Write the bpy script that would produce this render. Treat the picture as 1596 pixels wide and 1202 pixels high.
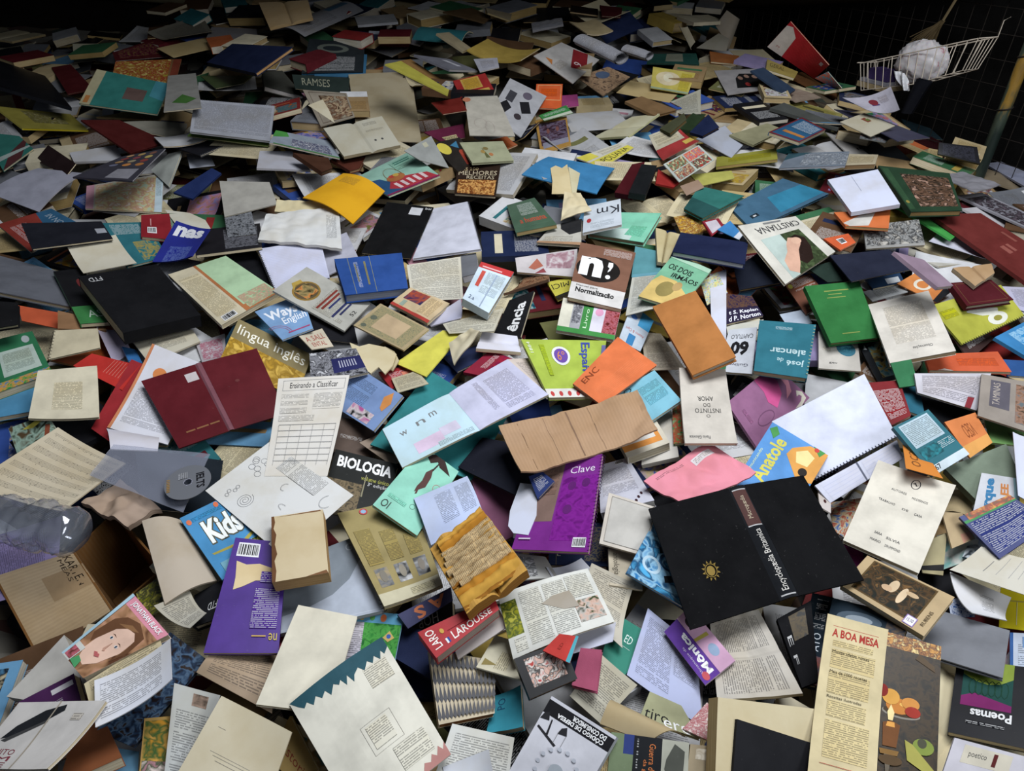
import bpy, math, random
import numpy as np
from mathutils import Vector, Matrix, noise as mnoise

for _o in list(bpy.data.objects): bpy.data.objects.remove(_o)
SC = bpy.context.scene
COL = SC.collection
# ------------------------------------------------------------ camera, light, exposure
IW, IH, FPX = 1596, 1202, 1064.0
PITCH = math.radians(35.0)          # camera looks down 35 degrees
SLOPE = math.radians(8.0)           # the heap rises gently away from the camera
CAMH = 1.25                         # camera height over the heap's mean surface
CAMZ = 1.95
cam_d = bpy.data.cameras.new('camera'); cam_d.sensor_width = 36; cam_d.lens = 24
cam_d.clip_start = 0.02
cam = bpy.data.objects.new('camera', cam_d); COL.objects.link(cam)
cam.location = (0, 0, CAMZ); cam.rotation_euler = (math.pi/2 - PITCH, 0, 0)
SC.camera = cam
SC.view_settings.view_transform = 'Standard'; SC.view_settings.look = 'None'
SC.view_settings.exposure = 0.13; SC.view_settings.gamma = 1.0
SC.view_settings.use_curve_mapping = False
world = bpy.data.worlds.new('daylight_haze'); SC.world = world; world.use_nodes = True
world.node_tree.nodes['Background'].inputs[0].default_value = (0.62, 0.75, 1.0, 1)
world.node_tree.nodes['Background'].inputs[1].default_value = 0.07

def area(name, loc, target, sx, sy, power, color):
    d = bpy.data.lights.new(name, 'AREA'); d.shape = 'RECTANGLE'; d.size = sx; d.size_y = sy
    d.energy = power; d.color = color
    o = bpy.data.objects.new(name, d); COL.objects.link(o); o.location = loc
    o.rotation_euler = (Vector(target) - Vector(loc)).to_track_quat('-Z', 'Y').to_euler()
    return o
area('doorway_daylight', (0.6, 1.15, 3.5), (0.35, 1.9, 0.8), 1.5, 1.1, 84, (0.93, 0.96, 1.0))  # unseen area lamp set overhead so the heap's middle is brightest
area('roof_opening_daylight', (2.1, -0.6, 3.2), (0.5, 2.3, 0.9), 1.4, 1.0, 42, (0.90, 0.95, 1.0))  # unseen second area lamp, set to the right to brighten that side

# ------------------------------------------------------------ frames
# heap frame: u to the right, v up the slope, w away from the surface; origin below the camera
Uax = Vector((1, 0, 0)); Vax = Vector((0, math.cos(SLOPE), math.sin(SLOPE))); Nax = Vector((0, -math.sin(SLOPE), math.cos(SLOPE)))
ORG = Vector((0, 0, CAMZ)) - Nax * CAMH
HM = Matrix(((Uax.x, Vax.x, Nax.x, ORG.x), (Uax.y, Vax.y, Nax.y, ORG.y), (Uax.z, Vax.z, Nax.z, ORG.z), (0, 0, 0, 1)))
HMI = HM.inverted()
CAMP = np.array([0.0, 0.0, CAMH])
_ph = PITCH + SLOPE                 # camera pitch against the heap's surface
FWD = np.array([0, math.cos(_ph), -math.sin(_ph)]); UPV = np.array([0, math.sin(_ph), math.cos(_ph)]); RGT = np.array([1.0, 0, 0])
def rays(px):                       # (n,2) pixels -> (n,3) directions in the heap frame
    px = np.asarray(px, float).reshape(-1, 2)
    return FWD + ((px[:, :1] - IW/2) / FPX) * RGT - ((px[:, 1:] - IH/2) / FPX) * UPV
def project(p):
    d = np.asarray(p, float) - CAMP
    z = d @ FWD
    return IW/2 + FPX * (d @ RGT) / z, IH/2 - FPX * (d @ UPV) / z

# ------------------------------------------------------------ materials
MATS = {}
def lin(c):
    if isinstance(c, str):
        c = [int(c[i:i+1]*2, 16) for i in range(3)] if len(c) == 3 else [int(c[i:i+2], 16) for i in (0, 2, 4)]
    return tuple(((x/255)/12.92 if x/255 < 0.04045 else (((x/255)+0.055)/1.055)**2.4) for x in c) + (1,)
def _new(name):
    m = bpy.data.materials.new(name); m.use_nodes = True
    nt = m.node_tree; b = nt.nodes['Principled BSDF']
    return m, nt, b
def _math(nt, op, a, b=None, c=None):
    n = nt.nodes.new('ShaderNodeMath'); n.operation = op
    for i, x in enumerate((a, b, c)):
        if x is None: continue
        if isinstance(x, (int, float)): n.inputs[i].default_value = x
        else: nt.links.new(x, n.inputs[i])
    return n.outputs[0]
def _mix(nt, fac, a, b, mode='MIX'):
    n = nt.nodes.new('ShaderNodeMix'); n.data_type = 'RGBA'; n.blend_type = mode
    for i, x in ((0, fac), (6, a), (7, b)):
        if isinstance(x, (int, float)): n.inputs[i].default_value = x
        elif isinstance(x, tuple): n.inputs[i].default_value = x
        else: nt.links.new(x, n.inputs[i])
    return n.outputs[2]
def _noise(nt, vec, scale, detail=3.0, rough=0.5):
    n = nt.nodes.new('ShaderNodeTexNoise'); n.inputs['Scale'].default_value = scale
    n.inputs['Detail'].default_value = detail; n.inputs['Roughness'].default_value = rough
    nt.links.new(vec, n.inputs['Vector']); return n
def _ramp(nt, fac, stops, interp='LINEAR'):
    n = nt.nodes.new('ShaderNodeValToRGB'); n.color_ramp.interpolation = interp
    e = n.color_ramp.elements
    while len(e) < len(stops): e.new(0.5)
    for i, (p, c) in enumerate(stops): e[i].position = p; e[i].color = c
    nt.links.new(fac, n.inputs[0]); return n.outputs[0]
GLOSS = dict(g=0.38, m=0.62, c=0.85, p=0.9)
def mat(col, kind='m'):
    """kind: g glossy cover, m matte cover, c cloth, p paper, x printed text lines on paper,
    e page edges, s staves, z zigzag weave"""
    key = (col, kind)
    if key in MATS: return MATS[key]
    nm = dict(g='glossy_cover', m='matte_cover', c='cloth', p='paper', x='printed_text', e='page_edges', s='music_staves', k='cardboard', l='ruled_paper')[kind] + '_' + col
    m, nt, b = _new(nm); MATS[key] = m
    base = lin(col)
    tc = nt.nodes.new('ShaderNodeTexCoord')
    obj = tc.outputs['Object']
    if kind in 'gmc':
        lu = .2126*base[0] + .7152*base[1] + .0722*base[2]; base = tuple(lu + (x-lu)*.86 for x in base[:3]) + (1,)
        n = _noise(nt, obj, 14.0, 4.0, 0.6)
        dark = tuple(x*0.80 for x in base[:3]) + (1,); lt = tuple(min(1, x*1.06 + 0.002) for x in base[:3]) + (1,)
        colr = _ramp(nt, n.outputs[0], [(0.3, dark), (0.62, lt)])
        n2 = _noise(nt, obj, 160.0, 2.0)                      # scuffs
        sc = _ramp(nt, n2.outputs[0], [(0.70, (0, 0, 0, 1)), (0.80, (1, 1, 1, 1))])
        colr = _mix(nt, _math(nt, 'MULTIPLY', sc, 0.05), colr, (0.55, 0.53, 0.5, 1))
        b.inputs['Roughness'].default_value = GLOSS[kind]
        if kind == 'c':
            bp = nt.nodes.new('ShaderNodeBump'); bp.inputs['Strength'].default_value = 0.25; bp.inputs['Distance'].default_value = 0.001
            n3 = _noise(nt, obj, 900.0, 1.0); nt.links.new(n3.outputs[0], bp.inputs['Height']); nt.links.new(bp.outputs[0], b.inputs['Normal'])
        b.inputs['Specular IOR Level'].default_value = {'g': 0.15, 'm': 0.10, 'c': 0.06}[kind]
    else:
        n = _noise(nt, obj, 7.0, 5.0, 0.6)
        dark = (base[0]*0.90, base[1]*0.86, base[2]*0.78, 1); lt = tuple(min(1, x*1.03) for x in base[:3]) + (1,)
        colr = _ramp(nt, n.outputs[0], [(0.33, dark), (0.58, lt)])
        b.inputs['Roughness'].default_value = 0.85; b.inputs['Specular IOR Level'].default_value = 0.15
        sep = nt.nodes.new('ShaderNodeSeparateXYZ'); nt.links.new(tc.outputs['UV'], sep.inputs[0])
        ux, uy = sep.outputs[0], sep.outputs[1]
        if kind == 'x':                                        # rows of words, 4.6 mm apart (uv in metres)
            row = _math(nt, 'MULTIPLY', uy, 1/0.0035)
            fr = _math(nt, 'FRACT', row); fl = _math(nt, 'FLOOR', row)
            band = _math(nt, 'LESS_THAN', fr, 0.5)
            cmb = nt.nodes.new('ShaderNodeCombineXYZ')
            nt.links.new(_math(nt, 'MULTIPLY', ux, 240.0), cmb.inputs[0]); nt.links.new(_math(nt, 'MULTIPLY', fl, 7.31), cmb.inputs[1])
            w = _noise(nt, cmb.outputs[0], 1.0, 1.0)
            word = _math(nt, 'GREATER_THAN', w.outputs[0], 0.41)
            cmb2 = nt.nodes.new('ShaderNodeCombineXYZ'); nt.links.new(_math(nt, 'MULTIPLY', fl, 0.31), cmb2.inputs[0])
            para = _noise(nt, cmb2.outputs[0], 1.0, 0.0)
            ink = _math(nt, 'MULTIPLY', _math(nt, 'MULTIPLY', band, word), _math(nt, 'GREATER_THAN', para.outputs[0], 0.36))
            colr = _mix(nt, _math(nt, 'MULTIPLY', ink, 0.55), colr, (0.03, 0.03, 0.035, 1) if sum(base[:3]) > .42 else (.6, .6, .6, 1))
        elif kind == 'l':
            fr = _math(nt, 'FRACT', _math(nt, 'MULTIPLY', uy, 1/0.008))
            colr = _mix(nt, _math(nt, 'MULTIPLY', _math(nt, 'LESS_THAN', fr, 0.12), 0.35), colr, (0.25, 0.3, 0.5, 1))
        elif kind == 's':
            fr = _math(nt, 'FRACT', _math(nt, 'MULTIPLY', uy, 1/0.024))
            st = _math(nt, 'MULTIPLY', _math(nt, 'LESS_THAN', fr, 0.55), _math(nt, 'LESS_THAN', _math(nt, 'FRACT', _math(nt, 'MULTIPLY', fr, 9.0)), 0.3))
            nn = _noise(nt, tc.outputs['UV'], 190.0, 1.0)
            note = _math(nt, 'MULTIPLY', _math(nt, 'GREATER_THAN', nn.outputs[0], 0.66), _math(nt, 'LESS_THAN', fr, 0.62))
            colr = _mix(nt, _math(nt, 'MULTIPLY', _math(nt, 'MAXIMUM', st, note), 0.6), colr, (0.04, 0.04, 0.04, 1))
        elif kind == 'e':                                      # leaf edges, uv v in metres across the thickness
            cmb = nt.nodes.new('ShaderNodeCombineXYZ')
            nt.links.new(_math(nt, 'MULTIPLY', ux, 6.0), cmb.inputs[0]); nt.links.new(_math(nt, 'MULTIPLY', uy, 1100.0), cmb.inputs[1])
            w = _noise(nt, cmb.outputs[0], 1.0, 2.0)
            f = _ramp(nt, w.outputs[0], [(0.35, (0, 0, 0, 1)), (0.6, (1, 1, 1, 1))])
            colr = _mix(nt, f, _mix(nt, 1.0, colr, (0.62, 0.56, 0.48, 1), 'MULTIPLY'), colr)
        elif kind == 'k':
            wv = _noise(nt, tc.outputs['UV'], 1.0, 2.0)
            st = nt.nodes.new('ShaderNodeTexWave'); st.inputs['Scale'].default_value = 40; st.inputs['Distortion'].default_value = 0.5
            nt.links.new(tc.outputs['UV'], st.inputs['Vector'])
            colr = _mix(nt, _math(nt, 'MULTIPLY', st.outputs[1], 0.16), colr, (0.2, 0.13, 0.07, 1))
        if kind == 'p':
            n2 = _noise(nt, obj, 26.0, 3.0)
            bp = nt.nodes.new('ShaderNodeBump'); bp.inputs['Strength'].default_value = 0.12; bp.inputs['Distance'].default_value = 0.003
            nt.links.new(n2.outputs[0], bp.inputs['Height']); nt.links.new(bp.outputs[0], b.inputs['Normal'])
    nt.links.new(colr, b.inputs['Base Color'])
    return m
def pic(cols, seed=0.0, scale=3.0, gl=0.35):
    """a printed picture: blotches of the given colours"""
    key = (tuple(cols), seed, scale)
    if key in MATS: return MATS[key]
    m, nt, b = _new('printed_picture_' + '_'.join(cols)); MATS[key] = m
    tc = nt.nodes.new('ShaderNodeTexCoord'); mp = nt.nodes.new('ShaderNodeMapping')
    mp.inputs['Location'].default_value = (seed*3.7, seed*1.9, seed); nt.links.new(tc.outputs['UV'], mp.inputs[0])
    n = _noise(nt, mp.outputs[0], scale*4, 2.0, 0.45); n.inputs['Distortion'].default_value = 0.8
    k = len(cols); st = [(0.32 + 0.36*i/max(1, k-1), lin(c)) for i, c in enumerate(cols)]
    nt.links.new(_ramp(nt, n.outputs[0], st), b.inputs['Base Color'])
    b.inputs['Roughness'].default_value = gl; b.inputs['Specular IOR Level'].default_value = 0.15
    return m
def plastic(name, col, rough, trans, alpha=1.0):
    m, nt, b = _new(name); b.inputs['Base Color'].default_value = lin(col); b.inputs['Roughness'].default_value = rough
    b.inputs['Transmission Weight'].default_value = trans; b.inputs['IOR'].default_value = 1.2
    b.inputs['Alpha'].default_value = alpha; b.inputs['Specular IOR Level'].default_value = 0.8
    return m
def thin_film(name, col, haze, rough=.08):
    '''thin clear plastic: mostly see-through, glossy at grazing angles, a little milky'''
    m, nt, b = _new(name); nt.nodes.remove(b); out = nt.nodes['Material Output']
    tr = nt.nodes.new('ShaderNodeBsdfTransparent'); tr.inputs[0].default_value = (.93, .94, .96, 1)
    gl = nt.nodes.new('ShaderNodeBsdfGlossy'); gl.inputs['Roughness'].default_value = rough; gl.inputs[0].default_value = (.95, .95, 1, 1)
    df = nt.nodes.new('ShaderNodeBsdfDiffuse'); df.inputs[0].default_value = lin(col)
    fr = nt.nodes.new('ShaderNodeLayerWeight'); fr.inputs[0].default_value = .5
    ff = _math(nt, 'MULTIPLY_ADD', _math(nt, 'POWER', fr.outputs['Facing'], 3.5), .75, .06)
    m1 = nt.nodes.new('ShaderNodeMixShader'); m1.inputs[0].default_value = haze; nt.links.new(tr.outputs[0], m1.inputs[1]); nt.links.new(df.outputs[0], m1.inputs[2])
    m2 = nt.nodes.new('ShaderNodeMixShader'); nt.links.new(ff, m2.inputs[0]); nt.links.new(m1.outputs[0], m2.inputs[1]); nt.links.new(gl.outputs[0], m2.inputs[2])
    nt.links.new(m2.outputs[0], out.inputs[0]); return m
def metal(name, col, rough=0.4, met=0.8):
    m, nt, b = _new(name); b.inputs['Base Color'].default_value = lin(col); b.inputs['Roughness'].default_value = rough; b.inputs['Metallic'].default_value = met
    return m

# ------------------------------------------------------------ mesh builder
class MB:
    def __init__(s): s.v = []; s.f = []; s.m = []; s.uv = []; s.mats = []
    def mi(s, m):
        if m not in s.mats: s.mats.append(m)
        return s.mats.index(m)
    def face(s, pts, m, uvs=None):
        i = len(s.v); s.v.extend(pts); s.f.append(list(range(i, i+len(pts)))); s.m.append(s.mi(m))
        s.uv.extend(uvs if uvs else [(0, 0)]*len(pts))
    def grid(s, fn, nu, nv, m, uvfn=None, flip=False):
        """fn(a,b) -> point for a,b in 0..1; shared vertices"""
        i0 = len(s.v)
        for j in range(nv+1):
            for i in range(nu+1): s.v.append(fn(i/nu, j/nv))
        k = s.mi(m)
        for j in range(nv):
            for i in range(nu):
                q = [(i, j), (i+1, j), (i+1, j+1), (i, j+1)]
                if flip: q.reverse()
                s.f.append([i0 + b*(nu+1) + a for a, b in q]); s.m.append(k)
                s.uv.extend([(uvfn(a/nu, b/nv) if uvfn else (a/nu, b/nv)) for a, b in q])
    def build(s, name, parent=None, xf=None, smooth=False):
        me = bpy.data.meshes.new(name)
        vs = [xf @ Vector(p) for p in s.v] if xf is not None else s.v
        me.from_pydata([tuple(p) for p in vs], [], s.f)
        for m in s.mats: me.materials.append(m)
        me.polygons.foreach_set('material_index', s.m)
        if smooth: me.polygons.foreach_set('use_smooth', [True]*len(s.f))
        ul = me.uv_layers.new(name='uv'); ul.data.foreach_set('uv', [c for p in s.uv for c in p])
        me.update()
        o = bpy.data.objects.new(name, me); COL.objects.link(o)
        if parent is not None: o.parent = parent
        return o
def tube(mb, pts, r, m, n=5, closed=False):
    pts = [Vector(p) for p in pts]; rings = []
    for i, p in enumerate(pts):
        a = pts[max(0, i-1)]; b = pts[min(len(pts)-1, i+1)]
        if closed: a = pts[i-1]; b = pts[(i+1) % len(pts)]
        t = (b-a).normalized(); s1 = t.orthogonal().normalized() if abs(t.z) > .9 else t.cross(Vector((0, 0, 1))).normalized(); s2 = t.cross(s1)
        i0 = len(mb.v)
        for k in range(n):
            an = 2*math.pi*k/n; mb.v.append(p + s1*r*math.cos(an) + s2*r*math.sin(an))
        rings.append(i0)
    k = mb.mi(m); R = range(len(pts)) if closed else range(len(pts)-1)
    for i in R:
        a, b = rings[i], rings[(i+1) % len(pts)]
        for j in range(n):
            mb.f.append([a+j, a+(j+1) % n, b+(j+1) % n, b+j]); mb.m.append(k); mb.uv.extend([(0, 0)]*4)

def tag(o, label, cat, group=None, kind=None):
    if label: o['label'] = label
    if cat: o['category'] = cat
    if group: o['group'] = group
    if kind: o['kind'] = kind
    return o
def struct(o): o['kind'] = 'structure'; return o

# ------------------------------------------------------------ text shapes
_TX = {}
def text_tris(txt, bold=0.0, sp=1.0):
    key = (txt, bold, sp)
    if key in _TX: return _TX[key]
    cu = bpy.data.curves.new('lettering', 'FONT'); cu.body = txt; cu.size = 1; cu.offset = bold; cu.resolution_u = 2; cu.space_character = sp
    ob = bpy.data.objects.new('lettering', cu); COL.objects.link(ob)
    dg = bpy.context.evaluated_depsgraph_get(); dg.update()
    me = bpy.data.meshes.new_from_object(ob.evaluated_get(dg))
    vs = [(v.co.x, v.co.y) for v in me.vertices]; fs = [list(p.vertices) for p in me.polygons]
    bpy.data.objects.remove(ob); bpy.data.meshes.remove(me); bpy.data.curves.remove(cu)
    if vs:
        x0 = min(a for a, b in vs); x1 = max(a for a, b in vs); y0 = min(b for a, b in vs); y1 = max(b for a, b in vs)
        vs = [((a-x0)/max(1e-6, x1-x0), (b-y0)/max(1e-6, y1-y0)) for a, b in vs]
    _TX[key] = (vs, fs); return _TX[key]

# decorations, all in cover coordinates: x 0..1 left to right, y 0..1 bottom to top
def R(x0, y0, x1, y1, c, k='m'): return ('R', x0, y0, x1, y1, c, k)
def X(x0, y0, x1, y1, c): return ('X', x0, y0, x1, y1, c)
def I(x0, y0, x1, y1, *cols, s=0.0, sc=3.0): return ('I', x0, y0, x1, y1, cols, s, sc)
def T(x0, y0, x1, y1, t, c, r=0, b=0.0): return ('T', x0, y0, x1, y1, t, c, r, b)
def E(cx, cy, rx, ry, c, n=20): return ('P', [(cx+rx*math.cos(2*math.pi*i/n), cy+ry*math.sin(2*math.pi*i/n)) for i in range(n)], c)
def P(c, *xy): return ('P', [(xy[i], xy[i+1]) for i in range(0, len(xy), 2)], c)
def O(cx, cy, rx, ry, w, c, n=20, a0=0.0, a1=1.0):       # ring / arc outline
    return ('O', cx, cy, rx, ry, w, c, n, a0, a1)
def FR(x0, y0, x1, y1, w, h, c):                         # a frame
    return [R(x0, y0, x1, y0+h, c), R(x0, y1-h, x1, y1, c), R(x0, y0, x0+w, y1, c), R(x1-w, y0, x1, y1, c)]
def SP(cx, cy, r, w, c, turns=2.5):
    return ('S', cx, cy, r, w, c, turns)
def BC(x0, y0, x1, y1):                                  # a bar code
    rr = random.Random(int(x0*999)); out = [R(x0, y0, x1, y1, 'e4e4e4')]; x = x0 + .06*(x1-x0)
    while x < x1 - .06*(x1-x0):
        w = (x1-x0)*rr.choice([.02, .035, .055]); out.append(R(x, y0+.12*(y1-y0), min(x+w, x1), y1-.12*(y1-y0), '111')); x += w*1.9
    return out
def flat(l):
    out = []
    for d in l or []:
        if isinstance(d, list): out += flat(d)
        else: out.append(d)
    return out
def decorate(mb, S, dec, size, seg, base=0.0):
    """S(u,v,off) -> point; size=(w,h) in metres"""
    w, h = size
    for i, d in enumerate(flat(dec)):
        off = base + 0.00025 + 0.00012*i
        if d[0] in 'RXI':
            x0, y0, x1, y1 = d[1:5]
            if d[0] == 'R': m = mat(d[5], d[6]); uvf = lambda a, b: (a*(x1-x0)*w, -b*(y1-y0)*h)
            elif d[0] == 'X': m = mat(d[5], 'x'); uvf = lambda a, b: (a*(x1-x0)*w + x0*3, b*(y1-y0)*h + y0)
            else: m = pic(list(d[5]), d[6], d[7]); uvf = lambda a, b: (a*(x1-x0)*w/.15, b*(y1-y0)*h/.15)
            nu = max(1, math.ceil(seg*abs(x1-x0))); nv = max(1, math.ceil(seg*abs(y1-y0)))
            mb.grid(lambda a, b: S(x0+a*(x1-x0), y0+b*(y1-y0), off), nu, nv, m, uvf)
        elif d[0] == 'P':
            if seg <= 1: mb.face([S(x, y, off) for x, y in d[1]], mat(d[2], 'm'))
            else:
                from mathutils.geometry import tessellate_polygon
                pp = d[1]; m_ = mat(d[2], 'm')
                def sub(a, b, c, n_=0):
                    e = [(math.hypot(a[0]-b[0], a[1]-b[1]), 0), (math.hypot(b[0]-c[0], b[1]-c[1]), 1), (math.hypot(c[0]-a[0], c[1]-a[1]), 2)]
                    l_, k_ = max(e)
                    if l_ < 1.2/seg or n_ > 7: mb.face([S(*a, off+.0003), S(*b, off+.0003), S(*c, off+.0003)], m_); return
                    if k_ == 1: a, b, c = b, c, a
                    elif k_ == 2: a, b, c = c, a, b
                    md_ = ((a[0]+b[0])/2, (a[1]+b[1])/2); sub(a, md_, c, n_+1); sub(md_, b, c, n_+1)
                for tri in tessellate_polygon([[Vector((x, y, 0)) for x, y in pp]]): sub(*[pp[k_] for k_ in tri])
        elif d[0] == 'O':
            _, cx, cy, rx, ry, wd, c, n, a0, a1 = d
            ax = w/h
            fn = lambda a, b: S(cx+(rx+b*wd)*math.cos(2*math.pi*(a0+a*(a1-a0))), cy+(ry+b*wd*ax)*math.sin(2*math.pi*(a0+a*(a1-a0))), off)
            mb.grid(fn, n, 1, mat(c, 'm'), flip=True)
        elif d[0] == 'S':
            _, cx, cy, r, wd, c, turns = d; ax = w/h
            def fn(a, b):
                q = r*(0.12+0.88*a) + b*wd; t = 2*math.pi*turns*a
                return S(cx+q*math.cos(t), cy+q*ax*math.sin(t), off)
            mb.grid(fn, int(16*turns), 1, mat(c, 'm'), flip=True)
        elif d[0] == 'T':
            _, x0, y0, x1, y1, t, c, r, bd = d
            vs, fs = text_tris(t, bd)
            def tr(a, b):
                if r == 90: a, b = 1-b, a
                elif r == 180: a, b = 1-a, 1-b
                elif r == 270: a, b = b, 1-a
                return S(x0+a*(x1-x0), y0+b*(y1-y0), off)
            i0 = len(mb.v); mb.v.extend([tr(a, b) for a, b in vs]); k = mb.mi(mat(c, 'm'))
            for f in fs: mb.f.append([i0+q for q in f]); mb.m.append(k); mb.uv.extend([(0, 0)]*len(f))

# ------------------------------------------------------------ the height field things are laid on
CELL = 0.01; U0, V0, NU, NV = -4.2, 0.1, 840, 520
HG = np.full((NV, NU), -0.14)
_uu, _vv = np.meshgrid(np.arange(NU)*CELL+U0, np.arange(NV)*CELL+V0)
def relief(u, v): return -0.135 + 0.17*np.exp(-((v-4.25)/.55)**2)*np.exp(-((u+.55)/1.5)**4) + 0.025*np.sin(1.7*u+0.6)*np.cos(2.1*v+1.0) + 0.015*np.sin(4.3*u+2.0*v)
HG[:] = relief(_uu, _vv)
def hull(q):
    p = sorted(set((float(a), float(b)) for a, b in q[:, :2])); out = []
    for seq in (p, p[::-1]):
        st = []
        for c in seq:
            while len(st) > 1 and (st[-1][0]-st[-2][0])*(c[1]-st[-2][1]) - (st[-1][1]-st[-2][1])*(c[0]-st[-2][0]) <= 0: st.pop()
            st.append(c)
        out += st[:-1]
    return np.array(out)
def cells(q):
    if len(q) > 4: q = hull(q)
    us, vs = q[:, 0], q[:, 1]
    i0 = max(0, int((us.min()-U0)/CELL)); i1 = min(NU-1, int((us.max()-U0)/CELL)+1)
    j0 = max(0, int((vs.min()-V0)/CELL)); j1 = min(NV-1, int((vs.max()-V0)/CELL)+1)
    if i1 <= i0 or j1 <= j0: return None
    gu, gv = _uu[j0:j1+1, i0:i1+1], _vv[j0:j1+1, i0:i1+1]
    n = len(q); ar = 0
    for k in range(n): ar += us[k]*vs[(k+1) % n] - us[(k+1) % n]*vs[k]
    sg = 1 if ar > 0 else -1
    ins = np.ones(gu.shape, bool)
    for k in range(n):
        a, b = q[k], q[(k+1) % n]
        ins &= sg*((b[0]-a[0])*(gv-a[1]) - (b[1]-a[1])*(gu-a[0])) >= -0.002
    jj, ii = np.nonzero(ins)
    if len(jj) == 0:
        return None
    return jj+j0, ii+i0
def on_plane(ds, k, a, b):
    s = (k-CAMH) / (ds[:, 2] - a*ds[:, 0] - b*ds[:, 1])
    return CAMP + ds*s[:, None]
def rect_err(q):
    e = [q[(i+1) % 4]-q[i] for i in range(4)]; L = [np.linalg.norm(x)+1e-6 for x in e]
    er = 0
    for i in range(4):
        er += (e[i] @ e[(i+1) % 4] / (L[i]*L[(i+1) % 4]))**2
    er += ((L[0]-L[2])/max(L[0], L[2]))**2*2 + ((L[1]-L[3])/max(L[1], L[3]))**2*2
    return er
GA = (-0.34, -0.2, -0.09, 0.0, 0.09, 0.2, 0.34)
def settle(px=None, quad=None, t=0.01, tilt=None, hs=None, cand=None, lift=0.0, rectw=1.6, bulge=0.0):
    """lays a quad (photo pixels or heap-frame points) on what already lies there; returns 3-D quad in heap frame"""
    if px is not None: ds = rays(px)
    best = None
    c0_ = None
    if px is not None:
        c0_ = (on_plane(ds, -0.02, 0, 0)).mean(axis=0)
    if tilt is not None: cs = [tilt]
    elif cand is not None: cs = cand
    else: cs = [(a, b) for a in GA for b in GA]
    for a, b in cs:
        k = 0.0
        for it in range(4):
            if px is not None:
                q = on_plane(ds, k, a, b)
            else:
                q = np.array([[p[0], p[1], k + a*p[0] + b*p[1]] for p in quad])
            c = cells(q)
            if c is None:
                gap = 0; break
            bot = k + a*_uu[c] + b*_vv[c] - t*math.sqrt(1+a*a+b*b)
            if c0_ is not None and it > 0 and np.abs(q[:, :2] - c0_[:2]).max() > 0.35 + 0.22*c0_[1]: q = None; break
            dlt = HG[c] - bot
            dd = np.percentile(dlt, 99 if (px is None or q[:, 1].mean() < 2.2) else (90 if q[:, 1].mean() < 3.0 else 80))
            gap = float(np.mean(-dlt)) + dd
            if abs(dd) < 0.0006: break
            k += dd
        if q is None: continue
        cost = gap/0.03 + 1.2*(a*a+b*b) + (rectw*6*rect_err(q) if (px is not None and len(q) == 4) else 0)
        top = q[:, 2].max(); cost += max(0, top-0.10)*30 if c0_ is None or c0_[1] < 3 else 0
        if c0_ is not None and q[:, 1].max() > 5.0: cost += 50
        if best is None or cost < best[0]: best = (cost, k, a, b, q)
    if best is None:
        k = 0.0 + t; a = b = 0.0; q = on_plane(ds, k, 0, 0)
    else: cost, k, a, b, q = best
    if lift: k += lift; q = on_plane(ds, k, a, b) if px is not None else q + np.array([0, 0, lift])
    if hs is not None:
        q = np.array([on_plane(ds[i:i+1], k + hs[i], a, b)[0] for i in range(len(ds))])
    c = cells(q)
    if c is not None:
        HG[c] = np.maximum(HG[c], (k + a*_uu[c] + b*_vv[c]) + bulge)
    return q

# ------------------------------------------------------------ the kinds of printed matter
KINDS = dict(pb=('paperback', 'book'), hb=('hardcover_book', 'book'), mg=('magazine', 'magazine'), nb=('spiral_notebook', 'notebook'),
             pg=('loose_sheet', 'paper'), fo=('folder', 'folder'), op=('open_book', 'book'), jk=('open_book_cover', 'book'),
             cl=('coverless_book', 'book'), poly=('torn_paper', 'paper'), env=('envelope', 'envelope'), bx=('box_file', 'box'), cb=('cardboard_piece', 'cardboard'), bk=('booklet', 'booklet'))
THINGS = []       # (root, label, centre pixel, area)
def frame_of(q):
    q = [Vector(p) for p in q]
    c = sum(q, Vector())/len(q)
    n = Vector((0, 0, 0))
    for i in range(len(q)): n += (q[i]-c).cross(q[(i+1) % len(q)]-c)
    n.normalize()
    if n.dot(Vector(CAMP)-c) < 0: n = -n
    x = (q[1]-q[0]); x = (x - n*x.dot(n)).normalized(); y = n.cross(x)
    return c, x, y, n
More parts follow.
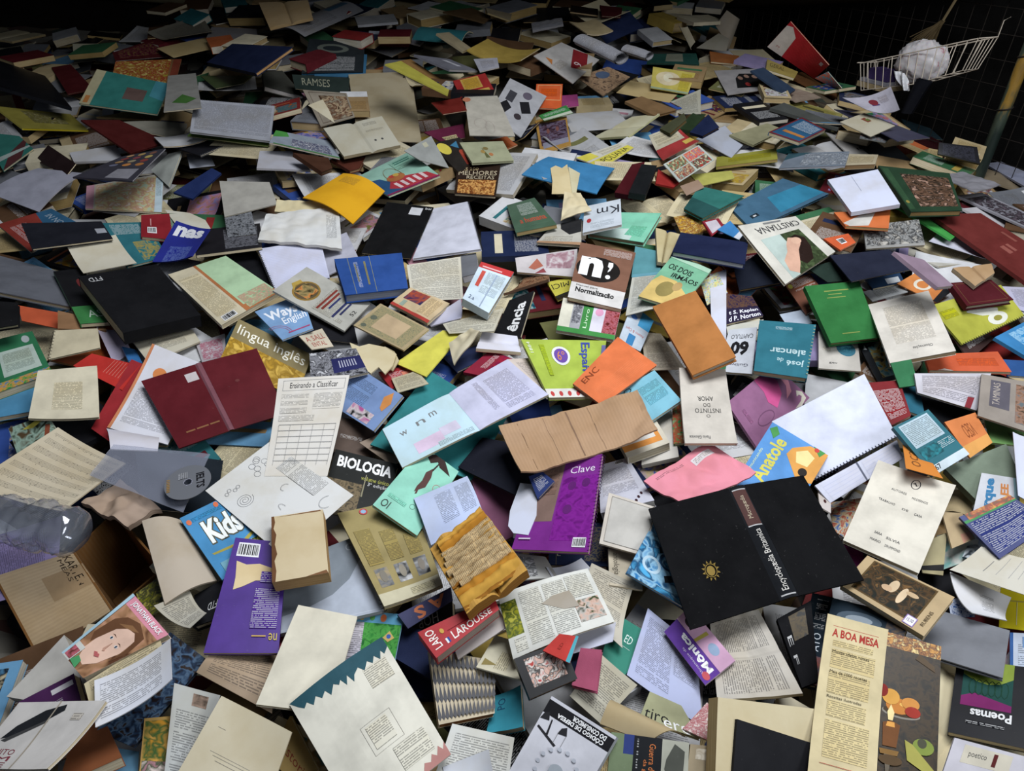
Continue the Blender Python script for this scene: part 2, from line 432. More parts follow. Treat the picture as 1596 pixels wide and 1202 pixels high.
def mk(q, kind, t, col, label, dec=None, rnd=None, gl=None, pages='cbc0a6', c=0.0, ct='u', wr=0.0, sp=0, name=None, cat=None, group=None, ink=None, simple=False, sc=None):
    """q: 3-D corners in the heap frame of the TOP face (top-left, top-right, bottom-right, bottom-left as read)"""
    rnd = rnd or random.Random(hash((label, col)) & 0xffff if False else int(abs(q[0][0]*1e4)) + int(q[0][1]*1e4))
    cen, ax, ay, n = frame_of(q)
    base = cen - n*t
    L = Matrix(((ax.x, ay.x, n.x, base.x), (ax.y, ay.y, n.y, base.y), (ax.z, ay.z, n.z, base.z), (0, 0, 0, 1)))
    LI = L.inverted()
    Q = [LI @ Vector(p) for p in q]
    w = ((Q[1]-Q[0]).length + (Q[2]-Q[3]).length)/2; h = ((Q[0]-Q[3]).length + (Q[1]-Q[2]).length)/2
    # mirrored reading order (seen from below) cannot happen for traced quads; keep normal up
    sd = rnd.random()*50
    def bend(u, v):
        b = 0.0
        if c:
            if ct == 'u': b += c*(2*u-1)**2
            elif ct == 'v': b += c*(2*v-1)**2
            elif ct == 'U': b += c*u*u
            elif ct == 'W': b += c*(1-u)**2
            elif ct == 'V': b += c*v*v
            elif ct == 'B': b += c*(1-v)**2
            elif ct == 'a': b += c*max(0, u+v-1)**2
            elif ct == 'b': b += c*max(0, 1-u-v)**2
            elif ct == 'c': b += c*max(0, u-v)**2
            elif ct == 'd': b += c*max(0, v-u)**2
            elif ct == 'h': b += c*math.sin(math.pi*u)
            elif ct == 'k': b += c*math.sin(math.pi*v)
        if wr:
            b += wr*(1.5*abs(mnoise.noise(Vector((u*w*13+sd, v*h*13, sd)))) + 0.35*mnoise.noise(Vector((u*w*45+sd, v*h*45, sd))))
        return b
    def S(u, v, off=0.0):
        p = Q[3]*(1-u)*(1-v) + Q[2]*u*(1-v) + Q[1]*u*v + Q[0]*(1-u)*v
        return (p.x, p.y, p.z + off + bend(u, v))
    seg = 1
    if c: seg = 12
    if wr: seg = 30
    if len(Q) == 4 and max(p.z for p in Q) - min(p.z for p in Q) > .003: seg = max(seg, 10)
    if kind == 'op': seg = 20
    ident = lambda a, b: (a*w, b*h)
    def slab(mb, Sf, u0, u1, v0, v1, o1, o0, mt, ms, mbm=None, sg=None, uvf=None):
        g = sg or seg; nu = max(1, math.ceil(g*(u1-u0))); nv = max(1, math.ceil(g*(v1-v0)))
        fu = lambda a: u0+a*(u1-u0); fv = lambda b: v0+b*(v1-v0)
        mb.grid(lambda a, b: Sf(fu(a), fv(b), o1), nu, nv, mt, lambda a, b: (fu(a)*w, -fv(b)*h) if uvf is None else uvf(fu(a), fv(b)))
        mb.grid(lambda a, b: Sf(fu(a), fv(b), o0), nu, nv, mbm or ms, flip=True)
        T_ = o1-o0
        mb.grid(lambda a, b: Sf(fu(a), v0, o0+b*T_), nu, 1, ms, lambda a, b: (a*w, b*T_))
        mb.grid(lambda a, b: Sf(fu(a), v1, o0+b*T_), nu, 1, ms, lambda a, b: (a*w, b*T_), flip=True)
        mb.grid(lambda a, b: Sf(u0, fv(a), o0+b*T_), nv, 1, ms, lambda a, b: (a*h, b*T_), flip=True)
        mb.grid(lambda a, b: Sf(u1, fv(a), o0+b*T_), nv, 1, ms, lambda a, b: (a*h, b*T_))
    nm, ca = KINDS[kind]; nm = name or nm; ca = cat or ca
    M = HM @ L
    def root_empty():
        r = bpy.data.objects.new(nm, None); r.empty_display_size = 0.03; COL.objects.link(r); r.matrix_world = M; return r
    gk = gl or dict(hb='c', jk='c', fo='m', nb='m').get(kind, 'g')
    if kind in ('pg', 'env', 'poly', 'cb') or simple:
        mb = MB()
        paper = mat(col, {'pg': 'p', 'env': 'p', 'poly': 'p', 'cb': 'k'}.get(kind, 'm'))
        if kind == 'poly':
            top = [(p.x, p.y, p.z) for p in Q]; mb.face(top, paper); mb.face([(x, y, z-t) for x, y, z in reversed(top)], paper)
            for i in range(len(top)):
                a, b = top[i], top[(i+1) % len(top)]
                mb.face([a, (a[0], a[1], a[2]-t), (b[0], b[1], b[2]-t), b], paper)
        elif simple:
            slab(mb, S, 0, 1, 0, 1, 0, -0.0015, mat(col, gk), mat(col, gk)); slab(mb, S, .012, .988, .012, .988, -0.0015, -t+0.001, mat(pages, 'e'), mat(pages, 'e')); slab(mb, S, 0, 1, 0, 1, -t+.001, -t, mat(col, gk), mat(col, gk))
            decorate(mb, S, dec, (w, h), seg)
        else:
            if kind == 'cb':
                slab(mb, S, 0, 1, 0, 1, 0, -t, paper, mat(col, 'p'))
            else: slab(mb, S, 0, 1, 0, 1, 0, -t, paper, paper if t < .002 else mat(col, 'e'))
            decorate(mb, S, dec, (w, h), seg)
        o = mb.build(nm, smooth=(seg > 1)); o.matrix_world = M
        if seg > 1 and not simple:
            for p in o.data.polygons: p.use_smooth = True
            if hasattr(o.data, 'set_sharp_from_angle'): o.data.set_sharp_from_angle(angle=math.radians(40))
        root = o
    else:
        root = root_empty()
        if kind in ('pb', 'mg', 'bk', 'hb', 'fo', 'bx', 'cl', 'nb'):
            hard = kind == 'hb'; ctk = 0.0026 if hard else (0.0006 if kind in ('mg', 'bk', 'pb') else 0.001)
            if kind == 'bx': ctk = 0.003
            ctk = min(ctk, t*0.3)
            iu = (0.004/w if hard else 0.001/w); iv = (0.004/h if hard else 0.001/h)
            cm = mat(col, gk)
            if kind != 'cl':
                mb = MB()
                slab(mb, S, 0, 1, 0, 1, 0, -ctk, cm, cm)
                slab(mb, S, 0, 1, 0, 1, -t+ctk, -t, cm, cm)
                slab(mb, S, 0, 0.0025/w, 0, 1, -ctk, -t+ctk, cm if not sc else mat(sc, gk), cm if not sc else mat(sc, gk))
                if kind == 'bx':
                    slab(mb, S, 0, 1, 0, 0.003/h, -ctk, -t+ctk, cm, cm); slab(mb, S, 0, 1, 1-0.003/h, 1, -ctk, -t+ctk, cm, cm)
                decorate(mb, S, dec, (w, h), seg)
                o = mb.build('cover', root)
            mb = MB(); pe = mat(pages, 'e'); tp = mat(col if kind == 'cl' else pages, 'p')
            if kind == 'cl':
                slab(mb, S, 0, 1, 0, 1, 0, -t, tp, pe); decorate(mb, S, dec, (w, h), seg)
            else: slab(mb, S, 0.0026/w, 1-iu, iv, 1-iv, -ctk-.0001, -t+ctk+.0001, pe, pe)
            mb.build('page_block', root)
            if kind == 'nb':
                mb = MB(); wire = mat(ink or '55565c', 'g')
                A, B = [((0, 0), (0, 1)), ((0, 1), (1, 1)), ((1, 1), (1, 0)), ((1, 0), (0, 0))][sp]
                ln = h if sp in (0, 2) else w; cnt = int(ln/0.0085); iu_ = ((1, 0), (0, -1), (-1, 0), (0, 1))[sp]
                rr = max(0.0045, t*0.62)
                for i in range(cnt):
                    f = (i+.5)/cnt; uu = A[0]+(B[0]-A[0])*f; vv = A[1]+(B[1]-A[1])*f
                    ring = []
                    for k_ in range(9):
                        an = 2*math.pi*k_/9; dx = math.cos(an)*rr
                        p = S(min(1, max(0, uu)), min(1, max(0, vv)), 0)
                        dirx = Vector((iu_[0], iu_[1], 0))
                        ring.append((p[0]+dirx.x*dx, p[1]+dirx.y*dx, p[2]-t*.5+math.sin(an)*rr))
                    tube(mb, ring, 0.0008, wire, 4, closed=True)
                mb.build('spiral_binding', root)
        elif kind == 'op':
            def So(u, v, off=0.0):
                x, y, z = S(u, v, 0); d = abs(2*u-1); dip = math.exp(-d/0.10)*0.75
                return (x, y, z - t*dip*(1 if off > -t*.5 else 0) + off)
            pm = mat(col, 'p'); pe = mat(pages, 'e')
            dl = [d for d in flat(dec)]
            for nm2, a, b in (('left_pages', 0, .5), ('right_pages', .5, 1)):
                mb = MB(); slab(mb, So, a, b, 0, 1, 0, -t+.0008, pm, pe, sg=24)
                decorate(mb, So, [d for d in dl if d[0] == 'P' and (sum(p[0] for p in d[1])/len(d[1]) < .5) == (a == 0) or d[0] in 'RXIT' and ((d[1]+d[3])/2 < .5) == (a == 0) or d[0] in 'OS' and (d[1] < .5) == (a == 0)], (w, h), 24)
                mb.build(nm2, root)
            mb = MB(); slab(mb, S, 0, 1, 0, 1, -t+.0008, -t, mat(ink or '5a4a3a', 'c'), mat(ink or '5a4a3a', 'c'))
            mb.build('cover', root)
        elif kind == 'jk':
            th = min(t, 0.004); a0, a1 = (0.455, 0.545) if not ink else ink
            def St(u, v, off=0.0):
                x, y, z = S(u, v, 0)
                d = 0.0
                if u < a0: d = u/a0
                elif u > a1: d = (1-u)/(1-a1)
                else: d = 1
                return (x, y, z + off + (t-th)*d)
            cm = mat(col, gk); dl = flat(dec)
            def mid(d):
                return sum(p[0] for p in d[1])/len(d[1]) if d[0] == 'P' else (d[1] if d[0] in 'OS' else (d[1]+d[3])/2)
            for nm2, a, b in (('back_board', 0, a0-.006), ('front_board', a1+.006, 1)):
                mb = MB(); slab(mb, St, a, b, 0, 1, 0, -th, cm, cm, sg=3); decorate(mb, St, [d for d in dl if a <= mid(d) <= b], (w, h), 3); mb.build(nm2, root)
            mb = MB()
            Ss = lambda u, v, off=0.0: (lambda p: (p[0], p[1], p[2] + 0.003*math.sin(math.pi*(u-a0)/(a1-a0))))(St(u, v, off))
            slab(mb, Ss, a0-.008, a1+.008, 0, 1, 0, -0.002, mat(sc or col, gk), cm, sg=40); decorate(mb, Ss, [d for d in dl if a0 < mid(d) < a1], (w, h), 60); mb.build('spine', root)
            mb = MB(); slab(mb, St, .02, a0-.01, .015, .985, -th-.0003, -th-.0015, mat(pages, 'p'), mat(pages, 'p'), sg=3)
            slab(mb, St, a1+.01, .98, .015, .985, -th-.0003, -th-.0015, mat(pages, 'p'), mat(pages, 'p'), sg=3); mb.build('endpapers', root)
    tag(root, label, ca, group)
    px, py = project(np.mean(np.array(q), axis=0))
    THINGS.append([root, label, (float(px), float(py)), col, kind, w, h, t])
    return root

QUEUE = []
def B(layer, kind, px, t, col, label, dec=None, **kw):
    """a thing seen in the photograph: outline of its top face as it is read, thickness in mm"""
    QUEUE.append((layer, len(QUEUE), kind, px, t/1000.0, col, label, dec, kw))
# ======================================================= what the photograph shows, near part (corner pixels as traced)
# ---- bottom left
B(7,'pb',(208,926,265,992,132,1060,97,1018),14,'c8b4a8','paperback with a young woman\'s face on a pink and brown cover, lower left',
  [I(.0,.0,1,.93,'5a3a28','a07858','c09078',s=1,sc=1.2),R(0,.86,1,1,'d8889a'),P('e0b8a0',.25,.22,.38,.1,.62,.08,.8,.2,.88,.45,.8,.68,.6,.78,.38,.7,.26,.5),P('6a4428',.1,.4,.16,.66,.3,.78,.55,.84,.85,.76,.97,.5,.92,.3,.88,.5,.8,.66,.66,.72,.5,.7,.36,.6,.3,.46,.22,.3),P('8a6038',.3,.66,.5,.76,.7,.76,.6,.72,.44,.68),E(.46,.5,.045,.018,'d8d0cc'),E(.46,.5,.02,.018,'3a4a5a'),E(.7,.47,.045,.018,'d8d0cc'),E(.7,.47,.02,.018,'3a4a5a'),P('5a3a28',.4,.54,.46,.555,.53,.54,.46,.545),P('5a3a28',.64,.51,.7,.525,.77,.5,.7,.515),P('c09078',.58,.48,.56,.36,.6,.33,.64,.35,.61,.37),P('b85a5a',.5,.27,.57,.29,.6,.28,.64,.29,.7,.26,.6,.23),R(0,0,.3,.22,'c8c8c0'),P('3a9a5a',.3,.02,.6,.0,.52,.1,.36,.12),T(.14,.885,.93,.97,'JONATHAN BLACK','eee',b=.02),R(.0,.0,.06,1,'9cc0d0'),I(.07,.02,.28,.16,'c86a7a','5a3028',s=4)],c=.006,ct='U')
B(6,'pb',(100,990,138,1062,60,1095,10,1086),30,'b8b4ac','thick pale book lying under the paperback with the woman\'s face',None,pages='c8c4bc')
B(7,'pg',(131,1066,248,991,262,1040,140,1100),1,'c0b494','yellowed page sticking out between the woman\'s-face paperback and a white page',[X(.06,.55,.94,.95,'c0b494')])
B(8,'pg',(153,1065,270,1000,273,1063,155,1138),2,'d0d2da','white printed page lying below the woman\'s-face paperback',[X(.06,.1,.85,.88,'d0d2da')],c=.01,ct='u')
B(6,'hb',(265,985,322,1028,208,1165,150,1140),14,'2c3648','dark illustrated hardcover beneath the white printed page, lower left',[I(.0,.0,1,1,'1a1416','22344c','4a6078','2c2018',s=2,sc=3)],gl='g')
B(6,'pb',(28,1095,115,1050,128,1098,50,1146),26,'47204e','dark purple book behind a white open dust jacket in the lower left corner',[R(.55,.7,.95,.85,'c8c4c8'),X(.1,.2,.7,.5,'47204e')])
B(9,'bk',(30,1095,165,1092,88,1208,-50,1195),6,'cfcac4','creased white dust jacket with a black sketch and red words, bottom left corner',
  [P('222428',.12,.42,.2,.62,.4,.86,.6,.95,.62,.86,.5,.72,.34,.55,.2,.45),P('444',.14,.4,.5,.72,.52,.69,.2,.38),T(.1,.2,.4,.28,'MUITO','8a3040'),T(.1,.11,.4,.18,'EM','8a3040'),T(.1,.02,.4,.09,'ME','8a3040'),R(.5,0,.515,1,'a89c88'),X(.75,.72,.86,.82,'cfcac4')],c=.02,ct='c',name='dust_jacket',cat='paper')
B(5,'pb',(120,1128,160,1115,190,1180,90,1225),20,'7a4420','orange-brown book half hidden under the white dust jacket',None)
B(5,'fo',(165,1163,217,1172,212,1240,100,1225),6,'4f7f9c','plain sky-blue folder at the bottom edge, left of the lower left corner papers')
B(6,'mg',(225,1120,270,1116,262,1220,216,1215),5,'b89040','magazine with tall green leaves on orange, at the bottom edge on the left',[I(.05,.3,.95,.95,'c08a30','3a5a30','c89848',s=3,sc=2),I(.05,.0,.95,.3,'b08088','405038','d0c0b8',s=7)])
B(6,'pg',(275,1066,346,1085,300,1235,258,1222),2,'b4b6b4','grey newsprint page between the orange leaf magazine and the blank cream sheet',[X(.1,.05,.9,.75,'b4b6b4'),I(.4,.82,.75,.95,'403830','a08878',s=2)],c=.015,ct='u')
B(7,'pg',(340,1020,430,1014,424,1112,306,1048),1,'a8947e','brown-stained printed page curving above the blank cream sheet',[X(.1,.1,.9,.85,'a8947e')],c=.02,ct='k')
B(8,'pg',(345,1085,459,1142,400,1290,268,1220),3,'d2c8ae','large blank cream sheet with faint pencil notes at the bottom edge, left side',[R(.15,.7,.25,.705,'8a8478'),R(.2,.45,.7,.454,'9a9488'),R(.25,.42,.8,.424,'9a9488'),R(.3,.38,.75,.384,'9a9488')],c=.012,ct='a')
B(6,'pb',(452,1116,495,1200,475,1240,418,1180),8,'a88a48','ochre book edge with red lettering beside the blank cream sheet',[T(.1,.35,.9,.6,'historia','8a3a28')])
B(5,'hb',(303,928,352,900,336,965,300,978),16,'1c1c20','black book with small white publisher letters left of the purple book',[T(.55,.3,.9,.5,'FTD','ccc',r=180)])
B(6,'pg',(240,951,296,928,322,962,296,986),1,'a8a498','grey folded text page below the beige cover flap',[X(.1,.1,.9,.9,'a8a498')],c=.01,ct='v')
B(6,'pg',(221,812,283,811,338,905,257,942),4,'b0a494','bent blank beige cover board between cardboard box and sky-blue magazine',c=.012,ct='h',name='loose_cover')
B(4,'mg',(212,925,252,896,266,945,225,965),4,'8a8430','olive and yellow picture page behind the beige cover board',[I(0,0,1,1,'8a8a20','3a3a30','b0a848',s=5)])
B(7,'pb',(434,1018,317,1018,367,838,448,846),10,'4a2a86','purple back cover with white text and a bar code, left of the grey notebook',
  [BC(.5,.04,.9,.17),('X',.06,.45,.45,.8,'4a2a86'),X(.06,.3,.4,.4,'4a2a86'),R(.2,.86,.4,.87,'c8a040'),T(.04,.84,.16,.9,'ne','c8b040')])
B(9,'poly',(369,874,384,880,405,879,425,886,430,905,398,905,378,914,363,919,367,900),1,'d0bc94','torn cream corner lying on the purple back cover')
# ---- bottom centre left
B(7,'pb',(465,943,557,961,514,1112,399,1098),8,'cbc4ae','blank cream back cover left of the jagged teal edged cover')
B(6,'bk',(432,935,480,945,460,1065,410,1058),5,'a0202c','thin red booklet whose edge shows beneath the blank cream cover')
B(6,'mg',(514,948,629,958,612,1045,505,1036),5,'6aa0c0','colourful children\'s booklet with green scribbles and a sky-blue top strip',
  [R(0,0,.62,.8,'d0ccd8'),X(.06,.06,.5,.76,'d0ccd8'),I(.5,.0,1,.8,'3a8a40','58a850','2f7038',s=1,sc=3),R(0,.8,1,1,'5aa8cc'),E(.12,.9,.04,.07,'c83a5a'),E(.3,.9,.05,.08,'d85a30'),E(.46,.88,.03,.05,'d8b030'),E(.6,.9,.035,.06,'50a040'),E(.75,.9,.04,.07,'e07030'),P('d8b860',.78,.55,.86,.68,.94,.56,.86,.48),E(.86,.58,.03,.04,'3a6ac0'),P('e0c890',.6,.34,.68,.44,.76,.34,.68,.24),E(.68,.34,.035,.05,'c83a30'),P('c89820',.72,.12,.95,.18,.84,.02)])
B(9,'fo',(451,1098,595,993,703,1176,565,1292),5,'d0ccbc','large white cover with a jagged teal strip along its top edge',
  [P('23505c',0,1,1,1,1,0.913,0.94,0.875,0.92,0.913,0.88,0.856,0.84,0.906,0.8,0.863,0.76,0.9,0.7,0.85,0.66,0.9,0.6,0.869,0.57,0.825,0.54,0.9,0.5,0.838,0.47,0.9,0.44,0.875,0.4,0.906,0.34,0.85,0.31,0.906,0.26,0.875,0.22,0.919,0.17,0.875,0.13,0.925,0.09,0.9,0.05,0.938),
   P('b07870',.6,0,1,0,1,.1,.96,.06,.93,.1,.88,.05,.84,.08,.8,.04,.74,.06,.7,.02),X(.68,.7,.93,.86,'d0ccbc'),FR(.4,.3,.72,.52,.003,.002,'a09c92'),X(.44,.33,.66,.5,'d0ccbc'),X(.56,.1,.9,.27,'d0ccbc')],c=.012,ct='h')
B(6,'nb',(598,952,436,988,430,884,564,832),10,'7c858e','spiral notebook with a translucent grey cover and a pale arc, under the burnt book',
  [P('a8b0be',0,1,0,.12,.02,.1,.1,.32,.25,.52,.45,.66,.7,.74,1,.78,1,1),R(.0,.965,1,.97,'c0c8d4'),T(.08,.06,.22,.16,'Gri','a8b0b8',r=180)],gl='g',pages='c4c8d4',ink='303138')
B(9,'cl',(423,806,503,794,512,893,424,908),30,'c4b494','thick coverless book with a burnt brown spine standing out above the purple book',[P('6a4424',0,1,.05,1,.07,.9,.04,.8,.09,.7,.06,.55,.1,.4,.05,.3,.08,.15,.06,0,0,0),P('7a5230',.1,.98,.95,1,1,.9,.96,.975),P('7a5230',.97,.05,1,.0,.6,0)],pages='b49468')
B(7,'pb',(690,912,600,952,527,806,640,772),9,'9a8a54','ochre back cover with three small black-and-white portraits, upside down',
  [I(.1,.66,.3,.84,'222','888','ccc',s=1,sc=1.6),I(.4,.66,.6,.84,'222','888','ccc',s=2,sc=1.6),I(.7,.66,.9,.84,'222','777','a09070',s=3,sc=1.6),E(.2,.74,.05,.06,'888074'),E(.5,.74,.05,.06,'908878'),E(.8,.74,.05,.06,'7a7468'),R(0,.89,1,1,'c0b898'),X(.1,.4,.3,.62,'9a8a54'),X(.4,.3,.6,.62,'9a8a54'),X(.7,.24,.92,.62,'9a8a54'),E(.68,.05,.055,.035,'c04a4a'),E(.68,.05,.035,.022,'8ab0d0'),X(.1,.92,.5,.98,'c0b898')],c=.012,ct='U')
B(6,'pb',(703,915,620,958,636,980,706,936),10,'383a60','navy cover with orange letters showing below the ochre back cover',[T(.25,.1,.85,.9,'A S','c87040',r=180,b=.03)])
B(5,'pb',(705,936,625,972,636,1000,706,968),14,'1a1a1e','black book with outlined white letters beneath the navy cover with orange letters',[T(.3,.3,.7,.8,'HOP','aaa',r=180)])
B(8,'pb',(651,986,770,930,778,950,680,1026),30,'b02028','red French pocket dictionary with white lettering on its spine',
  [T(.32,.14,.9,.48,'LAROUSSE','f0e8e0',b=.01),T(.05,.2,.16,.9,'LARO','f0e8e0',r=90,b=.01),R(.3,.55,1,.58,'7a141c'),R(.6,.62,.95,.95,'3a4a90'),R(.22,.15,.27,.35,'e8e8e8'),R(.245,.15,.27,.35,'2a4a9a'),E(.24,.66,.025,.1,'d0a030')],pages='b8a8a0',name='dictionary')
B(5,'hb',(620,972,722,1000,676,1062,606,1020),14,'232c4c','dark navy hardcover half buried between jagged cover and red dictionary')
B(7,'pg',(704,1000,776,946,792,976,714,1028),3,'c4bcb8','pinkish white page lying under the lower edge of the red dictionary',[X(.1,.5,.7,.85,'c4bcb8')])
B(6,'pb',(668,1012,772,1030,771,1112,684,1130),16,'b4a484','tan notebook with rows of dark grey zigzag spikes on its cover',
  [[P('56565a',k/15,.80-r*.24,(k+.5)/15,.99-r*.24,(k+1)/15,.80-r*.24,(k+.5)/15,.74-r*.24 if r<3 else .04) for k in range(15) for r in range(4)]],pages='8a5a34')
B(5,'pb',(770,1085,814,1073,818,1138,758,1142),12,'1f93a8','turquoise book right of the zigzag patterned notebook',[T(.2,.55,.45,.85,'PO','1a4a70',r=90)],c=.01,ct='U')
B(7,'pg',(705,1128,802,1150,788,1235,678,1208),2,'cfd0cc','printed page with a torn corner at the bottom edge, centre left',[X(.1,.2,.95,.85,'cfd0cc')],c=.015,ct='c')
B(8,'pg',(690,1196,760,1168,775,1235,700,1250),2,'c8ccd6','plain bluish-white sheet on the printed page at the bottom edge',c=.012,ct='a')
B(6,'bk',(742,1040,772,990,862,1018,838,1068),3,'c6bfa4','cream booklet with small dark title behind the black portrait book',[X(.1,.55,.6,.75,'c6bfa4'),P('8a7a40',.1,.95,.3,.95,.2,.72)])
# ---- bottom centre
B(7,'mg',(776,928,916,886,958,969,800,1028),6,'c6c6be','open magazine article with columns of text, a green photo and a picnic photo',
  [I(.0,.3,.16,.85,'8a8a20','3a4a20','a8a440',s=1),X(.2,.08,.42,.92,'c6c6be'),X(.45,.08,.68,.92,'c6c6be'),X(.05,.06,.16,.26,'c6c6be'),X(.7,.55,.95,.94,'c6c6be'),I(.7,.14,.96,.5,'28301c','a8a49c','c0a090','30401c',s=6,sc=2.5)],c=.008,ct='h')
B(8,'poly',(844,941,862,928,887,920,903,944,880,949),1,'9c9488','grey torn triangle of card lying on the open magazine article')
B(6,'pg',(916,886,982,918,963,1018,900,960),1,'b8b2a4','wrinkled text page right of the open magazine article',[X(.1,.3,.9,.95,'b8b2a4')],c=.02,ct='v')
B(6,'pg',(880,985,960,970,955,1000,890,1020),1,'bfc2d2','plain pale lilac sheet under the open magazine article')
B(5,'pb',(958,955,1020,993,974,1053,938,1022),12,'1f7a66','green book with small white initials right of the wrinkled text page',[T(.45,.55,.65,.72,'ED','d0e0d8'),R(.48,.45,.7,.46,'b0c8c0')],sc='9cc0b8')
B(5,'pg',(1010,948,1082,1010,1090,1136,977,1052),1,'a8aecb','large bluish text page bending over its neighbours above the olive cover',[X(.08,.1,.55,.92,'a8aecb'),X(.6,.4,.95,.9,'a8aecb')],c=.01,ct='U')
B(8,'bk',(1099,1068,1035,985,1075,945,1146,1030),5,'c8b0c0','purple and pink comic book with a white rounded title, upside down',
  [R(0,.5,1,1,'62389a'),T(.08,.58,.78,.78,'Mônica','f0f0f0',b=.035),T(.12,.82,.62,.9,'Almanaque da','c8b8d8'),E(.09,.84,.07,.09,'c8505a'),R(.0,.0,1,.5,'d0a0c0'),E(.3,.25,.1,.13,'90a8c8'),P('b0a030',.5,.1,.55,.5,.6,.5,.56,.1),E(.82,.3,.09,.1,'3a3030'),E(.82,.27,.06,.06,'d0a898')])
B(7,'op',(1118,1092,1107,973,1182,950,1252,1085),8,'bcb6ac','open book with crumpled printed pages below the black open book cover',[X(.06,.1,.44,.9,'bcb6ac'),X(.56,.1,.94,.9,'bcb6ac')],wr=.006)
B(7,'pb',(801,1027,877,1000,900,1058,826,1090),15,'1a1a1c','black book framing a collage of red, grey and pink figures',[I(.16,.2,.86,.9,'a03028','d0c8c0','202020','c8a090','888',s=3,sc=3)],pages='7a6048')
B(8,'fo',(846,1014,872,988,902,992,888,1034),2,'b83028','red folder corner with turquoise lining on the black collage book',[R(0,0,1,.15,'3a9aa8'),T(.3,.5,.6,.62,'ED','802018')])
B(5,'pb',(893,1006,925,1004,908,1060,880,1052),14,'1c2440','small navy book beside the pink cloth book')
B(6,'hb',(905,1010,938,1013,930,1078,891,1068),14,'a04864','pink cloth hardcover standing on its neighbours below the magazine article')
B(5,'pg',(935,1018,992,1070,937,1129,888,1085),2,'b4b0a0','printed page lying right of the pink cloth hardcover',[X(.1,.1,.9,.9,'b4b0a0')],c=.01,ct='a')
B(8,'pb',(872,1305,772,1240,860,1085,961,1149),14,'c4c4cc','white consumer law book with a black title band and pale dots, upside down',
  [R(0,.82,1,.97,'1a1a1e'),R(0,0,1,0.001,'c4c4cc'),T(.1,.895,.78,.955,'CÓDIGO DE DEFESA','f0f0f0',r=180,b=.03) if 0 else T(.25,.05,.9,.12,' ','111')] if 0 else
  [R(0,.03,1,.16,'1a1a1e'),T(.1,.1,.8,.15,'CÓDIGO DE DEFESA','f0f0f0',b=.03),T(.1,.045,.6,.09,'DO CONSUMIDOR','f0f0f0',b=.03),
   P('26262a',.62,.36,.64,.38,.97,.3,.96,.28),P('26262a',.78,.33,.81,.34,.84,.18,.82,.18),P('26262a',.55,.24,.68,.26,.66,.2,.6,.17),P('26262a',.86,.2,.99,.22,.97,.16,.91,.13),
   R(.555,.24,.56,.36,'666'),R(.67,.24,.675,.36,'666'),[E(.45+.28*math.cos(a*.42),.55+.19*math.sin(a*.42),.03,.018,'aeb2bc') for a in range(15)],E(.45,.55,.1,.06,'98a0a8')])
B(5,'bk',(1013,1078,1062,1100,1092,1152,996,1120),5,'9a9a74','olive cover with a partly hidden title under the bluish text page',[T(.05,.1,.5,.45,'tiro','222'),T(.4,.0,.85,.25,'ere','e0e0e0')])
B(6,'pg',(955,1092,1068,1148,1010,1158,935,1128),2,'a89878','long bent beige page above the photo-and-black cover at the bottom edge',c=.02,ct='k')
B(7,'pb',(953,1141,1074,1158,1070,1262,943,1246),9,'2a2a2a','green and black cover with rotated orange title and a pressed leaf picture, bottom centre',
  [R(0,0,.3,1,'6a7a58'),R(.17,.7,.3,1,'2a3a78'),R(.3,0,.66,1,'1a1c20'),R(.66,0,1,1,'a0a090'),P('4a4c44',.72,.7,.82,.95,.95,.85,.94,.55,.85,.35,.74,.4,.7,.55),T(.5,.25,.58,.9,'Guerra dentro','d07028',r=270),T(.42,.25,.48,.65,'da gente','d07028',r=270),X(.34,.5,.36,.95,'1a1c20')])
B(6,'bk',(1076,1160,1125,1165,1120,1225,1070,1215),3,'9a8a6c','beige page with a small picture right of the pressed leaf cover',[I(.2,.6,.6,.9,'c8c0b0','8a7a60')])
B(5,'bk',(1064,1136,1102,1095,1122,1120,1116,1160),4,'b89a94','small cover with a pink speckled pattern left of the thick cream book',[I(0,0,1,1,'c8a8a8','a04a50','d8d0c8',sc=9)])
B(7,'cl',(1119,1087,1286,1107,1298,1300,1112,1290),26,'bfb394','thick cream book block with a black cover lying on it, at the bottom edge',pages='a8946c')
B(8,'fo',(1149,1121,1289,1166,1284,1312,1136,1290),6,'17171b','black cover lying on the thick cream book block at the bottom edge')
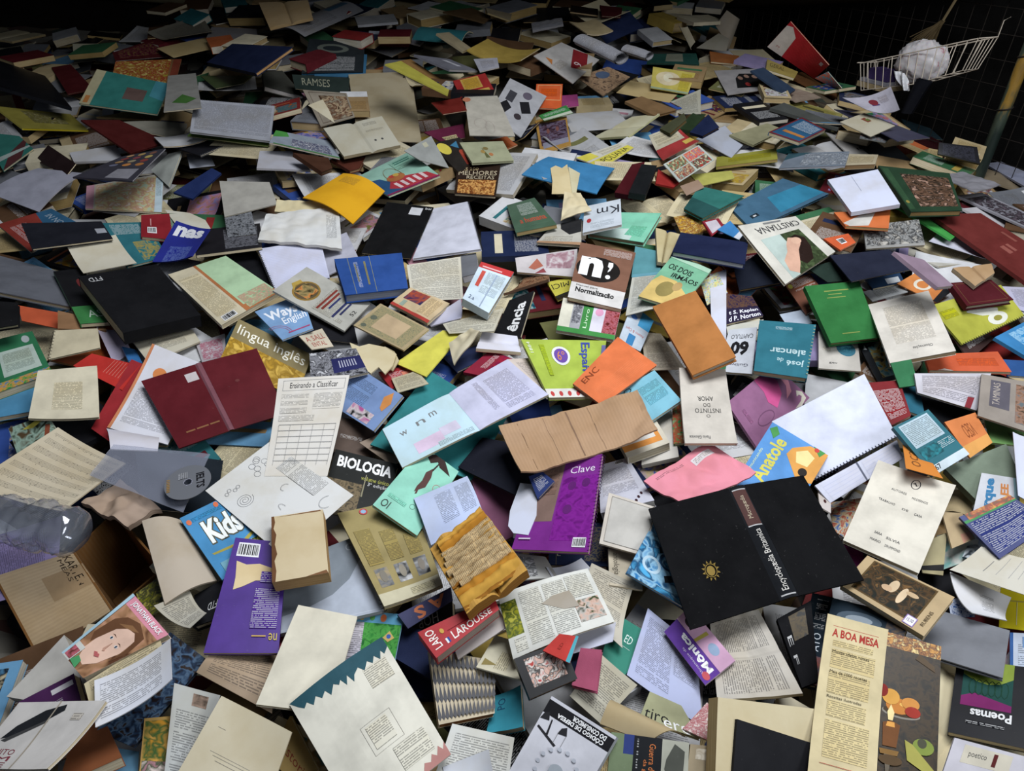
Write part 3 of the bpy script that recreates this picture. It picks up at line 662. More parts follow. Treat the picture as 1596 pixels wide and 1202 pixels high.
# ---- bottom right
B(7,'hb',(1372,982,1467,1008,1459,1250,1352,1228),42,'2a2218','thick torn cookbook showing fruit and a candle on its dark cover',
  [I(.0,.0,1,1,'241c12','3a2c18','1c1810',s=2),I(.1,.9,1,1,'c08a40','5a2c14','d8c080',s=9,sc=5),E(.42,.48,.3,.035,'8a8478'),E(.42,.487,.28,.03,'4a3a28'),E(.38,.52,.2,.05,'c87a18'),E(.45,.535,.06,.012,'e8b040'),E(.62,.51,.05,.012,'c84a2c'),E(.56,.565,.04,.01,'e8b860'),P('5a4a38',.66,.9,.9,.84,.92,.8,.6,.86),E(.25,.57,.14,.05,'d89a28'),E(.56,.55,.14,.04,'d08828'),E(.6,.5,.12,.035,'a02c1c'),E(.12,.6,.08,.04,'8a2018'),
   P('7a4a20',.15,.4,.17,.26,.38,.26,.42,.4,.28,.42),P('f0d890',.23,.42,.21,.47,.26,.52,.32,.47,.3,.42),P('e8a030',.22,.41,.33,.41,.34,.38,.2,.38),E(.78,.3,.16,.05,'7a8a2a'),E(.76,.32,.07,.03,'4a4a38'),P('a09a38',.5,.32,.62,.3,.98,.16,.95,.12,.55,.2),E(.6,.08,.24,.055,'a8241a'),E(.55,.1,.06,.012,'d06850'),P('8a6428',.12,.24,.42,.24,.4,.21,.14,.21),P('6a6050',.2,.21,.32,.21,.28,.1,.36,.04,.14,.04,.24,.1),E(.3,.18,.18,.03,'5a4428')],pages='8c8478')
B(9,'fo',(1288,960,1382,985,1362,1240,1256,1210),2,'c9b88a','long cream jacket flap titled in red lying across the thick torn cookbook',
  [R(.12,.93,.86,.933,'b04030'),T(.12,.86,.88,.915,'A BOA MESA','a82c20',b=.03),X(.15,.8,.8,.84,'c9b88a'),X(.15,.66,.85,.78,'c9b88a'),X(.15,.5,.8,.64,'c9b88a'),X(.18,.36,.78,.46,'c9b88a'),X(.18,.12,.85,.34,'c9b88a'),T(.16,.755,.75,.775,'Muitas ideias novas','2a2418'),T(.16,.625,.75,.645,'Mais de 1000 receitas','2a2418'),T(.16,.47,.7,.487,'Receitas ilustradas','2a2418'),R(.15,.08,.86,.083,'b04030')],c=.008,ct='v')
B(6,'pb',(1298,932,1420,962,1402,1010,1285,988),12,'1c2c38','dark glossy cover with a white glow below the painting book',[E(.4,.55,.3,.22,'4a5a68'),E(.4,.55,.18,.12,'8a96a0'),I(.75,.1,1,.9,'203040','605040')])
B(5,'hb',(1266,924,1300,932,1274,1070,1240,1062),16,'18242e','narrow dark blue book standing left of the long cream jacket flap',[X(.3,.6,.8,.95,'18242e'),I(.0,.0,1,.3,'7a3020','203040'),T(.4,.35,.75,.55,'ATO','c0c8d0',r=90)])
B(6,'hb',(1211,965,1264,936,1276,1062,1250,1072),18,'19191c','black book with small white marks on its spine beside the cream jacket flap',[T(.1,.3,.25,.7,'E F','c8c8c8',r=270),I(.3,.6,.8,.95,'302818','504020','151515')])
B(8,'pb',(1352,866,1488,931,1440,992,1310,912),14,'b0966a','art book with a dark golden figure painting and a price sticker on its cover',
  [R(.1,.1,.84,.96,'5a4420'),I(.12,.13,.82,.93,'14180f','2a2010','4a3418','1c2018','6a4c28',s=4,sc=2.2),E(.45,.6,.05,.16,'d0b48c'),E(.58,.5,.04,.2,'d8bc94'),E(.4,.5,.06,.07,'c8a47c'),E(.66,.62,.07,.05,'ccac80'),R(.74,.02,.86,.22,'8a70a8'),R(.75,.035,.85,.205,'d8d4dc'),T(.765,.08,.835,.16,'15,00','333'),T(.9,.15,.94,.5,'RUBENS','5a4a30',r=90)])
B(7,'hb',(1452,948,1574,983,1563,1057,1438,1018),9,'74767c','plain grey hardcover with a creased corner below the fanned white papers',gl='m',pages='8a8c90')
B(6,'env',(1560,916,1640,925,1640,992,1557,978),3,'cbbb20','yellow paper bag folded over at the right edge, lower right',[R(.0,.66,1,.7,'a89a18'),R(.3,.1,.31,.66,'d8d0a0')],c=.01,ct='h')
B(6,'bk',(1574,986,1640,990,1640,1046,1574,1043),3,'b8c2d4','white card with a blue strip at the right edge below the yellow paper bag',[R(0,0,.08,1,'2a5a9a'),X(.2,.1,.7,.7,'b8c2d4'),R(.3,.6,.8,.9,'6a90c0')])
B(6,'pb',(1655,1180,1477,1141,1492,1026,1660,1048),12,'15151a','black poetry book with a lime, green and magenta picture block, upside down',
  [R(.45,.18,.92,.62,'14443e'),P('7c8f18',.45,0,.92,0,.92,.2,.8,.28,.68,.31,.56,.28,.45,.2),P('7a1a60',.45,.62,.92,.62,.92,.5,.8,.44,.45,.54),[O(.52+.06*i,.36,.03,.1,.008,'0a3a28',8) for i in range(6)],R(0,.72,.3,1,'6c7a18'),T(.44,.65,.82,.76,'Poemas','d8d8d8',b=.03),X(.5,.8,.85,.84,'15151a')])
B(7,'bk',(1488,1150,1645,1192,1610,1302,1450,1262),4,'b8b4bc','pale lilac cover with a cream text panel at the bottom right edge',[R(.12,.7,.6,.95,'c4bca8'),T(.18,.78,.36,.88,'poetico','3a3a3a'),R(.42,.74,.46,.92,'5a1a1a'),I(.3,.2,.9,.6,'8a80b0','b8b4c8')])
B(7,'pg',(1476,898,1571,938,1564,974,1510,962),2,'c6c6ca','white envelope-like sheet with faint pencil writing above the grey hardcover',[X(.5,.3,.75,.8,'c6c6ca')],c=.012,ct='v')
B(7,'pg',(1480,888,1530,861,1645,880,1620,935),1,'c4c0b4','wide printed form with dotted lines at the right edge, above the yellow bag',[R(.3,.7,.7,.71,'777'),R(.3,.55,.9,.555,'999'),R(.3,.4,.9,.405,'999'),R(.35,.3,.9,.305,'999')],c=.015,ct='a')
B(5,'bk',(1478,935,1515,928,1520,962,1482,962),4,'2c4880','small blue patterned cover peeping out below the white envelope-like sheet',[I(0,0,1,1,'20407a','c0c8d8','305a98',sc=6)])
B(5,'bk',(1237,985,1262,980,1260,1015,1235,1010),4,'7a1a6a','magenta cover corner under the spine of the black open book cover')
# ======================================================= middle band, left
B(7,'bk',(59,578,151,570,156,658,44,652),8,'ccc2a6','loose yellowed book page with one block of text and worn edges, left side',[X(.3,.18,.75,.72,'ccc2a6')],c=.02,ct='c')
B(6,'pb',(-50,540,50,516,82,582,-38,625),22,'1f6e44','green schoolbook with a white rounded panel at the left edge',[R(.4,.22,.92,.72,'a8b8ac'),X(.45,.3,.85,.66,'a8b8ac'),E(.85,.86,.06,.08,'a0a8a8'),I(0,0,1,.15,'2f7a9a','c08a40','2a8a4a')])
B(5,'pb',(-10,610,60,598,56,640,-10,652),14,'3f86ac','sky-blue book edge under the green schoolbook at the left edge')
B(6,'bk',(13,668,73,646,90,673,32,722),4,'a8b0a0','picture book cover with a yellow bird and a brown animal, left side',[I(0,0,1,1,'2a3020','90a898','50402c',s=2,sc=1.5),P('c8b820',.3,.8,.75,.95,.9,.85,.55,.7),P('8a4428',.7,.2,.85,.6,.95,.5,.8,.1)])
B(5,'fo',(205,560,262,585,176,692,142,668),3,'96161e','dark red folder holding white papers, left of the maroon open cover')
B(6,'pg',(238,540,318,572,262,697,168,670),5,'c8c8d0','white papers with an orange logo and border under the maroon open cover',[R(0,0,.05,1,'c87a48'),X(.12,.1,.9,.5,'c8c8d0'),E(.35,.72,.12,.07,'d07a30'),R(.25,.58,.9,.62,'c89060')],c=.012,ct='v')
B(7,'pg',(166,668,248,682,246,703,172,700),3,'c4c2cc','curled white sheet edge hanging below the dark red folder',c=.01,ct='k')
B(8,'jk',(220,594,400,543,446,645,279,699),10,'5c101a','maroon open thesis cover with a small white label and faint gold lettering',[R(.36,.84,.44,.96,'c0b8b8') if 0 else R(.33,.78,.43,.9,'bdb4b4'),R(.12,.15,.2,.17,'8a5a34'),R(.215,.15,.32,.17,'8a5a34'),R(.335,.15,.42,.17,'8a5a34'),E(.72,.62,.02,.02,'6a3030')],ink=(.455,.50),sc='7c4a54',gl='g',pages='d0ccc8')
B(7,'pg',(93,671,198,727,100,802,-45,760),3,'c4b8a0','aged sheet of handwritten music on staves, left side',[('R',.05,.04,.96,.94,'c4b8a0','s')],c=.01,ct='u')
B(6,'fo',(210,698,348,718,335,802,222,792),5,'1a222a','black folder under the clear sleeve with the disc')
B(6,'pg',(130,790,190,752,250,792,200,822),12,'a08c7c','crumpled brownish pages above the cardboard box opening',wr=.02,name='crumpled_pages')
B(6,'mg',(280,808,395,752,452,850,346,904),6,'3c8cc0','sky-blue children\'s magazine with big white letters, partly under the drawing sheet',
  [P('2c5a34',.3,.45,.9,.38,.95,.7,.35,.8) if 0 else P('a89c30',.08,.36,.5,.34,.8,.46,.95,.7,.98,.69,.84,.43,.52,.3,.1,.33),T(.15,.45,.62,.82,'Kids','5a5a48',b=.09),T(.16,.47,.61,.81,'Kids','f0f4f0',b=.04),X(.1,.86,.5,.92,'3c8cc0'),E(.06,.88,.03,.04,'e07040'),E(.45,.95,.03,.04,'e07040'),I(.45,.05,.98,.3,'2a3a20','c8c850','c8a090',s=2,sc=4),R(.1,.02,.42,.2,'6aa4b8')])
B(8,'pg',(320,765,425,685,551,772,442,868),1,'cdcdcb','white colouring sheet with an outlined snail and flowers, left of centre',
  [SP(.34,.8,.1,.006,'4a4a4e',3) if 0 else SP(.2,.66,.1,.005,'5a5a60',3),[O(.62+.09*math.cos(k),.86+.07*math.sin(k*1.7),.035,.03,.004,'6a6a70',10) for k in range(7)],[O(.12+.05*k,.82+.02*math.sin(k*2),.02,.016,.004,'6a6a70',8) for k in range(4)],X(.72,.25,.95,.72,'cdcdcb'),O(.6,.5,.05,.03,.004,'77777c',12,0,.6),O(.75,.12,.09,.05,.004,'77777c',14,.1,.7),O(.4,.35,.03,.05,.004,'77777c',10,0,.5)])
B(9,'pg',(437,600,547,594,510,742,412,742),1,'cfcbc4','sheet titled Ensinando a Classificar with text columns and an empty table',
  [FR(.08,.86,.96,.97,.006,.004,'888'),T(.18,.885,.86,.945,'Ensinando a Classificar','3a3a3e'),X(.08,.62,.47,.82,'cfcbc4'),X(.55,.66,.95,.82,'cfcbc4'),X(.08,.54,.6,.6,'cfcbc4'),[R(.1,.5-.06*k,.95,.504-.06*k,'8a8a8a') for k in range(7)],[R(.1+.17*k,.1,.104+.17*k,.5,'8a8a8a') for k in range(6)]],c=.02,ct='V')
B(7,'pb',(551,568,628,617,582,672,503,622),8,'7894c4','light blue booklet with a red spine strip and a small portrait of a woman',[R(0,0,.08,1,'b83a4c'),X(.15,.3,.6,.85,'7894c4'),I(.45,.04,.85,.3,'181818','d0c8c8','b05a90',s=2,sc=1.3),P('d88a38',.78,.75,.86,.95,.94,.7,.9,.45,.84,.5)])
B(6,'pb',(523,700,621,724,596,812,500,790),22,'1c1e1c','black biology textbook with a white title and a dry grass picture',
  [T(.08,.72,.94,.92,'BIOLOGIA','e8e8e8',b=.035),T(.5,.58,.94,.65,'volume único','b8b840'),T(.62,.49,.94,.56,'3ª edição','d8d8d8'),I(0,0,.55,.5,'2a2820','7a6a50','3a3428',s=3,sc=3),P('8a8468',.56,.3,.585,.3,.575,.68,.56,.68)])
B(5,'pb',(528,650,604,662,580,718,520,700),12,'5a4a40','brown cover showing between the Classificar sheet and the teal folder',[X(.1,.4,.6,.5,'5a4a40')])
B(5,'pg',(560,690,640,655,690,700,610,725),1,'8f8072','beige sheet tucked under the lower left edge of the teal folder')
B(6,'fo',(670,578,790,650,735,748,577,693),5,'127a7c','large teal folder beneath the pale map spread')
B(8,'op',(596,669,791,560,855,615,627,729),7,'b4cdd8','pale blue printed map spread lying open on the teal folder',
  [P('d4b8d0',.25,.22,.42,.3,.42,.42,.26,.36) if 0 else R(.12,.1,.3,.35,'d0b8d0'),R(.3,.2,.42,.4,'c8c0d4'),T(.08,.62,.13,.72,'w','777'),T(.2,.66,.26,.76,'n','777'),T(.3,.7,.35,.8,'m','777'),X(.25,.05,.48,.14,'b4cdd8'),R(.505,0,1,1,'b8b8d0'),X(.66,.2,.7,.9,'b8b8d0'),X(.74,.1,.94,.85,'b8b8d0')],ink='2a7a8a')
B(7,'pg',(791,560,862,556,915,607,853,622),2,'c0b4ac','pale pink-beige page with columns right of the map spread',[X(.1,.1,.4,.9,'c0b4ac'),X(.5,.1,.9,.9,'c0b4ac')])
B(6,'bk',(770,600,850,600,860,652,800,660),5,'243a78','dark blue edged cover under the right end of the map spread')
B(7,'pb',(660,695,715,735,650,835,581,787),8,'82c8b0','mint green cover with a small brown bird and a dark nest',[P('5a3c38',.42,.72,.5,.82,.58,.7,.6,.55,.52,.48,.46,.42,.44,.5,.46,.6),P('3a2c28',.2,.92,.35,1,.62,1,.9,.86,.6,.88,.5,.93,.38,.86),O(.8,.62,.07,.045,.01,'b06a68',16),T(.08,.05,.25,.15,'OI','3a3a38'),O(.62,.25,.05,.03,.006,'4a5a50',14),X(.1,.19,.5,.24,'82c8b0'),P('5a3c38',.46,.5,.5,.4,.53,.42,.5,.5),P('3a2c28',.5,.8,.54,.95,.57,.95,.53,.78)])
B(8,'pg',(645,777,728,742,753,800,672,850),1,'b4c0de','pale blue page with two columns of verse right of the ochre back cover',[X(.32,.2,.62,.85,'b4c0de'),X(.7,.2,.95,.85,'b4c0de')],c=.012,ct='k')
B(5,'fo',(733,742,802,768,800,836,768,852),4,'7e4a66','dusty pink cover showing between pale blue page and purple notebook')
B(7,'fo',(752,682,850,700,812,776,714,728),4,'181a26','plain black folder below the map spread')
B(9,'cb',(777,670,992,614,1023,679,812,747),5,'a4866a','torn strip of brown corrugated cardboard in the middle of the heap',[('R',.12,.03,.125,.97,'7a5c40','m'),('R',.3,.03,.304,.97,'8a6c50','m'),('R',.46,.03,.47,.97,'80624a','m'),('R',.62,.03,.625,.97,'8a6c50','m')],wr=.010,c=.012,ct='u')
B(7,'pb',(930,625,996,611,1044,690,978,714),22,'c4bca8','thick cream book framed in orange with the torn cardboard strip on it',[R(.0,.08,.9,.92,'d08424'),R(.0,.17,.8,.83,'c8c4bc')],pages='b4ac98')
B(6,'pg',(1000,645,1045,633,1058,712,1000,725),12,'c0bcb4','stack of white papers right of the orange framed book',[])
B(7,'pb',(962,612,1020,577,1062,624,1004,664),8,'72b4c8','cyan pamphlet with black rotated lettering right of the orange plastic folder',[T(.1,.5,.3,.95,'OI OH','2a3a40',r=270),X(.4,.3,.9,.8,'72b4c8')])
B(8,'bk',(1149,694,1067,694,1058,576,1130,578),8,'bcb4a8','worn grey-white booklet titled O Instinto do Amor, upside down',[T(.4,.28,.6,.34,'O','2a2a2a') if 0 else T(.44,.62,.52,.66,'O','2a2a2a'),T(.22,.54,.74,.6,'INSTINTO','2a2a2a'),T(.42,.47,.56,.52,'DO','2a2a2a'),T(.34,.38,.66,.44,'AMOR','2a2a2a'),T(.5,.9,.9,.94,'Flavio Gikovate','555')],c=.006,ct='v')
B(6,'pb',(1047,630,1070,625,1072,690,1050,692),8,'4a7a50','green and red picture cover edge left of the worn grey-white booklet',[I(0,0,1,1,'3a8a50','b03a30','70a070',sc=4)])
B(7,'pb',(1133,628,1206,567,1262,620,1180,698),8,'8e5c80','mauve book with a pink and white swirl on its cover',[P('c84a88',.5,1,.75,1,.8,.7,.7,.45,.5,.3,.45,.5,.5,.7),P('d8889c',.78,1,.95,1,.98,.6,.85,.35,.7,.3,.85,.5,.88,.75),P('ccc4b4',.85,.2,.92,.3,.98,.2,.95,.05,.8,.0,.7,.05,.85,.08,.92,.14,.9,.2),X(.1,.4,.14,.7,'8e5c80'),O(.3,.3,.12,.1,.01,'74486a',16)],c=.012,ct='h')
B(6,'env',(1003,752,1105,690,1178,738,1076,796),4,'cf8492','crumpled pink paper folder with a small white address label',[R(.74,.62,.98,.72,'cfc8cc') if 0 else R(.6,.72,.88,.86,'ccc6c8'),X(.62,.74,.86,.84,'ccc6c8'),X(.1,.85,.5,.9,'cf8492')],wr=.012,name='paper_folder',cat='folder')
B(9,'bk',(1143,754,1204,658,1291,710,1236,802),5,'4a8ac8','blue picture book with a yellow animal and palm leaves, right of the pink folder',
  [T(.18,.62,.85,.86,'Anatole','c8c030',b=.03),T(.2,.9,.6,.95,'Comunicando','c8d8a0'),P('d09030',.5,0,.42,.2,.6,.42,.7,.55,.82,.52,.98,.3,1,0),P('d8c880',.68,.18,.66,.36,.8,.44,.9,.3,.85,.15),E(.58,.2,.06,.07,'2a2420'),P('3a8a40',.8,.85,.9,.98,.98,.9,.9,.8),P('3a8a40',.9,.1,1,.25,1,.05),E(.97,.18,.03,.04,'c03a30'),P('c0a830',.4,0,.3,.1,.45,.25,.52,.1)])
B(8,'nb',(1269,748,1203,657,1347,583,1398,680),4,'ccd0e2','large blank white page of an open spiral notebook, right of centre',None,gl='m',pages='d0d2dc',ink='50546a',name='spiral_notebook')
B(7,'bk',(1270,757,1398,686,1408,714,1294,784),6,'bfc1d2','lined diary page showing below the large blank spiral notebook page',[('R',.05,.05,.48,.9,'bfc1d2','l'),('R',.55,.05,.95,.9,'bfc1d2','l'),R(.49,0,.51,1,'5a5e70')],name='diary')
B(8,'bk',(1369,717,1487,762,1432,894,1314,842),10,'cfc8b8','worn off-white typescript cover with a circled emblem and handwritten lines',
  [O(.56,.87,.05,.05,.012,'3a3a3c',16),P('3a3a3c',.52,.87,.55,.89,.58,.86,.6,.88,.59,.86,.57,.85,.55,.87),T(.3,.72,.5,.745,'AUTORES','4a4a4c'),T(.58,.7,.78,.725,'MODERNOS','4a4a4c'),T(.2,.56,.42,.585,'TRABALHO','4a4a4c'),T(.52,.55,.6,.57,'DE','4a4a4c'),T(.68,.54,.78,.565,'CASA','4a4a4c'),T(.32,.2,.42,.225,'SARA','4a4a4c'),T(.48,.19,.66,.215,'SILVIA','4a4a4c'),T(.3,.12,.44,.145,'MARIO','4a4a4c'),T(.5,.11,.7,.135,'DRUMMOND','4a4a4c')],c=.012,ct='a')
B(8,'pb',(1392,666,1447,638,1511,708,1455,742),12,'1f6470','teal book with a pale text box on its upper half and a white lower strip',[R(.1,.5,.9,.96,'a8bcc8'),X(.13,.53,.87,.94,'a8bcc8'),I(.1,.25,.6,.46,'1a3a40','2a7a84',s=3),X(.6,.3,.95,.44,'1f6470'),R(0,0,1,.14,'b8c6cc'),T(.1,.04,.3,.13,'167','2a2a2a',b=.02)])
B(6,'pb',(1347,597,1402,593,1420,648,1390,663),10,'78161c','dark red back cover with lines of pale text right of the blank notebook page',[X(.1,.1,.9,.8,'78161c')])
B(5,'pb',(1400,590,1432,600,1442,650,1412,640),8,'1c5c70','dark teal cover edge beside the dark red back cover')
B(7,'bk',(1472,658,1520,643,1547,690,1512,714),4,'cd7430','orange booklet with thin curly line lettering, upside down, right side',[T(.35,.4,.7,.8,'VSEO','8a4418',r=180),R(.0,.0,1,.3,'d09038')])
B(6,'pg',(1407,693,1440,702,1470,746,1412,730),1,'bc7634','orange handwritten paper under the teal book with pale text box',[T(.2,.2,.5,.8,'oca','7a4818',r=90)])
B(6,'hb',(1472,730,1568,692,1592,746,1522,780),24,'74826f','grey-green cloth hardcover with cream page edges, right side',pages='b0a890')
B(5,'bk',(1535,655,1600,668,1640,700,1545,690),4,'6a9a50','light green cover with a small drawing right of the orange booklet',[I(.4,.2,.8,.6,'303830','7aa060')])
B(7,'bk',(1530,583,1640,602,1640,686,1524,648),5,'8a8076','grey-brown cover with a landscape photo at the right edge',[I(.5,.1,1,.9,'40382e','8a6a58','5a6468',s=2),R(.14,.3,.42,.9,'56525c'),T(.18,.35,.28,.85,'TAMINAS','a89c90',r=90)])
B(8,'pg',(1575,677,1640,690,1640,790,1583,776),2,'c4c8da','blank bluish-white sheet at the right edge',c=.01,ct='u')
B(7,'bk',(1517,796,1530,737,1586,746,1592,806),4,'c0c2c8','white book cover with large blue rotated letters at the right side',[T(.15,.55,.9,.8,'rque','2a78a8',b=.05),T(.5,.25,.8,.45,'EE','c87a30',b=.04),R(.0,.0,1,.12,'8ab0b8')])
B(9,'mg',(1495,806,1573,771,1640,815,1558,871),9,'2a3470','plastic CD case with a track list on dark blue and an orange picture strip',[X(.05,.08,.95,.8,'2a3470'),R(0,.82,1,.88,'3a8a50'),I(.1,.86,1,1,'c08a30','903a20','404a28',s=4,sc=3),BC(.55,.0,.8,.1) if 0 else BC(.72,.02,.95,.14)],name='cd_case',cat='disc case',gl='g',pages='8890a0')
B(5,'bk',(1476,768,1520,770,1512,806,1466,800),3,'a8946c','crumpled beige cover between typescript cover and grey-green hardcover',c=.01,ct='h')
B(6,'bk',(1468,798,1500,800,1520,840,1484,855),4,'b09870','tan cover with a pinkish foot-like shape right of the typescript cover',[P('c08a70',.5,0,.9,.1,.9,.3,.5,.3)])
B(5,'mg',(1460,835,1530,815,1520,870,1470,888),4,'7ab0a8','beach scene cover in turquoise and white right of the typescript cover',[I(0,0,1,1,'6ab4b0','d8d8d0','80b8b0',s=2,sc=1.2)])
B(5,'mg',(1515,835,1570,848,1560,880,1500,868),4,'4a90b4','blue and white swirl cover under the plastic CD case',[I(0,0,1,1,'3a88b8','d0d8dc','404850',s=6,sc=1.5)])
B(5,'bk',(1430,850,1476,830,1470,897,1438,893),6,'a09468','beige cover with a dark band at the lower right of the typescript cover',[R(0,.1,1,.25,'222')])
B(6,'bk',(1290,784,1346,776,1322,842,1300,828),4,'b89a70','cream cover with red and blue swirling lettering between black cover and typescript',[I(0,0,1,1,'c0a880','a83428','c8b890','3a60a0',s=1,sc=2.5)])
B(6,'pg',(1275,765,1295,772,1295,800,1278,790),3,'b8b0ac','white card corner with a dark dot right of the black open book cover',[E(.5,.5,.12,.1,'401a1a')],name='card')
B(6,'hb',(1312,848,1345,862,1350,885,1318,880),8,'5a1448','dark magenta book corner between the black open cover and the painting book')
# encyclopedia
B(9,'jk',(1011,793,1252,741,1347,904,1076,981),16,'0e0e10','large black encyclopedia cover lying open face down, with a brown spine panel and gold emblem',
  [E(.21,.36,.022,.04,'8a7020'),[P('8a7020',.21+.035*math.cos(a),.36+.06*math.sin(a),.21+.05*math.cos(a+.12),.36+.085*math.sin(a+.12),.21+.038*math.cos(a+.3),.36+.065*math.sin(a+.3)) for a in [k*.52 for k in range(12)]],O(.21,.36,.03,.05,.004,'8a7020',16),
   R(.506,.62,.59,.96,'4a2e2a'),R(.506,.955,.59,.965,'a8a8a8'),R(.506,.61,.59,.62,'a8a8a8'),T(.53,.68,.565,.9,'Micropædia','a89a80',r=90),T(.525,.06,.575,.58,'Encyclopædia Britannica','c8c4bc',r=90),R(.506,.02,.59,.03,'a8a8a8')],ink=(.50,.595),sc='15171b',gl='c',pages='b0a890')
# CD magazine etc
B(7,'mg',(1018,815,1080,868,1068,948,976,893),5,'3f84b4','light blue computer magazine showing discs, tucked under the black open cover',[I(0,0,1,.85,'2c6ea4','8ab4cc','1c4468','50a0cc',s=2,sc=1.3),O(.3,.35,.12,.1,.05,'a8c4d4',20),O(.55,.55,.12,.1,.05,'204060',20),P('16181c',.55,.3,.7,.4,.75,.3,.6,.2),P('16181c',.3,.7,.42,.8,.48,.7,.36,.62)])
B(6,'pb',(932,726,978,713,1020,780,936,800),20,'bcbcc8','white back cover with small print and three dark ovals right of the purple notebook',[X(.08,.3,.85,.85,'bcbcc8'),E(.85,.2,.025,.03,'3a2028'),E(.77,.14,.025,.03,'3a2028'),E(.7,.08,.025,.03,'3a2028'),BC(.55,.9,.8,.98)],pages='b8b8b8')
B(7,'bk',(949,768,1026,792,1002,866,934,847),7,'b8aea0','grey-beige card cover with a thin dashed border left of the black open cover',[FR(.08,.06,.97,.95,.006,.006,'4a443c'),R(.09,.07,.96,.94,'b4b0a8')])
B(5,'hb',(857,815,951,815,948,883,855,880),24,'1b2540','ornate navy hardcover with gold tooling under the purple notebook',[I(.6,.1,.98,.9,'1b2540','1b2540','6a6048','1b2540',s=3,sc=7),R(.12,.0,.13,1,'6a6048'),T(.14,.2,.2,.3,'L','a8a088')])
B(6,'bk',(948,855,992,862,1002,920,950,912),4,'b8ac94','cream cover with a small red flower under the dashed border card',[E(.8,.55,.1,.12,'b84a40'),T(.1,.3,.35,.9,'antologia','4a4438',r=270)])
B(7,'nb',(840,726,939,708,917,861,797,856),9,'7a2488','purple spiral notebook with a brown panel and the word Clave',
  [R(.0,.3,.44,1,'7c6258'),R(.0,.98,1,1,'7a2488'),I(.47,.1,.98,.78,'6a1c78','7a2488','5c1868',s=1,sc=2),E(.62,.68,.06,.05,'5c1868'),E(.82,.7,.06,.05,'5c1868'),E(.62,.42,.06,.05,'5c1868'),T(.55,.82,.92,.9,'Clave','d8c8dc'),X(.05,.6,.4,.95,'7c6258'),BC(.78,.04,.95,.13),T(.06,.09,.25,.13,'SANTILLANA','d0c0d4') if 0 else R(.06,.1,.22,.115,'d0c0d4')],sp=2,ink='40184a',gl='g')
B(8,'poly',(811,753,830,755,837,772,836,803,823,834,800,831,792,820,795,796),1.5,'c4c8d8','folded white paper tag lying on the purple spiral notebook')
B(8,'bk',(824,743,845,735,864,750,838,778),6,'26366c','small dark blue card on the brown panel of the purple notebook',[X(.2,.2,.8,.8,'26366c')])
B(5,'pg',(800,862,850,868,870,900,795,905),3,'a8a8a4','sheet with grey drawing below the purple spiral notebook',[I(.1,.1,.6,.9,'c0c0c0','555','b0b0b0')])
B(5,'pg',(850,890,905,876,950,925,880,940),2,'bfc3cf','plain pale sheet beneath the grey-beige dashed card',c=.01,ct='u')
# crumpled yellow book
B(9,'op',(671,857,750,793,823,892,728,958),24,'b48a44','waterlogged old book lying open with stiff crumpled yellow pages',[X(.05,.15,.4,.5,'b48a44'),X(.55,.1,.72,.9,'b48a44'),X(.78,.1,.95,.9,'b48a44')],wr=.016,pages='9a6c30',ink='a8843c',name='open_book')
# ======================================================= middle band
B(8,'bx',(313,491,192,519,122,431,244,412),38,'131316','large black box file with small white letters, left of centre',[T(.76,.06,.92,.13,'FTD','c0c0c0')],gl='m')
B(7,'pb',(83,423,130,418,172,502,125,505),12,'19191c','black and green book with a red emblem, left of the black box file',[R(0,0,1,.3,'2e7d3a'),T(.4,.1,.9,.22,'AS','b8ccb8'),E(.65,.72,.1,.08,'6a2424')],sc='2e7d3a')
B(6,'hb',(-25,392,90,423,112,478,-25,450),14,'5e6068','wide grey hardcover at the left edge, left of the black and green book',pages='a89c84')
B(7,'pg',(105,387,181,370,214,414,131,430),2,'c6c0ae','blank cream page above the black box file',c=.01,ct='v')
B(8,'env',(278,347,330,360,302,402,241,411),5,'28308a','folded royal blue packet with white lettering and an opened white flap',[T(.1,.66,.9,.92,'nas','e8e8ec',b=.05),I(.2,.0,.8,.4,'28308a','5868a8','28308a',s=1)],name='paper_packet',cat='packet',c=.01,ct='u')
B(9,'poly',(257,327,296,332,320,343,330,359,300,356,272,347),1.5,'d0ccbc','opened cream flap above the royal blue packet')
B(7,'pb',(220,335,264,333,270,374,220,369),12,'8a1822','small red back cover with a bar code left of the royal blue packet',[BC(.2,.2,.5,.45),R(.3,.5,.34,.8,'c08080')])
B(6,'pb',(150,348,228,346,262,400,198,416),8,'1e6a74','teal cover with a golden animal picture below the small red back cover',[I(.45,.05,.95,.5,'1e6a74','9a8a48','1e6a74',s=4,sc=2),X(.2,.7,.8,.95,'1e6a74')])
B(7,'fo',(33,348,158,345,176,372,50,388),7,'1b1c24','long black folder with a pale label, upper left of the black box file',[R(.85,.35,.98,.6,'9a9ca4')])
B(6,'pb',(80,325,126,350,48,393,-4,350),8,'265a7c','book cover half blue and half brick red left of the long black folder',[P('8a3024',0,0,1,0,1,.45,0,.7),T(.2,.75,.8,.88,'IN NOM','9aa8b4'),X(.2,.1,.8,.4,'8a3024')])
B(7,'mg',(135,290,255,270,252,331,133,325),6,'c0b8a8','children\'s magazine with pale figures and a pink left edge, upper left',[I(.12,.0,.9,.95,'b8c8b0','d0c090','c09478','d8d0c0',s=3,sc=1.5),R(0,0,.1,1,'c890a0'),R(.9,0,1,.9,'c0d4dc'),X(.91,.4,.98,.85,'c0d4dc')])
B(7,'pb',(262,428,352,399,435,455,345,507),14,'c8bc9c','cream recipe book back with a green panel, flowers and orange border',[R(.05,.3,.12,.7,'c8bc9c') if 0 else R(.42,.0,1,1,'b06a34'),R(.47,.1,1,1,'a4c498'),I(.5,.02,.98,.25,'a4c498','b8907c','88a880',s=2,sc=4),X(.05,.12,.38,.85,'c8bc9c'),BC(.08,.02,.3,.1)])
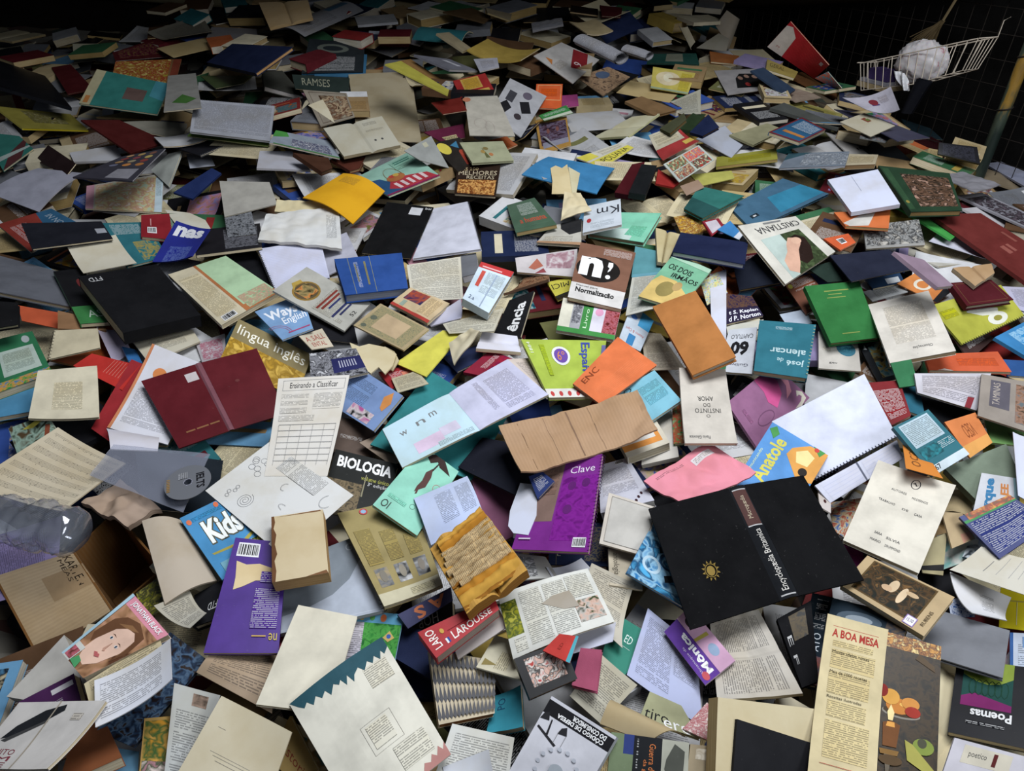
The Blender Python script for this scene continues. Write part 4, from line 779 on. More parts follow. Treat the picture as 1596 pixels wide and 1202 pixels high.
B(5,'fo',(352,398,398,390,430,440,380,450),4,'16161a','black folder behind the cream recipe book back')
B(5,'pb',(298,360,405,348,408,385,305,398),10,'1e1c20','dark book with grey photo panels above the cream recipe book back',[I(.45,.1,.95,.9,'1e1c20','6a6a70','28282c',s=4)])
B(6,'mg',(350,340,392,330,400,365,355,370),6,'3a3a3e','grey glossy cover right of the royal blue packet',[I(0,0,1,1,'303236','7a7c80','2a2a2c',s=8)])
B(6,'pb',(372,497,486,553,462,622,343,560),10,'85764a','olive textbook titled lingua ingles in white script',[T(.05,.62,.95,.9,'língua inglês','e8e4d4'),I(0,.0,1,.55,'b89030','8a6a20','d0ac50',s=2,sc=1.5)])
B(6,'nb',(85,515,152,512,156,542,76,560),6,'bcb090','small cream notebook with a dark spiral left of the red leaflet',None,ink='26262a',gl='m')
B(6,'fo',(143,551,218,570,190,608,114,570),3,'c02418','bright red leaflet below the black box file',[[R(.5+.06*k,.3,.51+.06*k,.95,'d87868') for k in range(6)]])
B(5,'pg',(150,512,190,516,204,550,176,568),2,'b0a8bc','lilac tinted page between the small spiral notebook and the black box file',c=.01,ct='u')
B(5,'fo',(28,476,96,488,90,512,34,500),3,'b84a1c','orange folder under the wide grey hardcover')
B(5,'hb',(90,484,160,500,166,515,90,512),6,'8a6440','brown cover edge under the black and green book')
B(6,'hb',(-20,468,28,472,28,506,-20,514),18,'121214','black hardcover at the left edge below the wide grey hardcover')
B(6,'pg',(205,530,300,514,312,532,232,566),5,'c0baa8','cream booklet edge in front of the black box file',[X(.2,.3,.8,.8,'c0baa8')])
B(5,'pb',(190,540,212,545,222,566,200,562),5,'2468a4','blue booklet corner under the front of the black box file')
B(5,'mg',(305,535,350,520,352,560,315,565),3,'a8a0a4','white leaflet with a thin red drawing above the maroon open cover',[I(.1,.1,.9,.9,'b4acb0','a06070','b8b0b4',s=1)])
B(7,'env',(415,335,528,322,533,388,402,374),10,'cfcfcd','crumpled white plastic-like sheet with small print, upper centre left',[X(.82,.2,.95,.8,'cfcfcd')],wr=.009,name='crumpled_sheet',cat='paper')
B(6,'pg',(432,312,520,316,515,334,428,330),8,'d0c4a0','rolled cream page edge above the crumpled white sheet',wr=.008)
B(6,'nb',(402,388,499,373,514,433,428,450),6,'c6c8de','blank lined notebook with a spiral on its left side, upper left of centre',[('R',.06,.03,.98,.9,'c6c8de','l')],pages='c8cadc',gl='m')
B(5,'fo',(500,378,540,362,560,405,510,430),3,'bcbccc','plain white cover right of the blank lined notebook')
B(8,'pb',(425,453,478,416,578,473,537,516),6,'a8a69c','grey cover with a gold oval landscape painting and dark red title lines',
  [E(.42,.72,.3,.16,'8a6a20'),E(.42,.72,.265,.135,'5a4a30'),I(.24,.62,.6,.82,'3a3420','8a7a50','c07a40','2a3020',s=2,sc=1.4),P('a88a28',.25,.82,.4,.93,.6,.9,.58,.85,.4,.87),X(.1,.1,.2,.2,'a8a69c'),T(.12,.38,.9,.43,'O BRASIL DOS VIAJANTES','6a2018') if 0 else X(.1,.24,.9,.5,'a8a69c'),R(.15,.44,.85,.47,'7a2a20'),R(.2,.385,.8,.415,'7a2a20'),R(.3,.33,.7,.355,'2a3060'),R(.15,.22,.85,.25,'2a2e58'),R(.3,.17,.7,.195,'2a2e58'),T(.42,.05,.58,.1,'52','3a3a3a')])
B(6,'fo',(474,480,552,508,558,536,484,526),4,'17171c','black cover beneath the grey cover with the oval painting')
B(8,'hb',(521,404,626,394,636,449,538,460),30,'224a90','thick royal blue dictionary with faint gold lines and title',[R(.18,.0,.187,1,'8a8a60'),R(.5,.0,.507,1,'8a8a60'),T(.25,.2,.31,.85,'NOVO DICIONARIO','8a8258',r=270) if 0 else X(.25,.15,.31,.85,'224a90'),R(.4,.2,.43,.85,'7a7450'),R(.26,.3,.28,.8,'7a7450')],pages='8a90a0',sc='1a3a78')
B(8,'fo',(603,315,676,323,640,403,563,394),5,'101012','black notebook cover with a white label, upper centre',[R(.55,.8,.8,.95,'c4c4c8'),T(.85,.93,.97,.97,'bsi','ddd')])
B(7,'nb',(676,325,729,314,750,388,643,403),8,'c9cad8','open notebook with blank white pages and black cover beside the black notebook cover',None,gl='m',pages='c8cad8',sp=2,ink='26262c')
B(7,'pg',(634,413,718,400,722,466,642,470),2,'c4c0b2','page of dense print right of the royal blue dictionary',[X(.05,.03,.95,.97,'c4c0b2')])
B(6,'pb',(718,398,742,394,746,425,720,432),22,'6c6e74','small grey book standing behind the page of dense print',pages='c0c0c8')
B(8,'bx',(750,408,801,424,762,488,721,465),26,'bccdd8','pale blue medicine-like box with a red band on top, centre',[R(0,.86,1,1,'b82828'),T(.1,.88,.7,.94,'REGLUX','e0d0d0') if 0 else R(.1,.89,.7,.92,'d8a8a8'),R(.15,.4,.27,.8,'c04838'),X(.35,.3,.9,.8,'bccdd8'),R(.6,.02,.64,.8,'8a9ab0'),T(.15,.08,.35,.16,'2.a','3a4a70')],gl='g',name='carton',cat='box')
B(8,'bk',(608,473,640,448,701,473,666,504),10,'c0a880','worn booklet with a red spine and a sunset picture, centre',[R(0,0,.12,1,'a83428'),I(.45,.45,.95,.9,'2a2c50','a04a30','4a3a50',s=3,sc=1.2),X(.2,.1,.9,.4,'c0a880'),R(.15,.75,.4,.85,'8a9a8a')],wr=.003)
B(9,'bk',(551,507,593,473,669,513,629,546),5,'a8946c','antique booklet framed by a grey-green ornamental border, centre',[I(.05,.06,.95,.94,'7a7a60','9a8c68','686c58',s=2,sc=8),R(.2,.25,.8,.76,'b49a74'),E(.15,.88,.06,.05,'5a6050'),E(.5,.86,.08,.06,'5a6050')])
B(7,'pg',(666,505,720,470,720,500,676,512),3,'b8b8cc','white sheet folded out between the antique booklet and the pale blue box',c=.01,ct='v')
B(7,'fo',(616,566,690,515,722,519,664,587),3,'d0c828','bright yellow sheet below the antique booklet',[])
B(8,'poly',(545,534,560,540,575,536,600,541,618,552,612,570,600,583,590,572,578,582,566,574,555,560),4,'c4b898','crumpled torn cream paper left of the bright yellow sheet')
B(7,'poly',(585,548,600,540,615,548,622,562,612,578,598,570),4,'b0a484','smaller torn paper scrap touching the bright yellow sheet')
B(7,'bk',(397,486,470,458,488,512,440,530),5,'78a0cc','light blue English textbook with pink curved stripes',[T(.1,.5,.8,.85,'Ways','e8ecf4',b=.03),T(.35,.3,.95,.55,'English','e8ecf4',b=.01),O(.05,.1,.3,.25,.012,'b83a6a',16,0,.3),O(.05,.1,.36,.3,.012,'b83a6a',16,0,.3),R(.3,.1,.95,.13,'b04070')])
B(6,'bk',(466,524,502,512,520,540,486,545),3,'c0b49c','cream cover with red capitals under the black cover, centre left',[T(.1,.5,.9,.8,'A SALL','a03a30'),T(.2,.15,.8,.4,'ENTAL','a03a30')])
B(6,'pb',(482,551,555,543,574,580,485,600),8,'a8a8ac','book with black-and-white city photos and a navy title panel, centre left',[I(0,0,1,1,'c0c0c4','303034','8a8a90','202024',s=5,sc=2.5),R(.42,.2,1,.7,'26285a'),[R(.55+.05*k,.35,.57+.05*k,.6,'b0b0c4') for k in range(7)]],)
B(5,'pb',(590,580,640,568,668,590,610,606),8,'9a1c24','red glossy cover with white lines under the bright yellow sheet',[X(.2,.2,.9,.8,'9a1c24')])
B(5,'bk',(625,580,662,574,668,596,640,604),3,'cd7458','salmon orange paper wedge above the teal folder')
B(6,'pg',(610,590,650,578,668,598,620,612),2,'b0a890','yellowed text page above the top corner of the teal folder',[X(.1,.1,.9,.9,'b0a890')])
B(6,'bk',(690,557,752,535,752,560,712,580),5,'2a3458','navy edged cover right of the bright yellow sheet')
B(8,'pg',(700,535,735,512,750,520,710,572),4,'bcb49c','dirty cream torn page standing between yellow sheet and open white book',wr=.014)
B(6,'pb',(722,580,765,545,800,560,770,590),8,'8a1a34','crimson and purple glossy cover under the open white book, centre',[X(.3,.5,.9,.7,'8a1a34'),I(0,0,1,.4,'6a1440','9a2030',s=1)])
B(7,'op',(742,543,752,517,806,524,812,549),10,'c8c8d4','open book with blank white pages right of the bright yellow sheet',ink='a02a34')
B(7,'pg',(690,505,786,480,770,516,700,520),2,'b8b4a4','printed page under the pale blue box',[X(.05,.1,.95,.9,'b8b4a4')])
B(6,'pb',(770,519,794,468,833,453,811,526),9,'17171a','black magazine with upright white lettering, centre',[T(.1,.2,.8,.6,'ência','d8d8d8',b=.03)])
B(8,'pb',(905,378,991,394,968,482,885,463),12,'7c5440','brown and white standardisation manual with a big white n and a black oval',
  [R(0,0,1,.27,'ccc8c4'),R(.0,.27,1,1,'7c5440'),E(.42,.56,.4,.22,'1e1a18',28),T(.08,.42,.5,.76,'n','f0f0f0',b=.05),P('f0f0f0',.58,.72,.66,.72,.67,.66,.64,.58,.6,.54,.6,.57,.62,.62,.58,.64),E(.62,.46,.045,.035,'f0f0f0'),T(.1,.1,.82,.2,'Normalização','161616',b=.03),T(.1,.21,.5,.245,'Manual para','333'),X(.45,.84,.95,.96,'7c5440')])
B(7,'pb',(878,464,968,482,957,530,867,515),10,'b8b4b8','book whose cover is divided into upright strips of green, flowers and red',[R(0,.0,.2,1,'ccc8b4'),R(.2,0,.38,1,'9a9a9e'),I(.22,.3,.36,.9,'9a9a9e','4a4a50','b0b0b4'),R(.38,0,.55,1,'2f8434'),T(.43,.2,.49,.8,'Livro','c8e0c0',r=90),R(.55,0,.76,1,'c8c4d0'),E(.66,.75,.07,.12,'d090b0'),I(.76,0,1,1,'7a2a24','a8606a','5a1c18',s=2,sc=3),R(0,0,1,.14,'2f8434')])
B(7,'pb',(812,529,945,531,935,618,856,620),10,'9eb422','lime green Spanish textbook with a purple round badge',
  [R(0,0,1,.14,'d4d0c8'),[E(.1+.16*k,.06,.035,.04,'c03a38') for k in range(6)],E(.42,.7,.12,.17,'d8d8d8'),E(.42,.7,.09,.13,'6a48a0'),T(.37,.62,.47,.78,'6º','d08030'),T(.66,.25,.8,.95,'Español','3a4aa0',r=270,b=.02),X(.18,.35,.24,.9,'9eb422'),T(.04,.75,.08,.95,'1884','e0e8c8',r=90),R(.95,.7,1,.9,'6a6aa0')])
B(8,'fo',(963,525,1024,569,938,632,893,598),6,'d4682a','orange translucent plastic folder with dashed lines, centre right',[[('R',.55+.04*k,.1,.552+.04*k,.9,'e09060','m') for k in range(9)],T(.1,.1,.25,.4,'ENC','8a3c14',r=90)],gl='g')
B(9,'hb',(1017,478,1084,453,1147,556,1079,585),16,'ac6c2a','plain orange-brown hardcover lying on top, centre right',pages='b8b2a4')
B(7,'pb',(1051,395,1109,421,1060,482,995,462),8,'6aa884','green novel with two golden figures, above the orange-brown hardcover',[T(.1,.68,.7,.8,'OS DOIS','1c2420',b=.02),T(.3,.54,.95,.66,'IRMÃOS','1c2420',b=.02),P('c8aa58',0,0,1,0,.9,.3,.5,.5,.1,.5,0,.35),E(.4,.28,.2,.16,'8a7a3c'),E(.6,.4,.1,.1,'a88a50'),R(0,.9,1,1,'9ac0a4')])
B(6,'mg',(1092,440,1118,424,1134,456,1102,476),4,'9088b8','small comic with lilac and yellow panels right of the green novel',[I(0,0,1,1,'8878b0','d0c860','b0b8c8','6a9a60',s=3,sc=5)])
B(7,'hb',(1061,362,1166,378,1161,412,1048,392),18,'182040','navy hardcover with white page edges, right of centre',pages='c0c4cc',gl='m')
B(7,'hb',(960,331,1031,332,1003,378,916,364),18,'72c0a0','mint green hardcover with a pale lower corner, centre',[P('b4c8c0',0,0,.75,0,.72,.4,0,.25),X(.6,.15,.9,.5,'72c0a0')],pages='b4a898',gl='m')
B(7,'pb',(860,352,907,341,905,382,836,378),10,'b4b0a4','grey and white pamphlet on revolts with an ink blot, upside down',[P('262628',.3,1,1,1,1,.5,.7,.4,.4,.7),X(.1,.1,.8,.35,'b4b0a4'),R(0,0,1,.1,'a8805c')])
B(6,'mg',(803,402,900,388,898,432,806,424),10,'c0b8b8','white cover with maple leaves and a reddish figure, centre',[P('b06048',.2,.3,.35,.8,.45,.4,.3,.2),P('8a3a40',.3,.0,.45,.3,.5,.1),I(.5,.3,.95,.95,'c0b8b8','a08088','8a6a70',s=1,sc=2)])
B(7,'pb',(790,320,833,308,868,350,804,363),14,'46624c','worn green paperback with red title letters, centre top',[T(.15,.1,.9,.35,'Obermann','b8482c',b=.02) if 0 else R(.1,.12,.9,.16,'46624c'),T(.2,.25,.9,.42,'a humana','b4482c',b=.02),X(.3,.5,.8,.9,'46624c')],pages='a89468')
B(7,'pb',(911,322,967,310,969,350,908,363),10,'bcc4cc','bluish-white paperback with a red star and dark script, top centre',[T(.35,.5,.95,.8,'Km','2a2c34',r=180),E(.15,.4,.06,.08,'b02a30'),X(.2,.1,.8,.3,'bcc4cc')],pages='c4c0b8')
B(8,'pg',(880,300,905,302,922,330,874,345),3,'c8bc9c','cream torn page curling over near the bluish-white paperback',wr=.012)
B(7,'hb',(1090,290,1160,305,1095,340,1066,325),12,'206860','dark teal hardcover with darker lower part, right of centre top',[P('1a4a48',0,0,1,0,1,.4,0,.5)],pages='a8946c')
B(7,'hb',(1137,322,1220,278,1292,302,1172,358),10,'38607a','slate blue hardcover with a turquoise stripe, upper right of centre',[P('1a7898',.4,.1,1,.1,1,.6,.5,.7),R(.1,.3,.2,.42,'1a2a34'),R(.13,.33,.17,.38,'c0c0c0')],pages='b8b0a0')
B(6,'mg',(1050,338,1095,332,1110,362,1062,365),3,'c8a040','yellow picture booklet with cartoon-like figures above the navy hardcover',[I(0,0,1,1,'c8a038','7a4a30','d0b868',s=3,sc=3)])
B(6,'hb',(1095,345,1120,340,1129,352,1110,368),6,'861c2c','red cover with pale page next to the yellow picture booklet',[R(.1,.1,.8,.9,'b8b0b8')])
B(7,'bk',(1118,358,1138,344,1158,366,1152,374),3,'2a78b4','bright blue card with a white lower edge above the navy hardcover',[R(0,0,1,.25,'c4c8d0')])
B(6,'pb',(852,440,890,432,890,456,868,466),14,'c8be1c','small yellow and black dictionary left of the standardisation manual',[T(.1,.5,.9,.8,'MICI','222',r=180),R(0,0,1,.15,'2a2a20')])
B(7,'pb',(786,462,818,438,856,430,856,440),8,'5a4030','food picture book with thick curling cream pages, centre',[I(0,0,1,1,'5a3424','8a6a50','3a2418',s=3)],pages='c0b498',c=.01,ct='u')
B(6,'pb',(985,474,1019,500,998,548,964,530),6,'b0bcc8','grey-blue book spine with cyan block and an author name in red',[R(.5,.6,1,1,'2a90c0'),T(.1,.35,.9,.45,'Assano & Cipri','b04838',r=180),R(.3,.02,.6,.3,'2474a8'),E(.25,.75,.15,.06,'3a6ab0')])
B(5,'pg',(1000,518,1030,520,1068,575,1006,578),2,'b4aa98','beige fine-print page under the left side of the orange-brown hardcover',[X(.1,.05,.9,.95,'b4aa98')])
B(6,'pg',(1106,428,1132,420,1132,545,1110,540),3,'c4c6d4','white sheet right of the orange-brown hardcover')
B(5,'hb',(990,384,1028,392,1030,428,984,432),10,'4a8890','worn teal cover between mint green hardcover and green novel')
B(6,'op',(1022,355,1060,365,1040,410,1025,408),14,'b0a480','old book fanned open on edge left of the navy hardcover')
B(6,'pg',(986,428,1028,424,1030,478,975,492),2,'b8b8b0','torn blue-edged text page left of the green novel',[X(.1,.05,.9,.9,'b8b8b0'),R(0,.92,1,1,'5a98a8')])
B(6,'hb',(1144,420,1196,384,1218,440,1152,452),14,'151a28','black hardcover right of the navy hardcover, with brown page edges',pages='8a7450',gl='g')
B(6,'pb',(1132,458,1172,462,1190,492,1130,506),9,'231a38','dark purple strategy book with white author names, right of centre',[T(.1,.25,.95,.42,'t S. Kaplan','e0e0e8',b=.02),T(.1,.05,.95,.22,'d P. Norton','e0e0e8',b=.02),I(0,.5,1,1,'231a38','5a4030','231a38')])
B(6,'pg',(1132,508,1190,498,1188,512,1134,520),6,'c0c0b8','thin white booklet edge below the dark purple strategy book')
B(7,'pb',(1172,583,1120,579,1136,514,1180,510),8,'b8bcc4','white book with big black numerals, upside down, left of the teal novel',[T(.2,.3,.8,.62,'60','16161a',b=.05),T(.1,.14,.85,.24,'CAPITULO','222'),T(.15,.8,.9,.86,'Gullivers','2a2a40'),R(.8,.5,1,1,'2c6a40')])
B(8,'pb',(1258,590,1175,578,1184,499,1272,506),14,'1d6878','worn teal novel with lower-case author name, upside down',[T(.1,.7,.42,.82,'josé','a8c4c8',b=.02),T(.48,.7,.6,.78,'de','a8c4c8'),T(.1,.52,.75,.64,'alencar','a8c4c8',b=.02),X(.4,.1,.7,.16,'1d6878'),[R(.0,.03+.064*k,.035,.045+.064*k,'8a9a84') for k in range(15)]],pages='b0a488')
B(8,'pb',(1302,392,1224,443,1150,352,1240,337),9,'c2beb2','white memoir with a photo of a reclining curly-haired woman, upside down',
  [I(.16,.3,.84,1,'38442c','2c3422','4a5a3a',s=3,sc=1.2),P('a4b4ac',.5,.3,.84,.3,.84,1,.7,1,.66,.7,.5,.5),P('24140e',.2,.5,.3,.38,.44,.42,.52,.55,.62,.72,.5,.92,.36,.9,.24,.7),P('c89a80',.34,.44,.44,.4,.54,.5,.62,.62,.76,.72,.8,.88,.7,.98,.58,.86,.44,.66,.34,.58),E(.36,.5,.08,.07,'d0a488'),P('24140e',.28,.56,.34,.6,.46,.74,.4,.8,.26,.7),T(.06,.1,.8,.22,'CRISTIANA','3a3a3c'),R(.3,.03,.6,.06,'777')])
B(8,'hb',(1254,446,1339,438,1372,526,1295,535),16,'1f6a2e','green cloth hardcover with faint gold title, right',[R(.3,.86,.75,.88,'7a8a38'),R(.35,.8,.6,.815,'7a8a38'),R(.3,.74,.65,.755,'7a8a38'),R(.3,.12,.65,.135,'7a8a38')],pages='a0986c')
B(8,'bk',(1353,475,1447,453,1490,547,1387,566),12,'cfc8bc','book turned to a page of print with its title at the bottom, upside down, right',[X(.2,.25,.82,.88,'cfc8bc'),T(.42,.13,.72,.18,'Observações','444',r=180),R(.45,.06,.46,.065,'777')],pages='a89478')
B(7,'nb',(1448,477,1560,444,1597,492,1500,537),6,'a4a416','yellow-green activity book with a white cartoon camel-like shape and spiral edge',[P('cfcfc0',.35,.6,.5,.9,.62,.85,.6,.6,.75,.45,.7,.3,.5,.4),E(.66,.22,.14,.16,'cfcfc0'),E(.66,.22,.06,.07,'8a8420'),O(.4,.75,.08,.1,.01,'2a2a1c',14,.3,.9),T(.8,.55,.98,.7,'nidr','2a2a1c',r=180),X(.05,.6,.25,.8,'a4a416')],sp=3,ink='2a2a2a',gl='g')
B(8,'hb',(1480,441,1545,436,1580,467,1507,477),18,'4e141c','small thick maroon hardcover with gold frame, right',[FR(.08,.08,.92,.92,.012,.015,'6a4428')],pages='b8aca0')
B(9,'op',(1485,418,1545,411,1550,426,1520,446),14,'a08464','battered open maroon book on the small thick maroon hardcover',ink='5a1818',wr=.004)
B(7,'hb',(1452,335,1528,332,1640,402,1601,441),12,'662420','long reddish-brown hardcover with pale scuffs, right edge',[R(.4,.3,.5,.42,'8a4a40'),R(.55,.3,.62,.42,'8a4a40'),R(.8,.4,.86,.6,'84443a')],pages='b8b4b8',gl='m')
B(7,'fo',(1293,398,1385,389,1426,419,1327,439),4,'1e2234','dark navy folder left of the thin stacked booklets, right')
B(5,'fo',(1258,418,1315,402,1330,437,1290,440),3,'1c2e26','dark green cover under the left end of the dark navy folder')
B(6,'pb',(1222,442,1262,426,1296,470,1256,490),8,'74442f','rust brown cover with white upside-down title lines left of the green cloth hardcover',[T(.3,.7,.95,.85,'O MISTERIO','c8b8a8',r=180) if 0 else X(.2,.65,.95,.95,'74442f'),R(.2,.08,.8,.12,'a88a28'),E(.12,.85,.08,.07,'a8a028')])
B(6,'mg',(1215,490,1256,482,1266,504,1228,510),3,'a8b4c4','pale cover between the teal novel and the rust brown cover')
B(7,'pb',(1300,331,1388,327,1385,356,1318,352),10,'c86420','orange paperback with a white sheet on it, upper right',[P('c0bcb4',.0,.2,.65,1,.75,1,.55,.1,.1,0)],pages='a88c60')
B(6,'pb',(1284,372,1322,364,1334,378,1310,390),6,'c8521c','orange card with a bar code right of the memoir photo',[BC(.35,.3,.65,.75)])
B(6,'mg',(1240,342,1300,338,1300,362,1262,365),5,'4a5468','blue and black cover fragment with large letters above the memoir',[R(.4,.3,1,.8,'1a1a1c'),T(.5,.4,.95,.7,'GM','b8b8b8',r=180)])
B(6,'mg',(1345,352,1432,342,1442,382,1350,388),8,'8a8884','black-and-white picture magazine between orange paperback and blank page, upper right',[I(0,.1,1,1,'a8a49c','2a2a2c','8a8a88','404040',s=3,sc=2)])
B(8,'pg',(1445,380,1468,357,1540,393,1534,408),1,'bcbccc','blank lilac-white sheet left of the long reddish-brown hardcover',c=.01,ct='u')
B(7,'bk',(1392,388,1420,383,1520,410,1462,415),5,'b8b4a8','thin cream booklet under the blank lilac-white sheet')
B(6,'bk',(1393,392,1440,405,1486,445,1462,448),10,'8a7484','thin stacked booklet with a mauve cover left of the battered maroon book',pages='b8b0b0')
B(6,'mg',(1398,442,1436,420,1482,455,1460,472),3,'c8762a','orange sunburst cover with a white ring above the printed upside-down book',[E(.5,.6,.3,.2,'d0c8b4'),E(.5,.6,.2,.13,'c8762a'),P('1c1c20',0,0,1,0,1,.2,0,.1)])
B(5,'mg',(1345,455,1400,438,1415,455,1360,470),3,'9a9c9c','grey-white leaflet above the printed upside-down book',[X(.2,.2,.8,.8,'9a9c9c')])
B(5,'pb',(1345,430,1400,420,1410,440,1360,450),8,'1c3654','dark blue book with white tab below the dark navy folder',[R(.5,.1,.9,.5,'b8bcc0')])
B(8,'env',(1290,280,1368,264,1403,318,1327,331),14,'c0c4d6','white folded papers on a red cover, upper right',[R(.45,.5,.46,.95,'8a90a4')],lift=.014,name='folded_papers',cat='paper')
B(6,'hb',(1290,290,1366,276,1408,322,1330,335),4,'8a1a20','red cover lying under the white folded papers, upper right')
B(7,'bk',(1276,516,1337,534,1342,579,1276,574),6,'b8b2a8','pale cover with a blue oval picture right of the teal novel',[E(.68,.68,.24,.24,'2f7084'),I(.55,.6,.8,.8,'2a6478','5aa0b0',s=1),X(.1,.5,.3,.6,'b8b2a8'),T(.25,.15,.45,.2,'gev','444')])
B(6,'pb',(1336,534,1374,525,1402,590,1370,598),8,'15181c','black cover with a pale blue flame-like picture left of the printed upside-down book',[I(.3,.1,.9,.9,'15181c','3a5a60','6a5a28','15181c',s=5,sc=2),P('c0c8cc',.1,.8,.2,.9,.22,.78)])
B(6,'fo',(1388,566,1420,560,1432,600,1402,604),5,'1e6a3e','dark green cover corner left of the orange legal book')
B(7,'pb',(1440,553,1555,548,1577,580,1448,577),9,'c45226','orange book lying crosswise below the printed upside-down book',[X(.4,.3,.9,.7,'c45226'),P('c8bcb0',.1,0,.2,.12,.3,0)])
B(6,'bk',(1425,582,1545,582,1522,640,1430,612),8,'b4b0b8','white printed pages between orange book and cyan-free papers, right' if 0 else 'open white printed pages below the orange crosswise book',[X(.1,.1,.9,.9,'b4b0b8'),R(.8,.0,.9,.3,'8a2430')])
B(6,'bk',(1484,522,1530,514,1550,527,1511,562),4,'44302e','dark brown cover with white letters below the yellow-green activity book',[T(.2,.4,.9,.7,'KHCAB','c8c0bc',r=180) if 0 else R(.3,.3,.7,.5,'44302e'),T(.15,.4,.85,.65,'UACHX','c0b8b4',r=90) if 0 else X(.2,.3,.8,.7,'44302e')])
B(7,'pb',(1550,526,1604,498,1650,540,1600,556),10,'2a7cb4','bright blue paperback with white pattern at the right edge',[I(.3,.2,.9,.9,'2a7cb4','90b8d0','2a7cb4',s=2,sc=4)])
B(6,'pg',(1556,446,1640,450,1640,500,1580,480),1,'aaa8be','lilac note sheet at the right edge above the bright blue paperback',[X(.2,.2,.9,.9,'aaa8be')])
B(5,'pb',(1560,560,1640,565,1640,590,1570,585),6,'24508a','blue book corner at the right edge under the grey-brown landscape cover')
B(7,'hb',(1369,258,1480,270,1500,328,1420,330),20,'223c28','dark green art book with a dim figure painting, upper right',[I(.25,.1,.95,.85,'2a2018','6a5040','1c1a14','a08070',s=3,sc=1.6),R(.02,.05,.12,.95,'2a4a2e'),E(.07,.2,.03,.03,'8a7a28')],pages='a88c60',gl='g')
B(5,'mg',(1397,322,1440,318,1502,358,1482,374),6,'2f9a38','bright green edged cover below the dark green art book')
B(6,'mg',(1490,305,1530,300,1640,350,1610,360),6,'8a8890','grey glossy magazine with dark picture at the right edge, upper right',[I(.1,.1,.9,.9,'8a8890','2a2428','5a5058',s=2,sc=2)])
B(6,'mg',(1500,325,1530,322,1640,385,1615,388),7,'b8b4b8','white magazine lying beneath the grey glossy magazine, right edge',[])
# ======================================================= upper band
B(8,'bk',(151,108,266,131,245,178,123,161),8,'1f6e66','teal cover with a brown label and an aged cream spine, upper left',[R(0,0,.13,1,'a09874'),R(.03,.05,.09,.25,'a86a28'),R(.48,.3,.75,.65,'5a4640'),P('2f7a86',.8,.5,1,.4,1,1,.8,1)])
B(6,'mg',(180,96,283,92,272,134,175,118),4,'6a4a28','yellow and red picture cover behind the teal cover with brown label',[I(0,0,.85,1,'8a7a30','7a2a20','a89a58',s=3,sc=2),R(.88,0,1,1,'6a2c18')])
B(7,'mg',(175,82,250,58,262,88,180,95),4,'4a1618','dark red magazine with a white lower edge, upper left',[I(.1,.2,.85,.9,'3a1418','5a2430','6a5a30',s=4)],pages='a8a0a0')
B(8,'hb',(126,187,186,187,262,221,204,239),7,'4a1412','maroon hardcover fanned open, upper left',pages='b8a890')
B(8,'nb',(303,155,428,165,421,220,296,205),9,'9698a0','spiral notebook with closely printed grey page, upper left of centre',[X(.04,.1,.97,.92,'9698a0')],sp=1,ink='5a5c64',gl='m',pages='a4a6ac')
B(7,'mg',(296,207,420,222,418,228,292,212),4,'5a7a28','green magazine edge under the closely printed spiral notebook')
B(8,'hb',(322,97,362,68,456,73,398,114),16,'161f3c','dark navy hardcover with tan page edges, upper left of centre',pages='a8845a',gl='m')
B(7,'bx',(-30,85,70,118,112,168,-20,130),14,'101116','black ring file with a white page edge, upper left corner',pages='8a8c90')
B(7,'pb',(-10,165,110,178,138,203,35,200),8,'8a8024','dull yellow book with a bright yellow front edge, upper left',[I(.3,.3,.8,.9,'7a7440','5a5430','8a8460')],sc='c8b818',pages='b0a01c')
B(7,'mg',(113,276,190,244,258,231,206,282),6,'3c3a44','dark catalogue cover with rows of coloured discs, upper left',[R(.05,.1,.35,.5,'8a8890'),[E(.5+.13*(k%4),.2+.25*(k//4),.05,.08,c) for k,c in enumerate(['a86a28','8a3a34','b09a48','7a5040','c07a30','988a68','8a4048','a8884a','6a6a80','a07a4a','8a3a3a','b88a58'])]],pages='a0a0a8')
B(6,'nb',(268,228,300,214,352,226,312,243),5,'1c1c22','black spiral notebook below the closely printed spiral notebook',sp=3,ink='8a8c90')
B(8,'pg',(113,68,196,68,150,94,116,98),1.5,'a09c88','cream sheet standing up against a dark gap, upper left corner',hs=(.05,.03,.0,.0))
B(7,'pg',(231,56,317,29,334,55,268,66),2,'706c60','dim grey page of print arching up, upper left',[X(.1,.1,.9,.9,'706c60')],c=.02,ct='v')
B(7,'pg',(330,42,400,45,402,62,322,58),5,'6c6a6c','stack of dim grey papers right of the arching page, upper left')
B(5,'hb',(80,105,110,100,145,138,105,146),8,'4a1014','dark red book left of the teal cover with brown label')
B(7,'bk',(-30,205,30,212,52,232,5,266),8,'1f6258','teal-green cover with a maroon corner at the left edge',[P('4a2426',0,0,.6,0,1,.5,1,.7,.4,.3),R(.0,.2,1,.3,'8a9690')])
B(6,'mg',(55,250,75,226,118,255,104,273),5,'2a1c1c','dark photo magazine left of the disc catalogue')
B(6,'pg',(108,238,180,226,192,250,115,252),10,'a8a8ac','pad of white pages above the disc catalogue')
B(6,'bk',(190,190,294,193,280,220,215,206),5,'8a8678','grey-brown booklet right of the fanned maroon hardcover',c=.008,ct='h')
B(6,'mg',(262,118,305,114,314,168,255,174),4,'8c8a84','grey-white magazine with a green leaf right of the teal cover',[P('3a6a24',.2,.2,.5,.4,.9,.25,.6,.15)])
B(5,'mg',(312,118,395,118,380,130,336,138),3,'3c4a28','dark green magazine under the navy hardcover, upper left')
B(5,'pg',(262,165,300,178,294,190,150,182),8,'9a8460','cream page fan below the teal cover with brown label')
B(6,'hb',(235,265,262,240,283,235,262,290),10,'a8aca4','white book fanned on its edge right of the disc catalogue')
